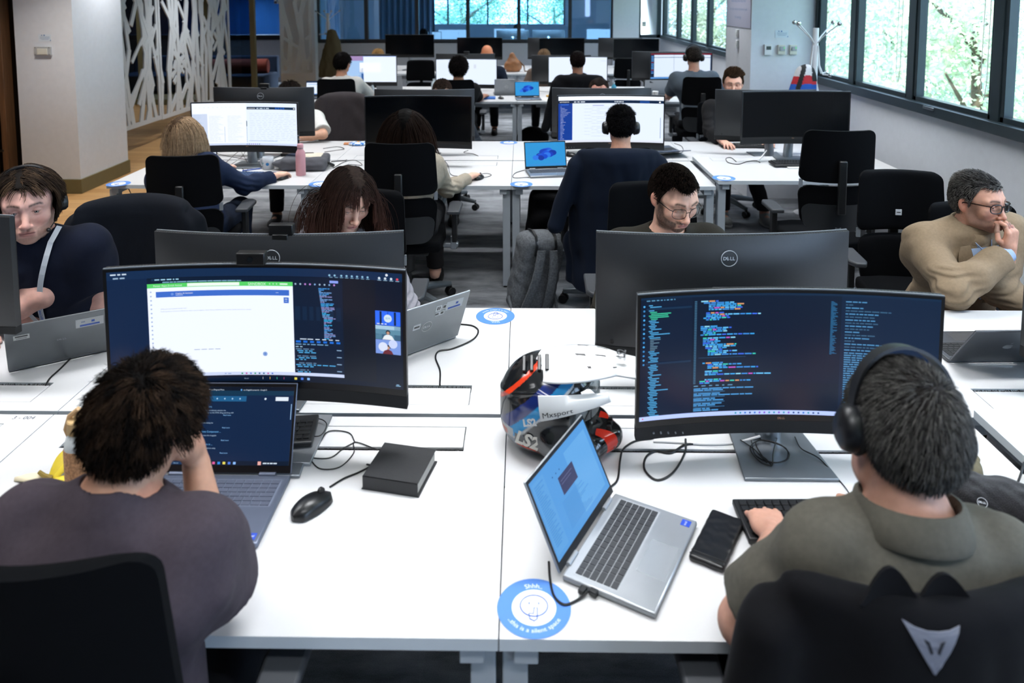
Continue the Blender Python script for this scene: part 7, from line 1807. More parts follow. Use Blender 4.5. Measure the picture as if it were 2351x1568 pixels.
make_person('woman with very long dark hair and beige sleeve, seen from behind', -0.70, 3.33, 0.0, dict(
 head=b2_head, hrot=b2_rot, hs=1.02, fem=1, skin='#d3a793', hand_r=(-0.325, 3.72, 0.765), elbow_r=(-0.455, 3.47, 0.745), hand_l=(-0.85, 3.75, 0.765), pose_r=HOLD, hdir_r=(0.3, 0.95, 0), broad=1.15,
 top=dict(name='beige_sweater', col='#a59a8a', sleeve=1.9, g=0.016, fold=0.007, low=-0.05), bottom=dict(col='#2b2a2c'), res=0.012, hres=0.005, mres=0.0045, face=False,
 hairdo=hair('long', 0.42, 4600, '#0d0a09', '#241a15', 0.0016, 0.009, lift=0.05, grav=0.9, hl=dict(front=0.07, side=-0.02, nape=-0.075), seed=13, segs=8, part=0.0, tipcol='#3a261b', res=0.006)))
b3_head = A(1425, 290, 3.45); b3_rot = HRot(-0.03, 0.16, 0.0)
make_person('man with headphones and short dark curls before the blue-menu screen, seen from behind', 0.66, 3.33, 0.0, dict(
 head=b3_head, hrot=b3_rot, hs=1.02, skin='#c08f78', hand_l=(0.48, 3.72, 0.765), hand_r=(0.95, 3.72, 0.765), pose_l=TYPE, pose_r=TYPE, res=0.012, hres=0.005, mres=0.0045, face=False,
 top=dict(name='shirt', col='#20242e', sleeve=1.9, g=0.012), bottom=dict(col='#2a2722'), shoe='#3a2a24', sole='#b9bcc0',
 hairdo=hair('short', lambda q: np.where(q[:, 2] > 0.07, 0.032, 0.012), 4200, '#0c0b0c', '#1c1a1c', 0.0015, 0.008, curl=0.45, lift=0.6, grav=0.0, hl=dict(front=0.06, side=-0.01, nape=-0.08), seed=14, segs=5, res=0.006)))
make_headphones('black headphones on the man before the blue-menu screen', b3_head + b3_rot @ V(0, 0, 0.004), b3_rot, 1.06)
# fourth row, facing us, mostly hidden by their monitors
FACE = dict(res=0.014, hres=0.004, mres=0.0045, tres=0.010)
b4_head = A(665, 222, 5.25)
make_person('person in a white T-shirt hidden behind the monitor back, only hair and left arm showing', -2.02, 5.50, PI, dict(
 head=b4_head, hrot=HRot(PI + 0.1, 0.35, 0), hs=1.05, skin='#c2967e', hand_l=(-2.03, 5.10, 0.77), elbow_l=(-1.735, 5.16, 0.80), hand_r=(-2.2, 5.1, 0.77), broad=1.1, hipz=0.5,
 top=dict(name='white_t_shirt', col='#dcdcd8', sleeve=0.85, g=0.02, fold=0.009, fscale=16), shoe='#4a4c50', sole='#8a8d92', ankle_l=(-0.16, 0.30, 0.10),
 hairdo=hair('short', 0.045, 2600, '#14100f', '#2a211c', 0.0018, 0.010, lift=0.4, grav=0.3, curl=0.2, hl=dict(front=0.066), seed=15, res=0.007), **FACE))
make_person('man with short brown hair hidden behind the centre monitor, only his crown showing', -0.70, 5.60, PI, dict(
 head=A(1015, 213, 5.40), hrot=HRot(PI, 0.3, 0), hs=1.0, skin='#c79c88', hipz=0.5, top=dict(name='shirt', col='#2b3038', sleeve=1.9), hairdo=hair('short', 0.018, 2200, '#2b211c', '#43342b', 0.0018, 0.007, lift=0.4, hl=dict(front=0.060), seed=16, res=0.007), **FACE))
make_person('balding man hidden behind the blue-menu screen, only his crown showing', 0.75, 5.60, PI, dict(
 head=A(1375, 211, 5.40), hrot=HRot(PI - 0.1, 0.35, 0), hs=1.08, skin='#c98f80', hipz=0.5, top=dict(name='shirt', col='#333333', sleeve=1.9),
 hairdo=hair('short', 0.012, 1500, '#2b211c', '#4a3a30', 0.0018, 0.003, lift=0.4, hl=dict(front=0.080), seed=17, res=0.007, density=lambda q: np.clip((0.088 - q[:, 2]) / 0.03, 0, 1)), **FACE))
b5_head = A(1683, 192, 5.38)
make_person('young man with swept brown hair in a black sweatshirt, hand on a mouse', 1.96, 5.60, PI, dict(
 head=b5_head, hrot=HRot(PI - 0.22, 0.10, 0), hs=1.05, skin='#c99a86', hair='#3a2a20', beard=0.35, hand_r=(1.79, 5.03, 0.77), elbow_r=(1.74, 5.27, 0.82), hand_l=(2.2, 5.05, 0.77), pose_r=HOLD, hdir_r=(0.1, -1, 0), eye=0.5, hipz=0.52,
 top=dict(name='black_sweatshirt', col='#1a1a1c', sleeve=1.78, g=0.022, fold=0.012), bottom=dict(col='#26262a'), shoe='#a9a9a6', sole='#c9c9c6', ankle_l=(-0.26, 0.42, 0.10), ankle_r=(0.10, 0.40, 0.10),
 hairdo=hair('short', lambda q: np.where(q[:, 2] > 0.06, 0.035, 0.010), 3200, '#2e2119', '#5a4433', 0.0016, 0.007, lift=0.40, grav=0.0, hl=dict(front=0.064), seed=18, res=0.006,
  flow=lambda q, g, rs: nrm_rows(np.where(q[:, 2:3] > 0.05, V(-0.6, -0.1, 0.7)[None], V(0, -0.2, -1)[None]) - g * 0.0)), **FACE))
w_ = thing('wristwatch', 'silver watch on the wrist of the young man holding a mouse', 'watch', (1.79, 5.05, 0.785)); b = MB(); a = np.linspace(0, 2 * PI, 25); b.tube([(0.034 * math.cos(t), 0, 0.030 * math.sin(t)) for t in a], 0.006, 8, cap=False, closed=True); b.build('bracelet', M_ALU, w_); b = MB(); b.cyl((0, 0, 0.028), (0, 0, 0.038), 0.018, n=20); b.build('watch_case', M_ALU, w_)
# fifth row backs
FAR = dict(res=0.016, hres=0.007, mres=0.007, tres=0.013, bres=0.018, sres=0.012, face=False)
make_person('man in a white shirt before the seascape screen, seen from behind', -2.10, 7.33, 0.0, dict(
 head=A(787, 145, 7.46), hrot=HRot(-0.3, 0.12, 0), hs=1.0, skin='#a8775e', hand_r=(-1.82, 7.95, 0.78), elbow_r=(-1.83, 7.68, 0.80), hand_l=(-2.3, 7.9, 0.78), top=dict(name='white_shirt', col='#c9c7c2', sleeve=0.85, g=0.02, polo=True, dip=0.2), hipz=0.53,
 hairdo=hair('short', 0.03, 1500, '#0c0a0a', '#1a1614', 0.003, 0.012, lift=0.4, hl=dict(front=0.06, nape=-0.07), seed=19, res=0.008), **FAR))
make_person('person with curly black hair in a black T-shirt, seen from behind, fifth row', -0.72, 7.40, 0.0, dict(
 head=A(1053, 157, 7.5), hrot=HRot(0, 0.1, 0), hs=1.0, skin='#a8775e', hand_r=(-0.45, 7.95, 0.78), elbow_r=(-0.50, 7.68, 0.78), top=dict(name='black_t_shirt', col='#141416', sleeve=0.8, g=0.015),
 hairdo=hair('short', 0.04, 2200, '#0d0b0b', '#262020', 0.003, 0.022, curl=0.6, lift=0.7, hl=dict(front=0.06, nape=-0.09), seed=20, res=0.008), **FAR))
make_person('man with receding short dark hair in a dark jacket before a white screen', 0.70, 7.38, 0.0, dict(
 head=A(1326, 141, 7.46), hrot=HRot(0, 0.1, 0), hs=1.04, skin='#8f6450', scalp=0.3, hair='#1a1412', top=dict(name='dark_jacket', col='#101216', sleeve=1.9, g=0.03, collar=0.01), broad=1.1,
 hairdo=hair('short', 0.015, 1800, '#151010', '#2c2220', 0.003, 0.006, lift=0.3, hl=dict(front=0.06, nape=-0.06), seed=21, res=0.008, density=lambda q: np.clip(0.35 + (0.09 - q[:, 2]) / 0.05, 0, 1)), **FAR))
c4h = A(1592, 130, 7.45)
make_person('man with headphones in a grey-blue T-shirt before the dark-framed screen', 2.09, 7.32, 0.0, dict(
 head=c4h, hrot=HRot(0, 0.15, 0), hs=1.04, skin='#b98a76', scalp=0.35, hair='#3a3430', hand_l=(1.84, 7.86, 0.78), elbow_l=(1.84, 7.62, 0.84), hand_r=(2.42, 7.86, 0.78), elbow_r=(2.44, 7.62, 0.84), top=dict(name='grey_t_shirt', col='#5c6670', sleeve=0.8, g=0.018), broad=1.15, bulk=1.05,
 hairdo=hair('short', 0.012, 1500, '#2c2724', '#4f4843', 0.003, 0.004, lift=0.3, hl=dict(front=0.06, nape=-0.07), seed=22, res=0.008, density=lambda q: np.clip(0.3 + (0.09 - q[:, 2]) / 0.05, 0, 1)), **FAR))
make_headphones('black headphones on the man in the grey-blue T-shirt, fifth row', c4h, HRot(0, 0.15, 0), 1.08)
# sixth row crowns behind their monitors
make_person('bald person behind the grey ring-mark monitor in the sixth row', -0.50, 9.98, PI, dict(head=A(1118, 124, 9.85), hrot=HRot(PI, 0.25, 0), hs=1.12, skin='#b5714f', hipz=0.52, broad=1.1, top=dict(name='navy_shirt', col='#141c2c', sleeve=1.9), **FAR))
make_person('blonde person behind the seascape monitor, only the crown showing', -2.14, 9.98, PI, dict(head=A(868, 132, 9.85), hrot=HRot(PI, 0.3, 0), hs=1.0, skin='#c99a86', hipz=0.5, top=dict(name='shirt', col='#33363c', sleeve=1.9),
 hairdo=hair('short', 0.03, 1500, '#8a6a42', '#b08a58', 0.003, 0.012, lift=0.3, hl=dict(front=0.06), seed=24, res=0.008), **FAR))
make_person('fair-haired person behind the monitor right of centre, only the crown showing', 0.37, 9.98, PI, dict(head=A(1249, 133, 9.85), hrot=HRot(PI, 0.3, 0), hs=1.0, skin='#c99a86', hipz=0.5, top=dict(name='shirt', col='#5c4f48', sleeve=1.9),
 hairdo=hair('short', 0.03, 1500, '#6a5440', '#8f745a', 0.003, 0.012, lift=0.3, hl=dict(front=0.06), seed=25, res=0.008), **FAR))
# behind the glass
for lab, x, y, cl in (('dark silhouette of a person before the lit monitor behind the glass', -2.25, 15.75, '#1c1f26'), ('dark silhouette of a person behind the glass at centre', -0.1, 19.0, '#22252c')):
 make_person(lab, x, y, 0.0, dict(head=(x, y + 0.1, 1.18), hrot=HRot(0, 0.1, 0), hs=1.05, skin='#7d5a48', top=dict(name='dark_top', col=cl, sleeve=1.9), hairdo=hair('short', 0.02, 900, '#0d0b0b', '#1a1614', 0.003, 0.012, hl=dict(front=0.06, nape=-0.07), seed=26, res=0.009), **FAR))
# ------------------------------------------------------------------ motocross helmet
def sdf_obj(name, fn, lo, hi, h, m, parent=None, colf=None):
 vs, fs = mesh_sdf(fn, lo, hi, h)
 return mesh_from(name, vs, fs, m, parent, colf(vs) if colf else None)
HEL = thing('motocross_helmet', 'white, blue and black motocross helmet with red trim lying behind the silver laptop', 'helmet', (0.135, 0.66, 0.73), -0.22)
M_HEL = mat('helmet_lacquer', '#ffffff', 0.16, attr=True, var=0.03, spec=0.6, coat=0.5)
def hel(p):
 x, y, z = p.T; ay = np.abs(y); m = np.stack([x, ay, z], 1)
 d = s_ell(p, (-0.015, 0, 0.140), (0.138, 0.118, 0.128))
 d = smin(d, s_ell(p, (-0.03, 0, 0.075), (0.118, 0.112, 0.085)), 0.03)
 ch = s_caps(m, (0.02, 0.098, 0.062), (0.115, 0.070, 0.045), 0.040, 0.036); ch = smin(ch, s_caps(m, (0.115, 0.070, 0.045), (0.160, 0.0, 0.050), 0.034, 0.040), 0.02)
 d = smin(d, ch, 0.03)
 d = smax(d, -s_box(p, (0.135, 0, 0.135), (0.110, 0.085, 0.052), rotm(0, 0.10, 0), 0.03), 0.012)      # face port
 d = smax(d, -s_ell(p, (-0.01, 0, 0.11), (0.108, 0.090, 0.100)), 0.004)                                  # hollow
 d = smax(d, -(z - 0.008 + 0.12 * np.clip(x - 0.02, 0, 1) * -0.2), 0.006)
 d = smax(d, -s_ell(p, (-0.01, 0, -0.01), (0.100, 0.080, 0.05)), 0.006)
 d = d - 0.0035 * np.exp(-((z - 0.205 + 0.3 * np.abs(x + 0.03)) / 0.006) ** 2) * (x < 0.05)
 return d
def hel_col(p):
 x, y, z = p.T; ay = np.abs(y); c = np.tile(np.array(hexc('#15171a')), (len(p), 1))
 def put(m, h): c[m] = hexc(h)
 u = z - 0.95 * x
 put((u > 0.190) & (u < 0.232) & (ay > 0.03), '#1b2c6e'); put((u > 0.155) & (u <= 0.190) & (x < 0.07), '#2f9fe0'); put((u > 0.146) & (u <= 0.155) & (x < 0.07), '#eef2f6')
 put((z < 0.088) & (x < -0.095) & (z > 0.06), '#dfe3e8'); put((z < 0.078) & (x < -0.115) & (z > 0.05), '#d8604a')
 put((z < 0.082) & (x > -0.09), '#3a3c3e'); put((np.abs(z - 0.046 + 0.16 * (x + 0.09)) < 0.004) & (x > -0.09) & (x < 0.12), '#d83a22'); put((z < 0.026) & (x < 0.1), '#15161a')
 put((u > 0.283) & (u < 0.297), '#e0401f'); put((z < 0.10) & (x > 0.125), '#141518'); put((z < 0.085) & (x > 0.13) & (ay > 0.028) & (ay < 0.062), '#d8301c')
 put((z < 0.06) & (x < -0.09) & (z > 0.03), '#8f98a8')
 return c
sdf_obj('shell', hel, (-0.17, -0.14, -0.005), (0.22, 0.14, 0.28), 0.0026, M_HEL, HEL, hel_col)
def peak_pt(s_, t):                                         # s along (0 back..1 tip), t across -1..1
 w = 0.050 + 0.052 * math.sin(PI * min(s_ * 1.25, 1)) ** 0.8 + 0.004; x = -0.035 + 0.275 * s_ - 0.02 * abs(t) * (1 - s_); z = 0.272 + 0.016 * math.sin(PI * s_) + 0.004 * s_ - 0.060 * abs(t) ** 1.9 * (1 - 0.55 * s_)
 return [x, t * w, z]
pk = MB(); P = np.array([[peak_pt(i / 16, j / 6 - 1) for j in range(13)] for i in range(17)]); pk.slab(P, V(0, 0, 1), 0.005)
pko = pk.build('peak', mat('helmet_white', '#eef0f2', 0.18, var=0.01, coat=0.4), HEL, smooth=60, bevel=0.001)
for sy in (-1, 1):                                           # side wings joining the peak and the brow
 w_ = MB(); P = []
 for i in range(9):
  s_ = i / 8; x = -0.02 + 0.185 * s_
  top = V(x, sy * (0.116 - 0.040 * s_ ** 1.5), 0.205 + 0.012 * s_); bot = V(x + 0.01, sy * (0.127 - 0.045 * s_ ** 2), 0.140 + 0.055 * s_)
  P.append([top, (top + bot) / 2 + V(0, sy * 0.005, 0), bot])
 P = np.array(P); w_.slab(P, V(0, sy, 0), 0.004); wing = w_.build('side_wing', MATS['helmet_white'], HEL, smooth=60)
 def on_wing(x, z, P=P):
  s_ = np.clip(x / 0.185, 0, 1) * 8; i0 = np.minimum(s_.astype(int), 7); fr_ = (s_ - i0)[:, None]; lo = P[i0, 2] * (1 - fr_) + P[i0 + 1, 2] * fr_; hi = P[i0, 1] * (1 - fr_) + P[i0 + 1, 1] * fr_
  return lo + (hi - lo) * (0.25 + z / 0.036)[:, None] + V(0, -0.0052, 0)
 t_ = MB(); t_.col('#f4f6f8'); text_on(t_, 'LS2', V(-0.058, -0.1275, 0.118), nrm(V(0.97, -0.05, 0.24)), nrm(V(-0.22, 0.12, 0.97)), 0.026, bold=0.05)
 if sy < 0: t_.build('lettering', M_DECAL, HEL, colors=True, smooth=0)
 t_ = MB(); t_.col('#16181c'); text_on(t_, 'Mxsport', None, None, None, 0.024, fn=lambda x, z: on_wing(x + 0.006, z))
 if sy < 0:
  t_.build('lettering', M_DECAL, wing, colors=True, smooth=0)
t_ = MB(); t_.col('#e9e6df'); text_on(t_, 'LS2', V(-0.085, -0.1215, 0.068), nrm(V(0.98, -0.05, -0.22)), nrm(V(0.3, 0.12, 0.95)), 0.046, bold=0.04); t_.build('side_lettering', M_DECAL, HEL, colors=True, smooth=0)
t_ = MB(); t_.col('#44474a'); text_on(t_, 'LS2', V(0.205, -0.035, 0.297), (0, 1, 0), (-1, 0, 0.05), 0.034, bold=0.03); t_.build('peak_lettering', M_DECAL, pko, colors=True, smooth=0)
for (s0, t0, s1, t1) in ((0.38, -0.25, 0.55, -0.7), (0.58, -0.25, 0.78, -0.75), (0.38, 0.25, 0.55, 0.7), (0.58, 0.25, 0.78, 0.75)):   # vents in the peak
 v_ = MB(); q = [V(*peak_pt(a, b_)) + V(0, 0, 0.0062) for a, b_ in ((s0, t0), (s0 + 0.10, t0), (s1 + 0.03, t1), (s1, t1))]; v_.add(q + [k - V(0, 0, 0.002) for k in q], [(0, 1, 2, 3), (7, 6, 5, 4), (0, 4, 5, 1), (1, 5, 6, 2), (2, 6, 7, 3), (3, 7, 4, 0)]); v_.build('vent', M_BLACK, pko, smooth=0)
def sc_fn(p):
 d = s_ell(p, (-0.012, 0, 0.142), (0.144, 0.124, 0.132)); d = smax(d, -s_ell(p, (-0.012, 0, 0.142), (0.1415, 0.1215, 0.1295)), 0.001)
 return smax(smax(d, -(p[:, 2] - 0.125 - 0.12 * p[:, 0]), 0.004), (p[:, 0] - 0.10), 0.004)
gv = MB(); P = []
for i in range(13):
 a = -1.15 + 2.3 * i / 12; P.append([[0.02 + 0.118 * math.cos(a) * 0.95, 0.122 * math.sin(a), z_] for z_ in (0.128, 0.160, 0.190)])
gv.slab(np.array(P), V(1, 0, 0), 0.002); gv.build('visor', glass_mat('visor_glass', (0.55, 0.62, 0.66), 0.14), HEL, smooth=60)
v_ = MB()
for i in range(4): v_.box((-0.075 + 0.022 * i, -0.045, 0.252 + 0.004 * i), (0.010, 0.05, 0.012), rotm(0.5, 0, 0.2))
for i in range(3): v_.box((0.165, -0.02 + 0.02 * i, 0.075), (0.012, 0.01, 0.03), rotm(0, -0.2, 0))
v_.box((0.172, 0, 0.045), (0.02, 0.075, 0.022)); v_.build('vent_grille', M_BLACK, HEL, bevel=0.002)
v_ = MB(); v_.prism([(-0.022, 0), (0, 0.018), (0.026, 0), (0, -0.018)], 0, 0.004, np.array([[1, 0, 0], [0, 0.1, -1], [0, 1, 0.1]]).astype(float), (0.025, -0.119, 0.080)); v_.build('strap_plate', mat('sand_plate', '#b9ac92', 0.5), HEL, bevel=0.001)
# dark full-face helmet far away
H2 = thing('full_face_helmet', 'dark glossy full-face helmet on the sixth row right of the man in the dark jacket', 'helmet', (1.02, 8.30, 0.73), -1.0)
def hel2(p):
 d = s_ell(p, (0, 0, 0.135), (0.135, 0.120, 0.130)); d = smin(d, s_caps(p, (0.07, 0, 0.055), (0.10, 0, 0.06), 0.062, 0.05), 0.05); return smax(d, -(p[:, 2] - 0.01), 0.005)
sdf_obj('shell', hel2, (-0.16, -0.14, 0), (0.18, 0.14, 0.28), 0.007, mat('grey_lacquer', '#4a4c50', 0.12, metal=0.5, var=0.2, vscale=12, coat=0.6), H2)
v_ = MB(); P = [[[0.002 + 0.142 * math.cos(a), 0.127 * math.sin(a), z_] for z_ in (0.115, 0.15, 0.185)] for a in np.linspace(-1.1, 1.1, 13)]; v_.slab(np.array(P), V(1, 0, 0), 0.003); v_.build('visor', mat('dark_visor', '#08090b', 0.06, var=0), H2, smooth=60)
# ------------------------------------------------------------------ desk top items
M_COVER = mat('black_book_cover', '#232427', 0.55, var=0.1, bump=0.3, bscale=400); M_PAPER = mat('paper_block', '#dedcd6', 0.8, var=0.08, vscale=200, stretch=(1, 1, 60))
nb = thing('notebook', 'thick black hardcover notebook lying closed beside the wired mouse', 'notebook', (-0.281, 0.511, 0.73), -0.205)
b = MB(); b.box((0, 0, 0.0355), (0.152, 0.152, 0.003)); b.box((0, 0, 0.0015), (0.158, 0.152, 0.003)); b.box((0, -0.0745, 0.0185), (0.152, 0.003, 0.037)); b.build('cover', M_COVER, nb, bevel=0.0008)
b = MB(); b.box((0.0, 0.001, 0.0185), (0.144, 0.146, 0.031)); b.build('pages', M_PAPER, nb)
w = thing('leather_pouch', 'black leather phone pouch between the silver laptop and the black keyboard', 'pouch', (0.508, 0.272, 0.73), math.atan2(0.373 - 0.213, 0.523 - 0.428) - PI / 2)
def pouch(p): return s_box(p, (0, 0, 0.008), (0.041, 0.092, 0.008), rd=0.007) + 0.0008 * wav(p, 120, 6, 2)
sdf_obj('body', pouch, (-0.06, -0.11, -0.004), (0.06, 0.11, 0.025), 0.0025, mat('black_leather', '#0d0d0f', 0.38, var=0.25, vscale=25, bump=0.4, bscale=60), w)
b = MB(); b.box((0, -0.084, 0.0165), (0.080, 0.004, 0.003)); b.box((0, -0.072, 0.0165), (0.080, 0.002, 0.002)); b.build('stitched_edge', M_BLACK, w, bevel=0.0008)
# cork bottle
bt = thing('cork_bottle', 'glass bottle with cork sleeve and wooden loop cap beside the banana peel', 'bottle', (-1.068, 0.385, 0.73))
b = MB(); b.lathe([(0.036, 0), (0.0375, 0.004), (0.0375, 0.155), (0.036, 0.158)], n=36); b.build('cork_sleeve', mat('cork', '#a87f5c', 0.9, var=0.35, vscale=160, bump=0.6, bscale=200), bt)
b = MB(); b.lathe([(0.0355, 0.157), (0.035, 0.168), (0.030, 0.184), (0.024, 0.194), (0.0235, 0.20)], n=36); b.build('glass_shoulder', mat('milky_glass', '#dfe6e8', 0.12, var=0.02), bt)
b = MB(); b.lathe([(0.027, 0.197), (0.0275, 0.200), (0.0265, 0.226), (0.024, 0.229)], n=30); cp = b.build('cap', mat('bamboo', '#c9a877', 0.55, var=0.12, vscale=30), bt)
b = MB(); b.tube([(-0.027, 0, 0.175), (-0.035, 0.0, 0.200), (-0.022, 0, 0.235), (0.0, 0, 0.252), (0.016, 0, 0.240), (0.020, 0, 0.228)], [0.004, 0.005, 0.0065, 0.008, 0.007, 0.005], 10); b.build('strap_loop', mat('tan_cord', '#d6b184', 0.7, var=0.05), cp)
# banana peel
bp = thing('banana_peel', 'yellow banana peel lying on the front left desk', 'banana peel', (-1.205, 0.47, 0.73), 0.2)
M_BAN = mat('banana_skin', '#e3c93c', 0.5, var=0.12, vscale=25); M_BIN = mat('banana_inner', '#eadfc0', 0.8, var=0.08)
for k, (a, L, lift) in enumerate(((0.4, 0.125, 0.045), (1.1, 0.11, 0.05), (2.9, 0.10, 0.012), (-0.5, 0.13, 0.020))):
 P = []
 for i in range(13):
  s_ = i / 12; w_ = 0.024 * math.sin(PI * min(0.12 + 0.88 * s_, 0.97)) ** 0.6 * (1 - 0.45 * s_); x = L * s_; z = 0.006 + lift * math.sin(PI * s_ * 0.95)
  P.append([[x, w_ * t, z - 0.008 * t * t] for t in (-1, -0.6, 0, 0.6, 1)])
 P = np.array(P) @ rotm(0, 0, a).T; bb = MB(); bb.slab(P, V(0, 0, 1), 0.0025); bb.build('peel_strip', M_BAN if k != 2 else M_BIN, bp, smooth=60)
b = MB(); b.tube([(0, 0, 0.01), (-0.015, 0.0, 0.02), (-0.03, 0.005, 0.03)], [0.009, 0.006, 0.005], 8); b.build('stem', mat('banana_stem', '#8a7430', 0.7), bp)
# glasses case strap at left edge, black fuzzy bag with headphones, olive cap by the grey-haired man
fb = thing('fuzzy_bag', 'black fluffy drawstring bag lying beside the grey-haired man', 'bag', (1.235, 0.375, 0.73), -0.35)
def bagf(p):
 d = s_ell(p, (0, 0.0, 0.040), (0.125, 0.075, 0.042)); d = smin(d, s_ell(p, (0.085, -0.045, 0.032), (0.07, 0.05, 0.034)), 0.04); d = smin(d, s_ell(p, (-0.09, 0.0, 0.035), (0.05, 0.05, 0.032)), 0.04)
 d = smax(d, -s_ell(p, (0.165, -0.075, 0.035), (0.06, 0.04, 0.025), rotm(0, 0, -0.5)), 0.01)
 return smax(d - 0.005 * wav(p, 55, 8, 3), -p[:, 2] + 0.001, 0.006)
sdf_obj('bag_body', bagf, (-0.18, -0.13, -0.01), (0.2, 0.12, 0.11), 0.004, mat('black_fleece', '#1a181a', 0.95, var=0.3, vscale=300, bump=1.0, bscale=500, sheen=0.3, spec=0.1), fb)
b = MB(); b.tube([(0.06, -0.09, 0.01), (0.09, -0.125, 0.008), (0.075, -0.15, 0.006), (0.11, -0.155, 0.01), (0.10, -0.13, 0.012), (0.13, -0.15, 0.008), (0.15, -0.16, 0.006)], 0.0035, 8); b.build('drawstring', M_CABLE, fb)
b = MB(); tmp = MB(); dell_mark(tmp, 0, 0, 0, 0.011, 1); vv = np.concatenate(tmp.v) @ rotm(-0.9, 0, 0).T; b.col('#c9ccd0').add(vv + V(-0.055, -0.064, 0.062), tmp.f); b.build('logo', M_DECAL, fb, colors=True, smooth=0)
hp = thing('headphones', 'dark grey headphones slipping out of the black fluffy bag', 'headphones', (1.36, 0.285, 0.73), 0.6)
b = MB(); b.lathe([(0.0, 0.046), (0.028, 0.044), (0.040, 0.034), (0.043, 0.018), (0.041, 0.004), (0.03, 0.0)], n=30); b.build('ear_cup', mat('dark_cup', '#1d1c1e', 0.6, var=0.1), hp)
b = MB(); b.lathe([(0.041, 0.010), (0.046, 0.016), (0.046, 0.024), (0.041, 0.030)], n=30, cap=False); b.build('ear_cushion', M_BLACK, hp)
b = MB(); b.tube([(0.0, 0.04, 0.03), (0.03, 0.075, 0.03), (0.085, 0.085, 0.03), (0.12, 0.05, 0.03)], 0.008, 10); b.build('headband', M_BLACK, hp)
oc = thing('folded_cap', 'olive cloth cap half hidden behind the headphones of the grey-haired man', 'cap', (1.19, 0.56, 0.73), 0.3)
def capf_(p): return smax(s_ell(p, (0, 0, 0.03), (0.075, 0.11, 0.055)) - 0.004 * wav(p, 45, 8, 5), -p[:, 2] + 0.001, 0.006)
sdf_obj('crown', capf_, (-0.13, -0.16, -0.01), (0.13, 0.16, 0.12), 0.005, cloth_mat('olive', '#6b6450', 0.9), oc)
b = MB(); P = np.array([[[0.02 + 0.075 * s_ + 0.0, (t) * 0.055 * (1 - 0.4 * s_ * s_), 0.012 - 0.006 * t * t] for t in (-1, -.5, 0, .5, 1)] for s_ in np.linspace(0.5, 1.4, 8)]); b.slab(P, V(0, 0, 1), 0.004); b.build('brim', MATS['cloth_olive'], oc, smooth=60)
# mug, pink bottle, bags and clutter of the third and fourth rows
mg = thing('mug', 'white mug with small blue emblem beside the monitor stand of the blonde woman', 'mug', (*desk_pt(616, 388)[:2], 0.73), 0.0)
b = MB(); b.lathe([(0.036, 0), (0.040, 0.003), (0.041, 0.093), (0.039, 0.095), (0.037, 0.092), (0.036, 0.012), (0.0, 0.010)], n=36, cap=False); b.add([[0.036 * math.cos(a), 0.036 * math.sin(a), 0] for a in np.arange(24) * PI / 12], [tuple(range(23, -1, -1))]); b.build('cup', mat('white_ceramic', '#dcdfe4', 0.2, var=0.01), mg, smooth=60)
b = MB(); b.tube([(-0.038, 0.01, 0.075), (-0.058, 0.012, 0.072), (-0.062, 0.014, 0.045), (-0.052, 0.013, 0.022), (-0.038, 0.011, 0.02)], 0.005, 8); b.build('handle', MATS['white_ceramic'], mg)
b = MB(); n = 20
def on_mug(x, z): a = -PI / 2 + x / 0.041; return [0.0416 * math.cos(a), 0.0416 * math.sin(a), z]
b.col('#1f6fa8'); b.add([on_mug(0.008 + 0.012 * math.cos(t), 0.045 + 0.012 * math.sin(t)) for t in np.arange(n) * 2 * PI / n], [tuple(range(n))]); b.col('#2f8f9a'); b.add([on_mug(-0.030 + 0.006 * math.cos(t), 0.05 + 0.006 * math.sin(t)) for t in np.arange(n) * 2 * PI / n], [tuple(range(n))]); b.build('printed_emblem', M_DECAL, mg, colors=True, smooth=0)
pb_ = thing('pink_bottle', 'pale pink steel drinking bottle in front of the grey bag', 'bottle', (*desk_pt(691, 402)[:2], 0.73))
b = MB(); b.lathe([(0.033, 0), (0.035, 0.003), (0.035, 0.150), (0.032, 0.170), (0.022, 0.188), (0.0195, 0.200)], n=36); b.build('flask', mat('pink_powder_coat', '#dfa6b0', 0.55, var=0.03, bump=0.15, bscale=600), pb_, smooth=50)
b = MB(); b.lathe([(0.0205, 0.200), (0.0225, 0.203), (0.0225, 0.226), (0.019, 0.231), (0, 0.232)], n=30, cap=False); b.build('cap', MATS['pink_powder_coat'], pb_, smooth=50)
b = MB(); b.lathe([(0.0215, 0.197), (0.0215, 0.201)], n=30); b.build('neck_band', M_ALU, pb_)
gb = thing('messenger_bag', 'grey and cream bag lying on the third row desk behind the pink bottle', 'bag', (-1.60, 4.16, 0.73), 0.12)
def gbag(p):
 d = s_box(p, (0, 0, 0.045), (0.17, 0.13, 0.045), rd=0.03); d = smin(d, s_ell(p, (-0.14, -0.05, 0.05), (0.10, 0.06, 0.03)), 0.03); d = smin(d, s_box(p, (0.08, -0.10, 0.03), (0.08, 0.05, 0.03), rd=0.02), 0.02)
 return smax(d - 0.005 * wav(p, 30, 8, 6), -p[:, 2] + 0.001, 0.006)
def gcol(p):
 c = np.tile(np.array(hexc('#4b4c52')), (len(p), 1)); c[(p[:, 2] > 0.062) & (p[:, 0] > -0.06) & (p[:, 0] < 0.12) & (p[:, 1] > -0.03)] = hexc('#cfc6b4'); c[(p[:, 2] > 0.05) & (p[:, 0] < -0.08) & (p[:, 1] > 0)] = hexc('#1f2a40'); return c
sdf_obj('bag_body', gbag, (-0.28, -0.2, -0.01), (0.22, 0.17, 0.12), 0.007, mat('bag_canvas', '#ffffff', 0.9, attr=True, var=0.12, vscale=200, bump=0.4, bscale=600), gb, gcol)
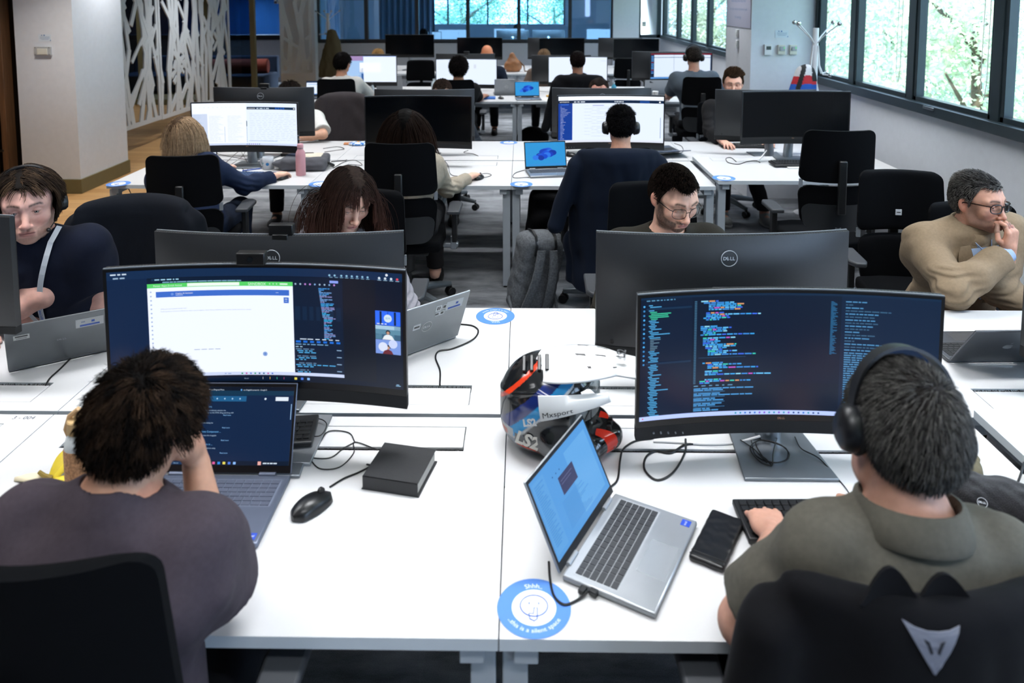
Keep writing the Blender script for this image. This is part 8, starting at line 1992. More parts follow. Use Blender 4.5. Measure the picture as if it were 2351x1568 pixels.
b = MB(); b.tube([(0.12, -0.04, 0.07), (0.18, -0.06, 0.045), (0.21, -0.03, 0.02), (0.19, 0.03, 0.01), (0.14, 0.06, 0.03)], 0.010, 8); b.build('carry_strap', M_BLACK, gb)
ob = thing('open_notebook', 'small open notebook on the third row corner beside the blonde woman', 'notebook', (-2.60, 3.86, 0.73), 0.35)
for sx in (-1, 1):
 b = MB(); P = np.array([[[sx * 0.055 * s_, t * 0.075, 0.004 + 0.010 * math.sin(PI * min(s_ * 1.15, 1)) * 0.8] for t in (-1, 1)] for s_ in np.linspace(0, 1, 8)]); b.slab(P, V(0, 0, -1), 0.006); b.build('page_block', M_PAPER, ob, smooth=50)
b = MB(); b.box((0, 0, 0.0015), (0.116, 0.156, 0.003)); b.build('cover', mat('teal_cover', '#3f5a66', 0.6), ob)
def simple(name, label, cat, mb, m, loc, rz=0, **k):
 o = mb.build(name, m, loc=tuple(loc), **k); o.rotation_euler = (0, 0, rz); return tag(o, label, cat)
p_ = desk_pt(810, 330.5); b = MB(); b.box((0, 0, 0.005), (0.155, 0.080, 0.010)); simple('phone', 'phone in an orange-brown case on the fourth row desk', 'phone', b, mat('tan_case', '#b5713f', 0.5, var=0.1), (p_[0], p_[1], 0.73), 0.15, bevel=0.004)
p_ = desk_pt(823, 333); pk_ = thing('snack_packet', 'blue and white snack packet beside the phone on the fourth row', 'packet', (*p_[:2], 0.73), 0.1)
def pkf(p): return smax(s_ell(p, (0, 0, 0.012), (0.085, 0.055, 0.020)) - 0.003 * wav(p, 70, 6, 2), -p[:, 2] + 0.001, 0.003)
sdf_obj('wrapper', pkf, (-0.11, -0.08, -0.005), (0.11, 0.08, 0.05), 0.006, mat('packet_foil', '#ffffff', 0.35, attr=True, var=0.02), pk_, lambda p: np.where((((p[:, :1] * 40).astype(int) + (p[:, 1:2] * 40).astype(int)) % 2) == 0, np.array([hexc('#2f78c8')]), np.array([hexc('#dfe8f0')])))
b = MB(); b.cyl((0.0, -0.01, 0.028), (0, -0.01, 0.034), 0.014, n=14); b.build('orange_sweet', mat('orange_sweet', '#e8a03a', 0.5), pk_)
b = MB(); b.lathe([(0.030, 0), (0.036, 0.085), (0.035, 0.085), (0.029, 0.004)], n=24, cap=False); simple('paper_cup', 'white paper cup left of the switched-off dark monitor', 'cup', b, mat('cup_paper', '#e6e6e4', 0.7), (-1.235, 4.88, 0.73), bevel=0)
b = MB(); b.box((0, 0, 0.010), (0.26, 0.05, 0.020)); b.box((-0.02, 0.05, 0.008), (0.11, 0.03, 0.016)); simple('power_strip', 'black bar lying at the end of the cable by the white T-shirt sleeve', 'power strip', b, M_BLACK, (-1.80, 4.60, 0.73), 0.05, bevel=0.004)
b = MB(); b.cyl((-0.07, 0, 0.005), (0.06, 0, 0.005), 0.005, n=10); b.cyl((0.06, 0, 0.005), (0.075, 0, 0.005), 0.003, 0.001, n=8); simple('pen', 'blue pen beside the white mug', 'pen', b, mat('blue_pen', '#2f4f9a', 0.35), (-1.98, 4.07, 0.73), 0.6)
# far clutter
lb = thing('leather_bag', 'brown leather bag standing on the seventh row desk right of centre', 'bag', (-0.12, 11.62, 0.73), 0.2)
def lbf(p): return smax(smin(s_ell(p, (0, 0, 0.10), (0.16, 0.09, 0.13)), s_ell(p, (-0.01, 0, 0.24), (0.06, 0.04, 0.10)), 0.08) - 0.010 * wav(p, 20, 8, 4), -p[:, 2] + 0.001, 0.006)
sdf_obj('bag_body', lbf, (-0.22, -0.15, -0.01), (0.22, 0.15, 0.38), 0.012, mat('brown_leather', '#8a5a36', 0.5, var=0.2, vscale=12), lb)
b = MB(); b.tube([(0.1, -0.02, 0.2), (0.19, -0.04, 0.1), (0.2, -0.05, 0.012), (0.3, -0.06, 0.010), (0.36, -0.04, 0.010)], 0.011, 8); b.build('carry_strap', mat('strap_leather', '#6b4a30', 0.6), lb)
def bottle(label, x, y, body, cap_, h=0.19, r=0.033, water=None):
 t = thing('water_bottle', label, 'bottle', (x, y, 0.73)); b = MB(); b.lathe([(r * 0.95, 0), (r, 0.004), (r, h * 0.7), (r * 0.8, h * 0.82), (r * 0.4, h * 0.92), (r * 0.4, h)], n=20); b.build('flask', body, t, smooth=50)
 b = MB(); b.lathe([(r * 0.45, h * 0.95), (r * 0.45, h * 1.06)], n=16); b.build('cap', cap_, t)
M_CLEAR = mat('clear_plastic', '#c9d8e0', 0.15, var=0.02)
bottle('clear bottle with blue drink right of the dark full-face helmet', 1.22, 8.12, mat('blue_drink', '#4fa8c8', 0.2, var=0.3, vscale=4), M_CLEAR, 0.2)
bottle('small clear bottle on the fifth row left of the curly-haired person', -1.15, 8.60, M_CLEAR, M_CLEAR, 0.19, 0.038)
bottle('slim clear bottle by the sleeve of the man in the white shirt', -1.86, 7.98, M_CLEAR, M_BLACK, 0.2, 0.026)
b = MB(); b.lathe([(0.030, 0), (0.038, 0.10), (0.036, 0.10), (0.029, 0.004)], n=20, cap=False); b.lathe([(0.039, 0.098), (0.039, 0.106)], n=20); simple('paper_cup', 'white takeaway cup left of the man in the grey T-shirt', 'cup', b, MATS['cup_paper'], (1.735, 8.02, 0.73))
b = MB(); b.cyl((-0.06, 0, 0.012), (0.05, 0.01, 0.012), 0.012, n=10); simple('marker', 'yellow marker by the far small laptop', 'marker', b, mat('yellow_marker', '#e0a93a', 0.5), (0.42, 8.28, 0.73), 0.2)
b = MB(); b.box((0, 0, 0.001), (0.21, 0.28, 0.001)); simple('paper_sheet', 'white paper sheet right of the far small laptop', 'paper', b, MATS['white_paper'], (0.40, 8.02, 0.73), 0.5)
b = MB(); b.box((0, 0, 0.02), (0.05, 0.03, 0.04)); simple('far_mouse_box', 'tiny black device on the seventh row desk right of the leather bag', 'device', b, M_BLACK, (0.22, 11.7, 0.73), bevel=0.01)
bpk = thing('laptop_bag', 'grey cloth bag on the seventh row desk behind the small clear bottle', 'bag', (-1.05, 10.6, 0.0))
def lbg(p): return s_ell(p, (0, 0, 0.26), (0.2, 0.12, 0.26)) - 0.012 * wav(p, 14, 8, 1)
sdf_obj('bag_body', lambda p: smax(lbg(p), -p[:, 2] + 0.001, 0.01), (-0.26, -0.2, -0.01), (0.26, 0.2, 0.58), 0.016, cloth_mat('grey_bag', '#7a7c82'), bpk)
bpk['label'] = 'grey cloth bag on the floor between the sixth and seventh rows'
# ------------------------------------------------------------------ backpacks
BP = thing('backpack', 'grey felt backpack leaning against the white desk leg on the carpet', 'backpack', (0.085, 3.30, 0.0), 0.42)
def bpf(p):
 q = p @ rotm(0.16, 0.12, 0)
 x, y, z = q.T
 d = s_box(q, (0, 0, 0.26), (0.155, 0.085, 0.26), rd=0.06); d = smin(d, s_ell(q, (0, 0.0, 0.475), (0.155, 0.095, 0.06)), 0.04)
 d = smin(d, s_ell(q, (0, 0.07, 0.16), (0.13, 0.06, 0.14)), 0.04)
 d = smax(d, -s_caps(q, (-0.16, -0.10, 0.415), (0.16, -0.10, 0.415), 0.010, 0.010), 0.012)
 return smax(d - 0.005 * wav(p, 24, 8, 7), -p[:, 2] + 0.002, 0.01)
M_FELTG = cloth_mat('grey_felt', '#5d6064', 0.95, 0.8, 400, var=0.3)
sdf_obj('bag_body', bpf, (-0.3, -0.25, -0.01), (0.32, 0.25, 0.62), 0.008, M_FELTG, BP)
Rq = rotm(0.16, 0.12, 0)
for sx in (-1, 1):
 b = MB(); P = []
 for i in range(25):
  s_ = i / 24; z = 0.46 - 0.42 * s_; x = sx * (0.042 + 0.035 * s_); y = -0.100 - 0.025 * math.sin(PI * min(s_ * 1.25, 1)) + 0.02 * max(s_ - 0.8, 0) * 5
  P.append([[x + t * 0.026, y - 0.004 * (1 - t * t) + 0.002 * math.sin(i * 1.57), z] for t in (-1, -0.5, 0, 0.5, 1)])
 b.slab(np.array(P) @ Rq.T, V(0, -1, 0), 0.014); b.build('shoulder_strap', M_FELTG, BP, smooth=60)
 b = MB(); b.tube(np.array([(sx * 0.077, -0.10, 0.05), (sx * 0.10, -0.13, 0.02), (sx * 0.16, -0.09, 0.03), (sx * 0.165, -0.02, 0.09)]) @ Rq.T + V(0, 0, 0.015), 0.010, 8); b.build('lower_strap', M_FELTG, BP)
for sx in (-0.075, 0.06):
 b = MB(); P = np.array([[[sx + t * 0.008, -0.098 + 0.0 * i, 0.0] for t in (-1, 1)] for i in range(1)])
 rows = [(-0.098, 0.42), (-0.100, 0.48), (-0.06, 0.535), (0.0, 0.548), (0.06, 0.53)]
 P = np.array([[[sx + t * 0.009, yy, zz] for t in (-1, 1)] for yy, zz in rows]) @ Rq.T; b.slab(P, V(0, 0, 1), 0.004); b.build('roll_top_strap', M_BLACK, BP, smooth=60)
B2 = thing('backpack', 'black backpack under the third row desk behind the desk leg', 'backpack', (0.26, 4.55, 0.0), -0.2)
sdf_obj('bag_body', lambda p: smax(smin(s_box(p, (0, 0, 0.24), (0.17, 0.13, 0.24), rotm(0, 0.12, 0), 0.08), s_ell(p, (0, -0.1, 0.17), (0.14, 0.08, 0.14)), 0.04) - 0.006 * wav(p, 18, 8, 2), -p[:, 2] + 0.002, 0.01), (-0.3, -0.28, -0.01), (0.32, 0.25, 0.56), 0.010, cloth_mat('black_nylon', '#0e0e11', 0.7), B2)
b = MB(); b.tube([(0.10, -0.12, 0.46), (0.19, -0.14, 0.33), (0.22, -0.15, 0.18), (0.27, -0.12, 0.09), (0.30, -0.08, 0.10), (0.26, -0.06, 0.18), (0.2, -0.05, 0.3)], 0.014, 8); b.build('shoulder_strap', M_BLACK, B2)
B3 = thing('backpack', 'black bag on the carpet under the fifth row desk, far centre', 'backpack', (0.18, 8.4, 0.0), 0.2)
sdf_obj('bag_body', lambda p: smax(s_ell(p, (0, 0, 0.15), (0.22, 0.14, 0.17)) - 0.012 * wav(p, 14, 8, 2), -p[:, 2] + 0.002, 0.01), (-0.28, -0.2, -0.01), (0.28, 0.2, 0.36), 0.014, MATS['cloth_black_nylon'], B3)
# ------------------------------------------------------------------ jackets hung over chair backs
def chair_jacket(label, x, y, rz, top, col, w=0.25, bottom=0.45, sleeves=True, seed=0, extra=None, depth=0.075, hood=False, flare=0.02, res=0.009, mat_=None, sl_len=0.5, sl_out=0.03, name='jacket'):
 t = thing(name, label, 'jacket', (x, y, 0), rz, 'jackets over chair backs')
 yc = -0.27
 def fn(p):
  X, Y, Z = p.T; s_ = np.clip((top - Z) / 0.16, 0, 1); hw = (w - 0.055) + 0.055 * np.sqrt(s_) + flare * np.clip((top - 0.2 - Z) / 0.4, 0, 1)
  hd = depth * (0.45 + 0.55 * np.sqrt(np.clip((top - Z) / 0.08, 0.0, 1)))
  ycur = yc + 0.10 * (X / 0.25) ** 2 - 0.045 * (Z - 0.5) / 0.6
  q = np.stack([X / hw, (Y - ycur) / hd], 1); r_ = (np.abs(q) ** 3.2).sum(1) ** (1 / 3.2)
  d = (r_ - 1) * np.minimum(hd, hw) * 0.8
  d = smax(d, Z - top, 0.05); d = smax(d, bottom - Z + 0.015 * np.sin(X * 22 + seed), 0.01)
  if sleeves:
   for sx in (-1, 1):
    d = smin(d, s_caps(p, (sx * (w - 0.015), yc + 0.03, top - 0.13), (sx * (w + sl_out), yc + 0.01, top - 0.13 - sl_len), 0.055, 0.048), 0.03)
  if hood:
   d = smin(d, s_ell(p, (0, yc - 0.02, top + 0.005), (0.11, 0.06, 0.035)), 0.02)
  ww = wav(p, 13, 8, seed); f2 = wav(p * V(1, 1, 0.25), 30, 8, seed + 1)
  k_ = np.clip((top - Z) / 0.12, 0.15, 1); return d - (0.004 * ww + 0.007 * f2) * k_
 m = mat_ or cloth_mat('jacket' + col[1:], col, 0.9, 0.3, 500)
 o = sdf_obj('jacket_body', fn, (-w - 0.18, yc - 0.2, bottom - 0.1), (w + 0.18, yc + 0.25, top + 0.1), res, m, t)
 if extra: extra(t, fn)
 return t
def f2_logo(t, fn):
 # grey triangular patch with a notched emblem, pointing down, plus the standing collar
 def surf(x, z, off=0.003):
  ys = np.linspace(-0.55, -0.1, 400); v = fn(np.stack([np.full(400, x), ys, np.full(400, z)], 1)); i = int(np.argmax(v < 0)) if (v < 0).any() else 200; return [x, ys[i] - off, z]
 b = MB(); b.col('#6f7280'); n = 10; P = []
 for i in range(n + 1):
  s_ = i / n; hw = 0.040 * (1 - s_) + 0.0012; zz = 1.045 - 0.062 * s_
  P.append([surf(-0.04 + hw * t_, zz + 0.008 * t_ * t_ * (1 - s_)) for t_ in (-1, -0.6, -0.2, 0.2, 0.6, 1)])
 b.slab(np.array(P), V(0, -1, 0), 0.0015)
 b.col('#1a1c24')
 for sx in (-1, 1):
  q = [surf(-0.04 + sx * 0.016, 1.036, 0.0055), surf(-0.04 + sx * 0.008, 1.033, 0.0055), surf(-0.04 + sx * 0.003, 1.018, 0.0055), surf(-0.04 + sx * 0.006, 1.015, 0.0055)]
  b.add(q, [(0, 1, 2, 3) if sx < 0 else (3, 2, 1, 0)])
 b.build('triangle_patch', M_DECAL, t, colors=True, smooth=0)
 for cx, h in ((-0.085, 0.045), (0.0, 0.035)):
  b = MB(); P = []
  for i in range(13):
   s_ = i / 12; P.append([[cx - 0.05 + 0.10 * s_, -0.305 + 0.01 * math.sin(PI * s_), 1.064 - 0.01 + (h + 0.012) * math.sin(PI * s_) ** 1.3 * u] for u in (-0.4, 0, 0.5, 1)])
  b.slab(np.array(P), V(0, -1, 0.2), 0.008); b.build('collar_flap', MATS['cloth_jacket0b0b0f'], t, smooth=60)
chair_jacket('black motorcycle jacket with grey triangle patch hung over the near right chair', 0.715, 0.03, 0.0, 1.075, '#0b0b0f', w=0.265, depth=0.05, bottom=0.4, seed=1, extra=f2_logo, res=0.007, sl_out=0.07, sl_len=0.42)
chair_jacket('navy jacket hung over the chair of the man with headphones, hem near the carpet', 0.62, 3.28, 0.0, 1.13, '#0c1524', w=0.27, bottom=0.22, seed=2, sl_out=0.10, sl_len=0.36)
chair_jacket('dark jacket over the chair behind the man with headset', -1.70, 1.68, PI + 0.1, 1.11, '#0c1018', w=0.27, bottom=0.5, seed=3, sl_out=0.06)
chair_jacket('dark grey jacket over the chair of the person in the white T-shirt', -1.72, 5.56, PI - 0.1, 1.10, '#3c3739', w=0.26, bottom=0.25, seed=4, res=0.012)
chair_jacket('black jacket over the far chair in the fifth row', 0.70, 7.30, 0.0, 1.16, '#0b0c10', w=0.29, bottom=0.4, seed=5, res=0.014, sl_out=0.10)
# ------------------------------------------------------------------ coat stands
def coat_stand(label, x, y, h, s=1.0):
 t = thing('coat_stand', label, 'coat stand', (x, y, 0), 0.2, 'white coat stands with chrome balls')
 m = mat('white_metal', '#dcdee2', 0.35, var=0.02)
 b = MB(); b.cyl((0, 0, 0.02), (0, 0, h), 0.026, n=20); b.build('pole', m, t)
 b = MB(); b.lathe([(0.14, 0), (0.14, 0.012), (0.05, 0.03)], n=32); b.build('base', m, t)
 ch = mat('chrome', '#c9ccd0', 0.08, metal=1.0, var=0)
 for k in range(4):
  a = k * PI / 2 + 0.35
  d = V(math.cos(a), math.sin(a), 0)
  q = d * 0.24 + V(0, 0, h + 0.045); b = MB(); b.tube([d * 0.02 + V(0, 0, h - 0.14), d * 0.06 + V(0, 0, h - 0.09), d * 0.15 + V(0, 0, h - 0.02), q], 0.006, 8); hk = b.build('upper_arm', m, t); b = MB(); b.sphere(q, 0.021, 12, 16); b.build('chrome_ball', ch, hk)
  q = d * 0.17 + V(0, 0, h - 0.42); b = MB(); b.tube([d * 0.03 + V(0, 0, h - 0.16), d * 0.05 + V(0, 0, h - 0.34), d * 0.09 + V(0, 0, h - 0.42), q], 0.006, 8); hk = b.build('lower_arm', m, t); b = MB(); b.sphere(q, 0.021, 12, 16); b.build('chrome_ball', ch, hk)
q = at_depth(1876, 205, 5.45)
coat_stand('white coat stand with chrome balls by the window, holding the red and blue jacket', q[0] - 0.03, 5.45, 1.74)
q2 = at_depth(756, 150, 13.5)
coat_stand('far white coat stand before the glass, holding the olive coat', q2[0] - 0.02, 13.55, 1.72)
def hung(name, label, x, y, ztop, zbot, w, m, colf=None, seed=0, res=0.009, txt=None):
 t = thing(name, label, 'jacket', (x, y, 0), 0)
 def fn(p):
  X, Y, Z = p.T; s_ = np.clip((ztop - Z) / (ztop - zbot), 0, 1); hw = 0.05 + w * s_ ** 0.75; hd = 0.05 + 0.05 * s_
  q = np.stack([X / hw, Y / hd], 1); d = ((q ** 2).sum(1) ** 0.5 - 1) * np.minimum(hw, hd) * 0.7; d = smax(d, Z - ztop, 0.05); d = smax(d, zbot - Z, 0.01)
  return d - 0.010 * wav(p * V(1, 1, 0.3), 26, 8, seed)
 sdf_obj('coat_body', fn, (-w - 0.1, -0.16, zbot - 0.05), (w + 0.1, 0.16, ztop + 0.05), res, m, t, colf)
 if txt: txt(t)
def racecol(p):
 x, y, z = p.T; c = np.tile(np.array(hexc('#c9c9cd')), (len(p), 1)); c[(z < 1.325 - 0.15 * np.abs(x))] = hexc('#a81c28'); c[z < 1.245 - 0.4 * (x - 0.0) ** 2] = hexc('#0d4a9e')
 c[(np.abs(x + 0.055 + 0.25 * (1.3 - z)) < 0.018)] = hexc('#101114'); c[(x > 0.085) & (z < 1.3)] = hexc('#d8dade'); c[(x > 0.040) & (z > 1.27)] = hexc('#101114'); return c
def racetxt(t):
 b = MB(); b.col('#e8ecf2'); text_on(b, 'TEAM', V(0.0, -0.125, 1.12), (1, 0, 0), (0.2, 0, 1), 0.05, bold=0.04); b.build('chest_lettering', M_DECAL, t, colors=True, smooth=0)
q = at_depth(1840, 180, 5.42)
hung('racing_jacket', 'white, red and blue motorcycle jacket hanging from the coat stand', q[0], 5.33, 1.42, 0.85, 0.15, mat('racing_cloth', '#ffffff', 0.7, attr=True, var=0.08), racecol, 1, 0.007, txt=racetxt)
q2 = at_depth(765, 110, 13.4)
hung('olive_coat', 'long olive coat hanging from the far coat stand', q2[0], 13.35, 1.42, 0.45, 0.26, cloth_mat('olive_coat', '#4f4a38'), None, 3, 0.018)
# ------------------------------------------------------------------ wall fittings
def plate(name, label, cat, loc, rz, parts, group=None):
 """flat wall device facing local -y"""
 t = thing(name, label, cat, loc, rz, group)
 for nm, (cx, cy, cz), (sx, sy, sz), m in parts: b = MB(); b.box((cx, cy, cz), (sx, sy, sz)); b.build(nm, m, t, bevel=0.003)
 return t
M_IV = mat('ivory_plastic', '#dedcd0', 0.4, var=0.02); M_WP = mat('white_plastic', '#eceef0', 0.35, var=0.02); M_LCD = mat('green_lcd', '#2f4438', 0.2, var=0.05); M_GD = mat('grey_dial_plate', '#a9adb3', 0.4)
zc = 1.50
for lab, u, kind in (('white wall thermostat with dark green display on the right column', 1762, 0), ('ivory thermostat with grey dial, middle of three on the right column', 1793, 1), ('ivory thermostat with grey dial, rightmost of three on the right column', 1820, 1)):
 q = at_depth(u, 114, 6.0)
 if kind == 0: plate('thermostat', lab, 'thermostat', (q[0], 6.0, q[2]), 0, [('housing', (0, -0.012, 0), (0.072, 0.024, 0.105), M_WP), ('display', (0.005, -0.0255, 0.018), (0.045, 0.003, 0.034), M_LCD)])
 else:
  t = plate('thermostat', lab, 'thermostat', (q[0], 6.0, q[2]), 0, [('housing', (0, -0.012, 0), (0.072, 0.024, 0.094), M_IV), ('face_plate', (0.004, -0.0255, 0.010), (0.056, 0.003, 0.046), M_GD)], 'thermostats with dials on the right column')
  b = MB(); b.cyl((-0.006, -0.026, 0.010), (-0.006, -0.034, 0.010), 0.014, n=20); b.build('dial', M_GD, t); b = MB(); b.col('#3fe06f'); b.box((0.022, -0.0275, 0.024), (0.008, 0.002, 0.005)); b.box((0.022, -0.0275, 0.014), (0.008, 0.002, 0.005)); b.build('indicator_light', mat('green_led', '#ffffff', 0.3, attr=True, emis=2.0, var=0), t, colors=True)
def notice(label, loc, rz, w, h, fn, cat='notice', col='#dfe8f2'):
 t = thing('notice', label, cat, loc, rz, 'printed notices on the columns'); b = MB(); b.col(col); b.box((0, -0.001, 0), (w, 0.002, h)); fn(b); b.build('sheet', M_DECAL, t, colors=True, smooth=0); return t
def small_note(b):
 b.col('#2f6fb0'); b.box((-0.004, -0.0025, 0.026), (0.012, 0.001, 0.012)); b.box((-0.03, -0.0025, 0.026), (0.012, 0.001, 0.008)); b.prism([(0.05, -0.03), (0.062, -0.03), (0.062, -0.018)], 0, 0.001, np.array([[1, 0, 0], [0, 0, -1], [0, 1, 0]]).astype(float), (0, -0.0022, 0))
 b.col('#5f83b0')
 for k in range(3): b.box((0, -0.0025, 0.010 - 0.012 * k), (0.10 - 0.02 * (k == 2), 0.0008, 0.0025))
q = at_depth(1795, 78, 6.0); notice('small printed notice above the thermostats on the right column', (q[0], 6.0, q[2]), 0, 0.13, 0.072, small_note)
q = at_depth(103, 87, 6.12); notice('small printed notice on the left column above the intercom', (q[0], 6.12, q[2]), 0, 0.13, 0.072, small_note)
q = at_depth(101, 117, 6.12)
plate('intercom_box', 'white plastic box in a clear screwed cover on the left column', 'wall box', (q[0], 6.12, q[2]), 0, [('cover', (0, -0.014, 0), (0.165, 0.028, 0.09), mat('clear_cover', '#b9bbbd', 0.2, var=0.02)), ('unit', (0.0, -0.03, -0.004), (0.105, 0.008, 0.062), M_IV), ('screw', (-0.07, -0.029, 0.035), (0.008, 0.004, 0.008), M_BLACK), ('screw', (0.07, -0.029, 0.035), (0.008, 0.004, 0.008), M_BLACK), ('screw', (-0.07, -0.029, -0.035), (0.008, 0.004, 0.008), M_BLACK), ('screw', (0.07, -0.029, -0.035), (0.008, 0.004, 0.008), M_BLACK)])
def poster(b):
 b.col('#2f68b8'); n = 30; P = [[0.11 * math.cos(a), -0.0026, 0.13 + 0.11 * math.sin(a)] for a in np.arange(n) * 2 * PI / n]; b.add(P, [tuple(range(n))]); b.col('#c9cfe0'); P = [[0.075 * math.cos(a), -0.0030, 0.13 + 0.075 * math.sin(a)] for a in np.arange(n) * 2 * PI / n]; b.add(P, [tuple(range(n))])
 b.col('#6f86ad')
 for k, s_ in enumerate(('Please keep a low noise level', 'Turn calls to silence if you have to speak', 'for meetings')): text_on(b, s_, V(0, -0.0026, -0.07 - 0.085 * k), (1, 0, 0), (0, 0, 1), 0.045 if k != 1 else 0.038, 'C')
xx = 2.31; yy = 6.45; zz = X_ = 0
d_ = RM.T @ np.array([(1697 - 1175.5) / F_PX, (0 - PY) / F_PX, 1.0]); t_ = (xx - CAM[0]) / d_[0]; q = np.array(CAM) + d_ * t_
d2 = RM.T @ np.array([(1697 - 1175.5) / F_PX, (62 - PY) / F_PX, 1.0]); q_b = np.array(CAM) + d2 * ((xx - CAM[0]) / d2[0])
notice('grey-lilac poster with blue ring and noise rules on the side of the right column', (xx - 0.004, 6.45, q_b[2] + 0.33), -PI / 2, 0.86, 0.66, poster, 'poster', '#b3b2c2')
for v_, lab in ((77, 'upper small white wall button under the poster'), (101, 'lower small white wall button under the poster')):
 d3 = RM.T @ np.array([(1695 - 1175.5) / F_PX, (v_ - PY) / F_PX, 1.0]); qq = np.array(CAM) + d3 * ((xx - CAM[0]) / d3[0])
 plate('wall_button', lab, 'wall button', (xx, qq[1], qq[2]), -PI / 2, [('housing', (0, -0.012, 0), (0.07, 0.024, 0.085), M_WP), ('rocker', (0.01, -0.026, 0.0), (0.03, 0.006, 0.05), M_WP)])
q = at_depth(1478, 55, 14.1)
plate('thermostat', 'small beige thermostat on the far white pier', 'thermostat', (q[0], 14.1, q[2]), 0, [('housing', (0, -0.015, 0), (0.09, 0.03, 0.11), M_IV), ('display', (0.0, -0.031, 0.015), (0.05, 0.003, 0.03), M_GD)])
# ------------------------------------------------------------------ cables
cable('black cable running down to the mouse beside the blue-grey laptop', [(757, 1118), (790, 1098), (822, 1085), (850, 1070), (842, 1066)])
cable('thin black cable loop from the tucked keyboard to the notebook', [(722, 1010, 0.02), (750, 985, 0.01), (800, 1000), (865, 1030), (905, 1040), (870, 1085)], r=0.0018) if 0 else None
cable('thin black cable looping right of the tucked keyboard', [(868, 1033), (815, 1015), (812, 1040), (780, 1072), (735, 1076), (712, 1055), (700, 1048, 0.004)], r=0.0016)
cable('second thin black cable looped beside the tucked keyboard', [(815, 1015), (790, 1028), (760, 1050), (725, 1052), (712, 1045), (735, 1015), (755, 990), (800, 993), (815, 1015)], r=0.0016)
cable('thin black cable curling up at the lid of the blue-grey laptop', [(700, 1000, 0.01), (735, 1000, 0.02), (750, 975, 0.02), (735, 962, 0.02), (705, 965, 0.015), (690, 985, 0.01)], r=0.0016)
cable('thick black cable from the silver laptop port past the blue sticker', [(1350, 1357, 0.006), (1325, 1378), (1295, 1388), (1272, 1368), (1263, 1330), (1260, 1290)], r=0.0028)
b = MB(); b.box((0, 0, 0.006), (0.014, 0.040, 0.010)); q = desk_pt(1343, 1355); simple('usb_plug', 'black plug in the side of the silver laptop, next to the sticker', 'plug', b, M_BLACK, (q[0], q[1], 0.732), -0.6, bevel=0.002)
b = MB(); b.box((0, 0, 0.007), (0.018, 0.034, 0.012)); q = desk_pt(1368, 1362); simple('usb_plug', 'second black plug in the silver laptop side, farther from the sticker', 'plug', b, M_BLACK, (q[0], q[1], 0.732), -0.6, bevel=0.002)
cable('black cable rising behind the silver laptop to the code monitor', [(1402, 1118), (1418, 1100), (1424, 1055), (1432, 1030), (1460, 1012), (1500, 1006)], r=0.0028)
cable('wide black cable loop left of the monitor base', [(1574, 1008, 0.01), (1572, 1040), (1545, 1085), (1508, 1102), (1480, 1078), (1483, 1050), (1505, 1036), (1540, 1040), (1570, 1022), (1600, 1018)], r=0.003)
cable('thick white cable under the code monitor', [(1500, 1013), (1560, 1016), (1620, 1020), (1680, 1018), (1730, 1006, 0.01), (1760, 996, 0.02)], r=0.0038, m=M_WCABLE)
for k, pts in enumerate(([(1725, 1012, .012), (1735, 1045, .012), (1770, 1062, .014), (1805, 1055, .014), (1805, 1030, .014), (1770, 1015, .014), (1740, 1012, .014), (1722, 1030, .012), (1745, 1060, .012), (1772, 1070, .012)], [(1700, 1010, .012), (1730, 1030, .016), (1760, 1058, .016), (1800, 1060, .018), (1812, 1042, .018), (1790, 1020, .018), (1750, 1010, .016), (1735, 1020, .014), (1760, 1062, .014)], [(1785, 1000, .016), (1775, 1040, .018), (1773, 1068, .014), (1760, 1055, .012), (1740, 1040, .012)])):
 cable(['tangled black cable coil on the metal base of the code monitor', 'second tangled black cable in the coil on the monitor base', 'short black cable dropping into the coil on the monitor base'][k], pts, r=0.0017, group='tangled cables on the monitor base')
cable('thin black cable from the code monitor to the keyboard', [(1825, 1003, .012), (1840, 1030, .012), (1880, 1052, .012), (1920, 1095), (1945, 1125), (1960, 1155, 0.004)], r=0.0016)
cable('thin black cable hanging behind the helmet peak', [(1420, 815, 0.03), (1428, 835, 0.01), (1440, 855), (1462, 872)], r=0.0017)
cable('black cable from the silver laptop lid into the desk slot', [(1055, 744), (1085, 748), (1098, 760), (1085, 780), (1040, 800), (1008, 806), (1000, 822), (1010, 850), (1010, 884)], r=0.003)
cable('black cable from the dark grey laptop lid into the left desk slot', [(247, 764, 0.01), (210, 778), (170, 815), (140, 845), (115, 868), (105, 884)], r=0.003)
cable('black cable at the right edge over the raised desk', [(2351, 1062, 0.035), (2345, 1085, 0.03), (2336, 1110, 0.01), (2333, 1120)], r=0.003)
cable('thin black cable from the polo collar to the hidden mouse', [(2205, 1175), (2225, 1205), (2250, 1232)], r=0.0018)
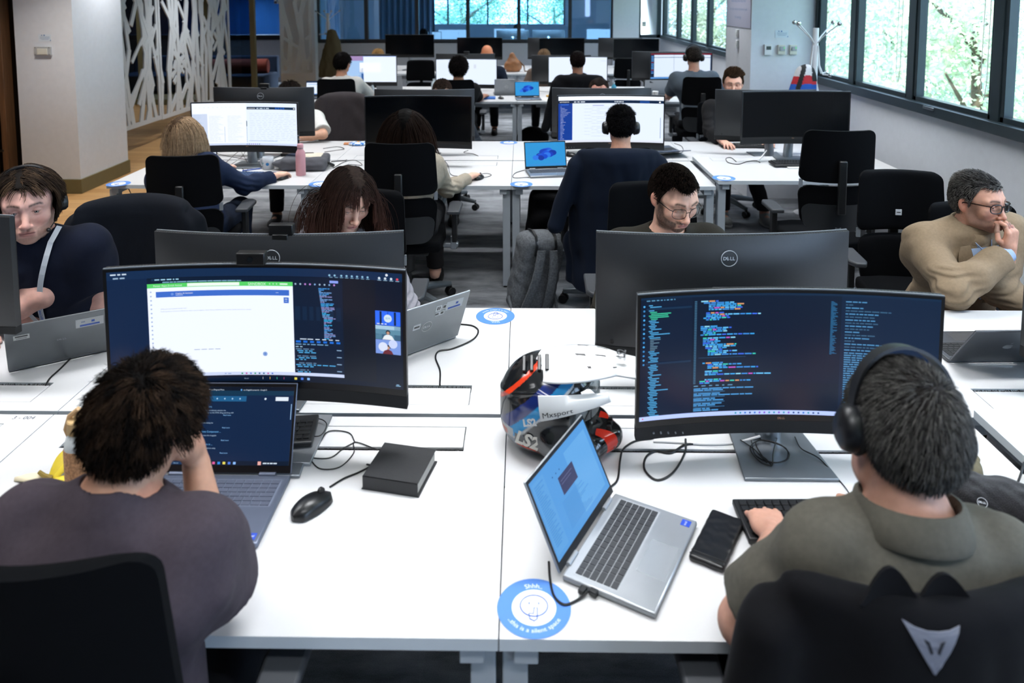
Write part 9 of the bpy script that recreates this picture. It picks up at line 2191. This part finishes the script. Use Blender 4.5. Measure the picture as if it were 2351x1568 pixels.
cable('black cable of the desk behind the blonde woman, dangling at the leg', [(-2.70, 3.66, 0.70), (-2.62, 3.60, 0.62), (-2.56, 3.60, 0.60), (-2.55, 3.66, 0.70)], r=0.003, px=False)
cable('thin cable loop on the third row beside the dark monitor', [(765, 386), (790, 372), (815, 368), (831, 379), (800, 378), (770, 388)], r=0.0025)
cable('thin black cable behind the grey and cream bag', [(760, 371), (790, 369), (796, 367)], r=0.004)
cable('grey-green cable on the fourth row left of the snack packet', [(742, 341), (775, 337), (790, 342), (765, 346), (745, 349)], r=0.0025)
cable('thin mouse cable of the woman with very long hair', [(1090, 403, 0.01), (1115, 398), (1128, 402), (1110, 407), (1060, 405), (1035, 400), (1028, 378), (1012, 360)], r=0.002)
cable('black cable below the dark monitor in the third row', [(1075, 345, 0.02), (1065, 350), (1085, 353), (1098, 358)], r=0.0025)
cable('cable at the left of the blue-wallpaper laptop on the third row', [(1205, 390), (1182, 398), (1180, 408), (1215, 407)], r=0.0025)
cable('black charger cable at the navy jacket on the third row', [(1352, 366), (1335, 366), (1315, 380), (1330, 374)], r=0.0025)
cable('dark green cable loop on the raised desk', [(1690, 371, 0.04), (1678, 362, 0.04), (1667, 364, 0.04), (1672, 373, 0.04), (1695, 377, 0.04), (1715, 371, 0.04), (1735, 369, 0.04), (1745, 373, 0.04)], r=0.003)
cable('white cable hanging under the black monitor of the raised desk', [(1768, 334, 0.08), (1755, 352, 0.05), (1740, 371, 0.04)], r=0.004, m=M_WCABLE)
cable('dark cable behind the sticker-covered laptop', [(1548, 329), (1565, 336), (1566, 350), (1535, 353), (1510, 355)], r=0.0025)
for k, pts in enumerate(([(490, 350, .02), (520, 358), (560, 365), (600, 372)], [(520, 372), (545, 350, .03), (565, 340, .05), (555, 360), (530, 378)], [(560, 390), (540, 378), (530, 385), (560, 395), (570, 380), (555, 350, .04)])):
 cable(['thin black cable behind the blue-looking keyboard', 'second thin cable behind the blue-looking keyboard', 'tangled thin cable beside the monitor stand of the blonde woman'][k], pts, r=0.002)
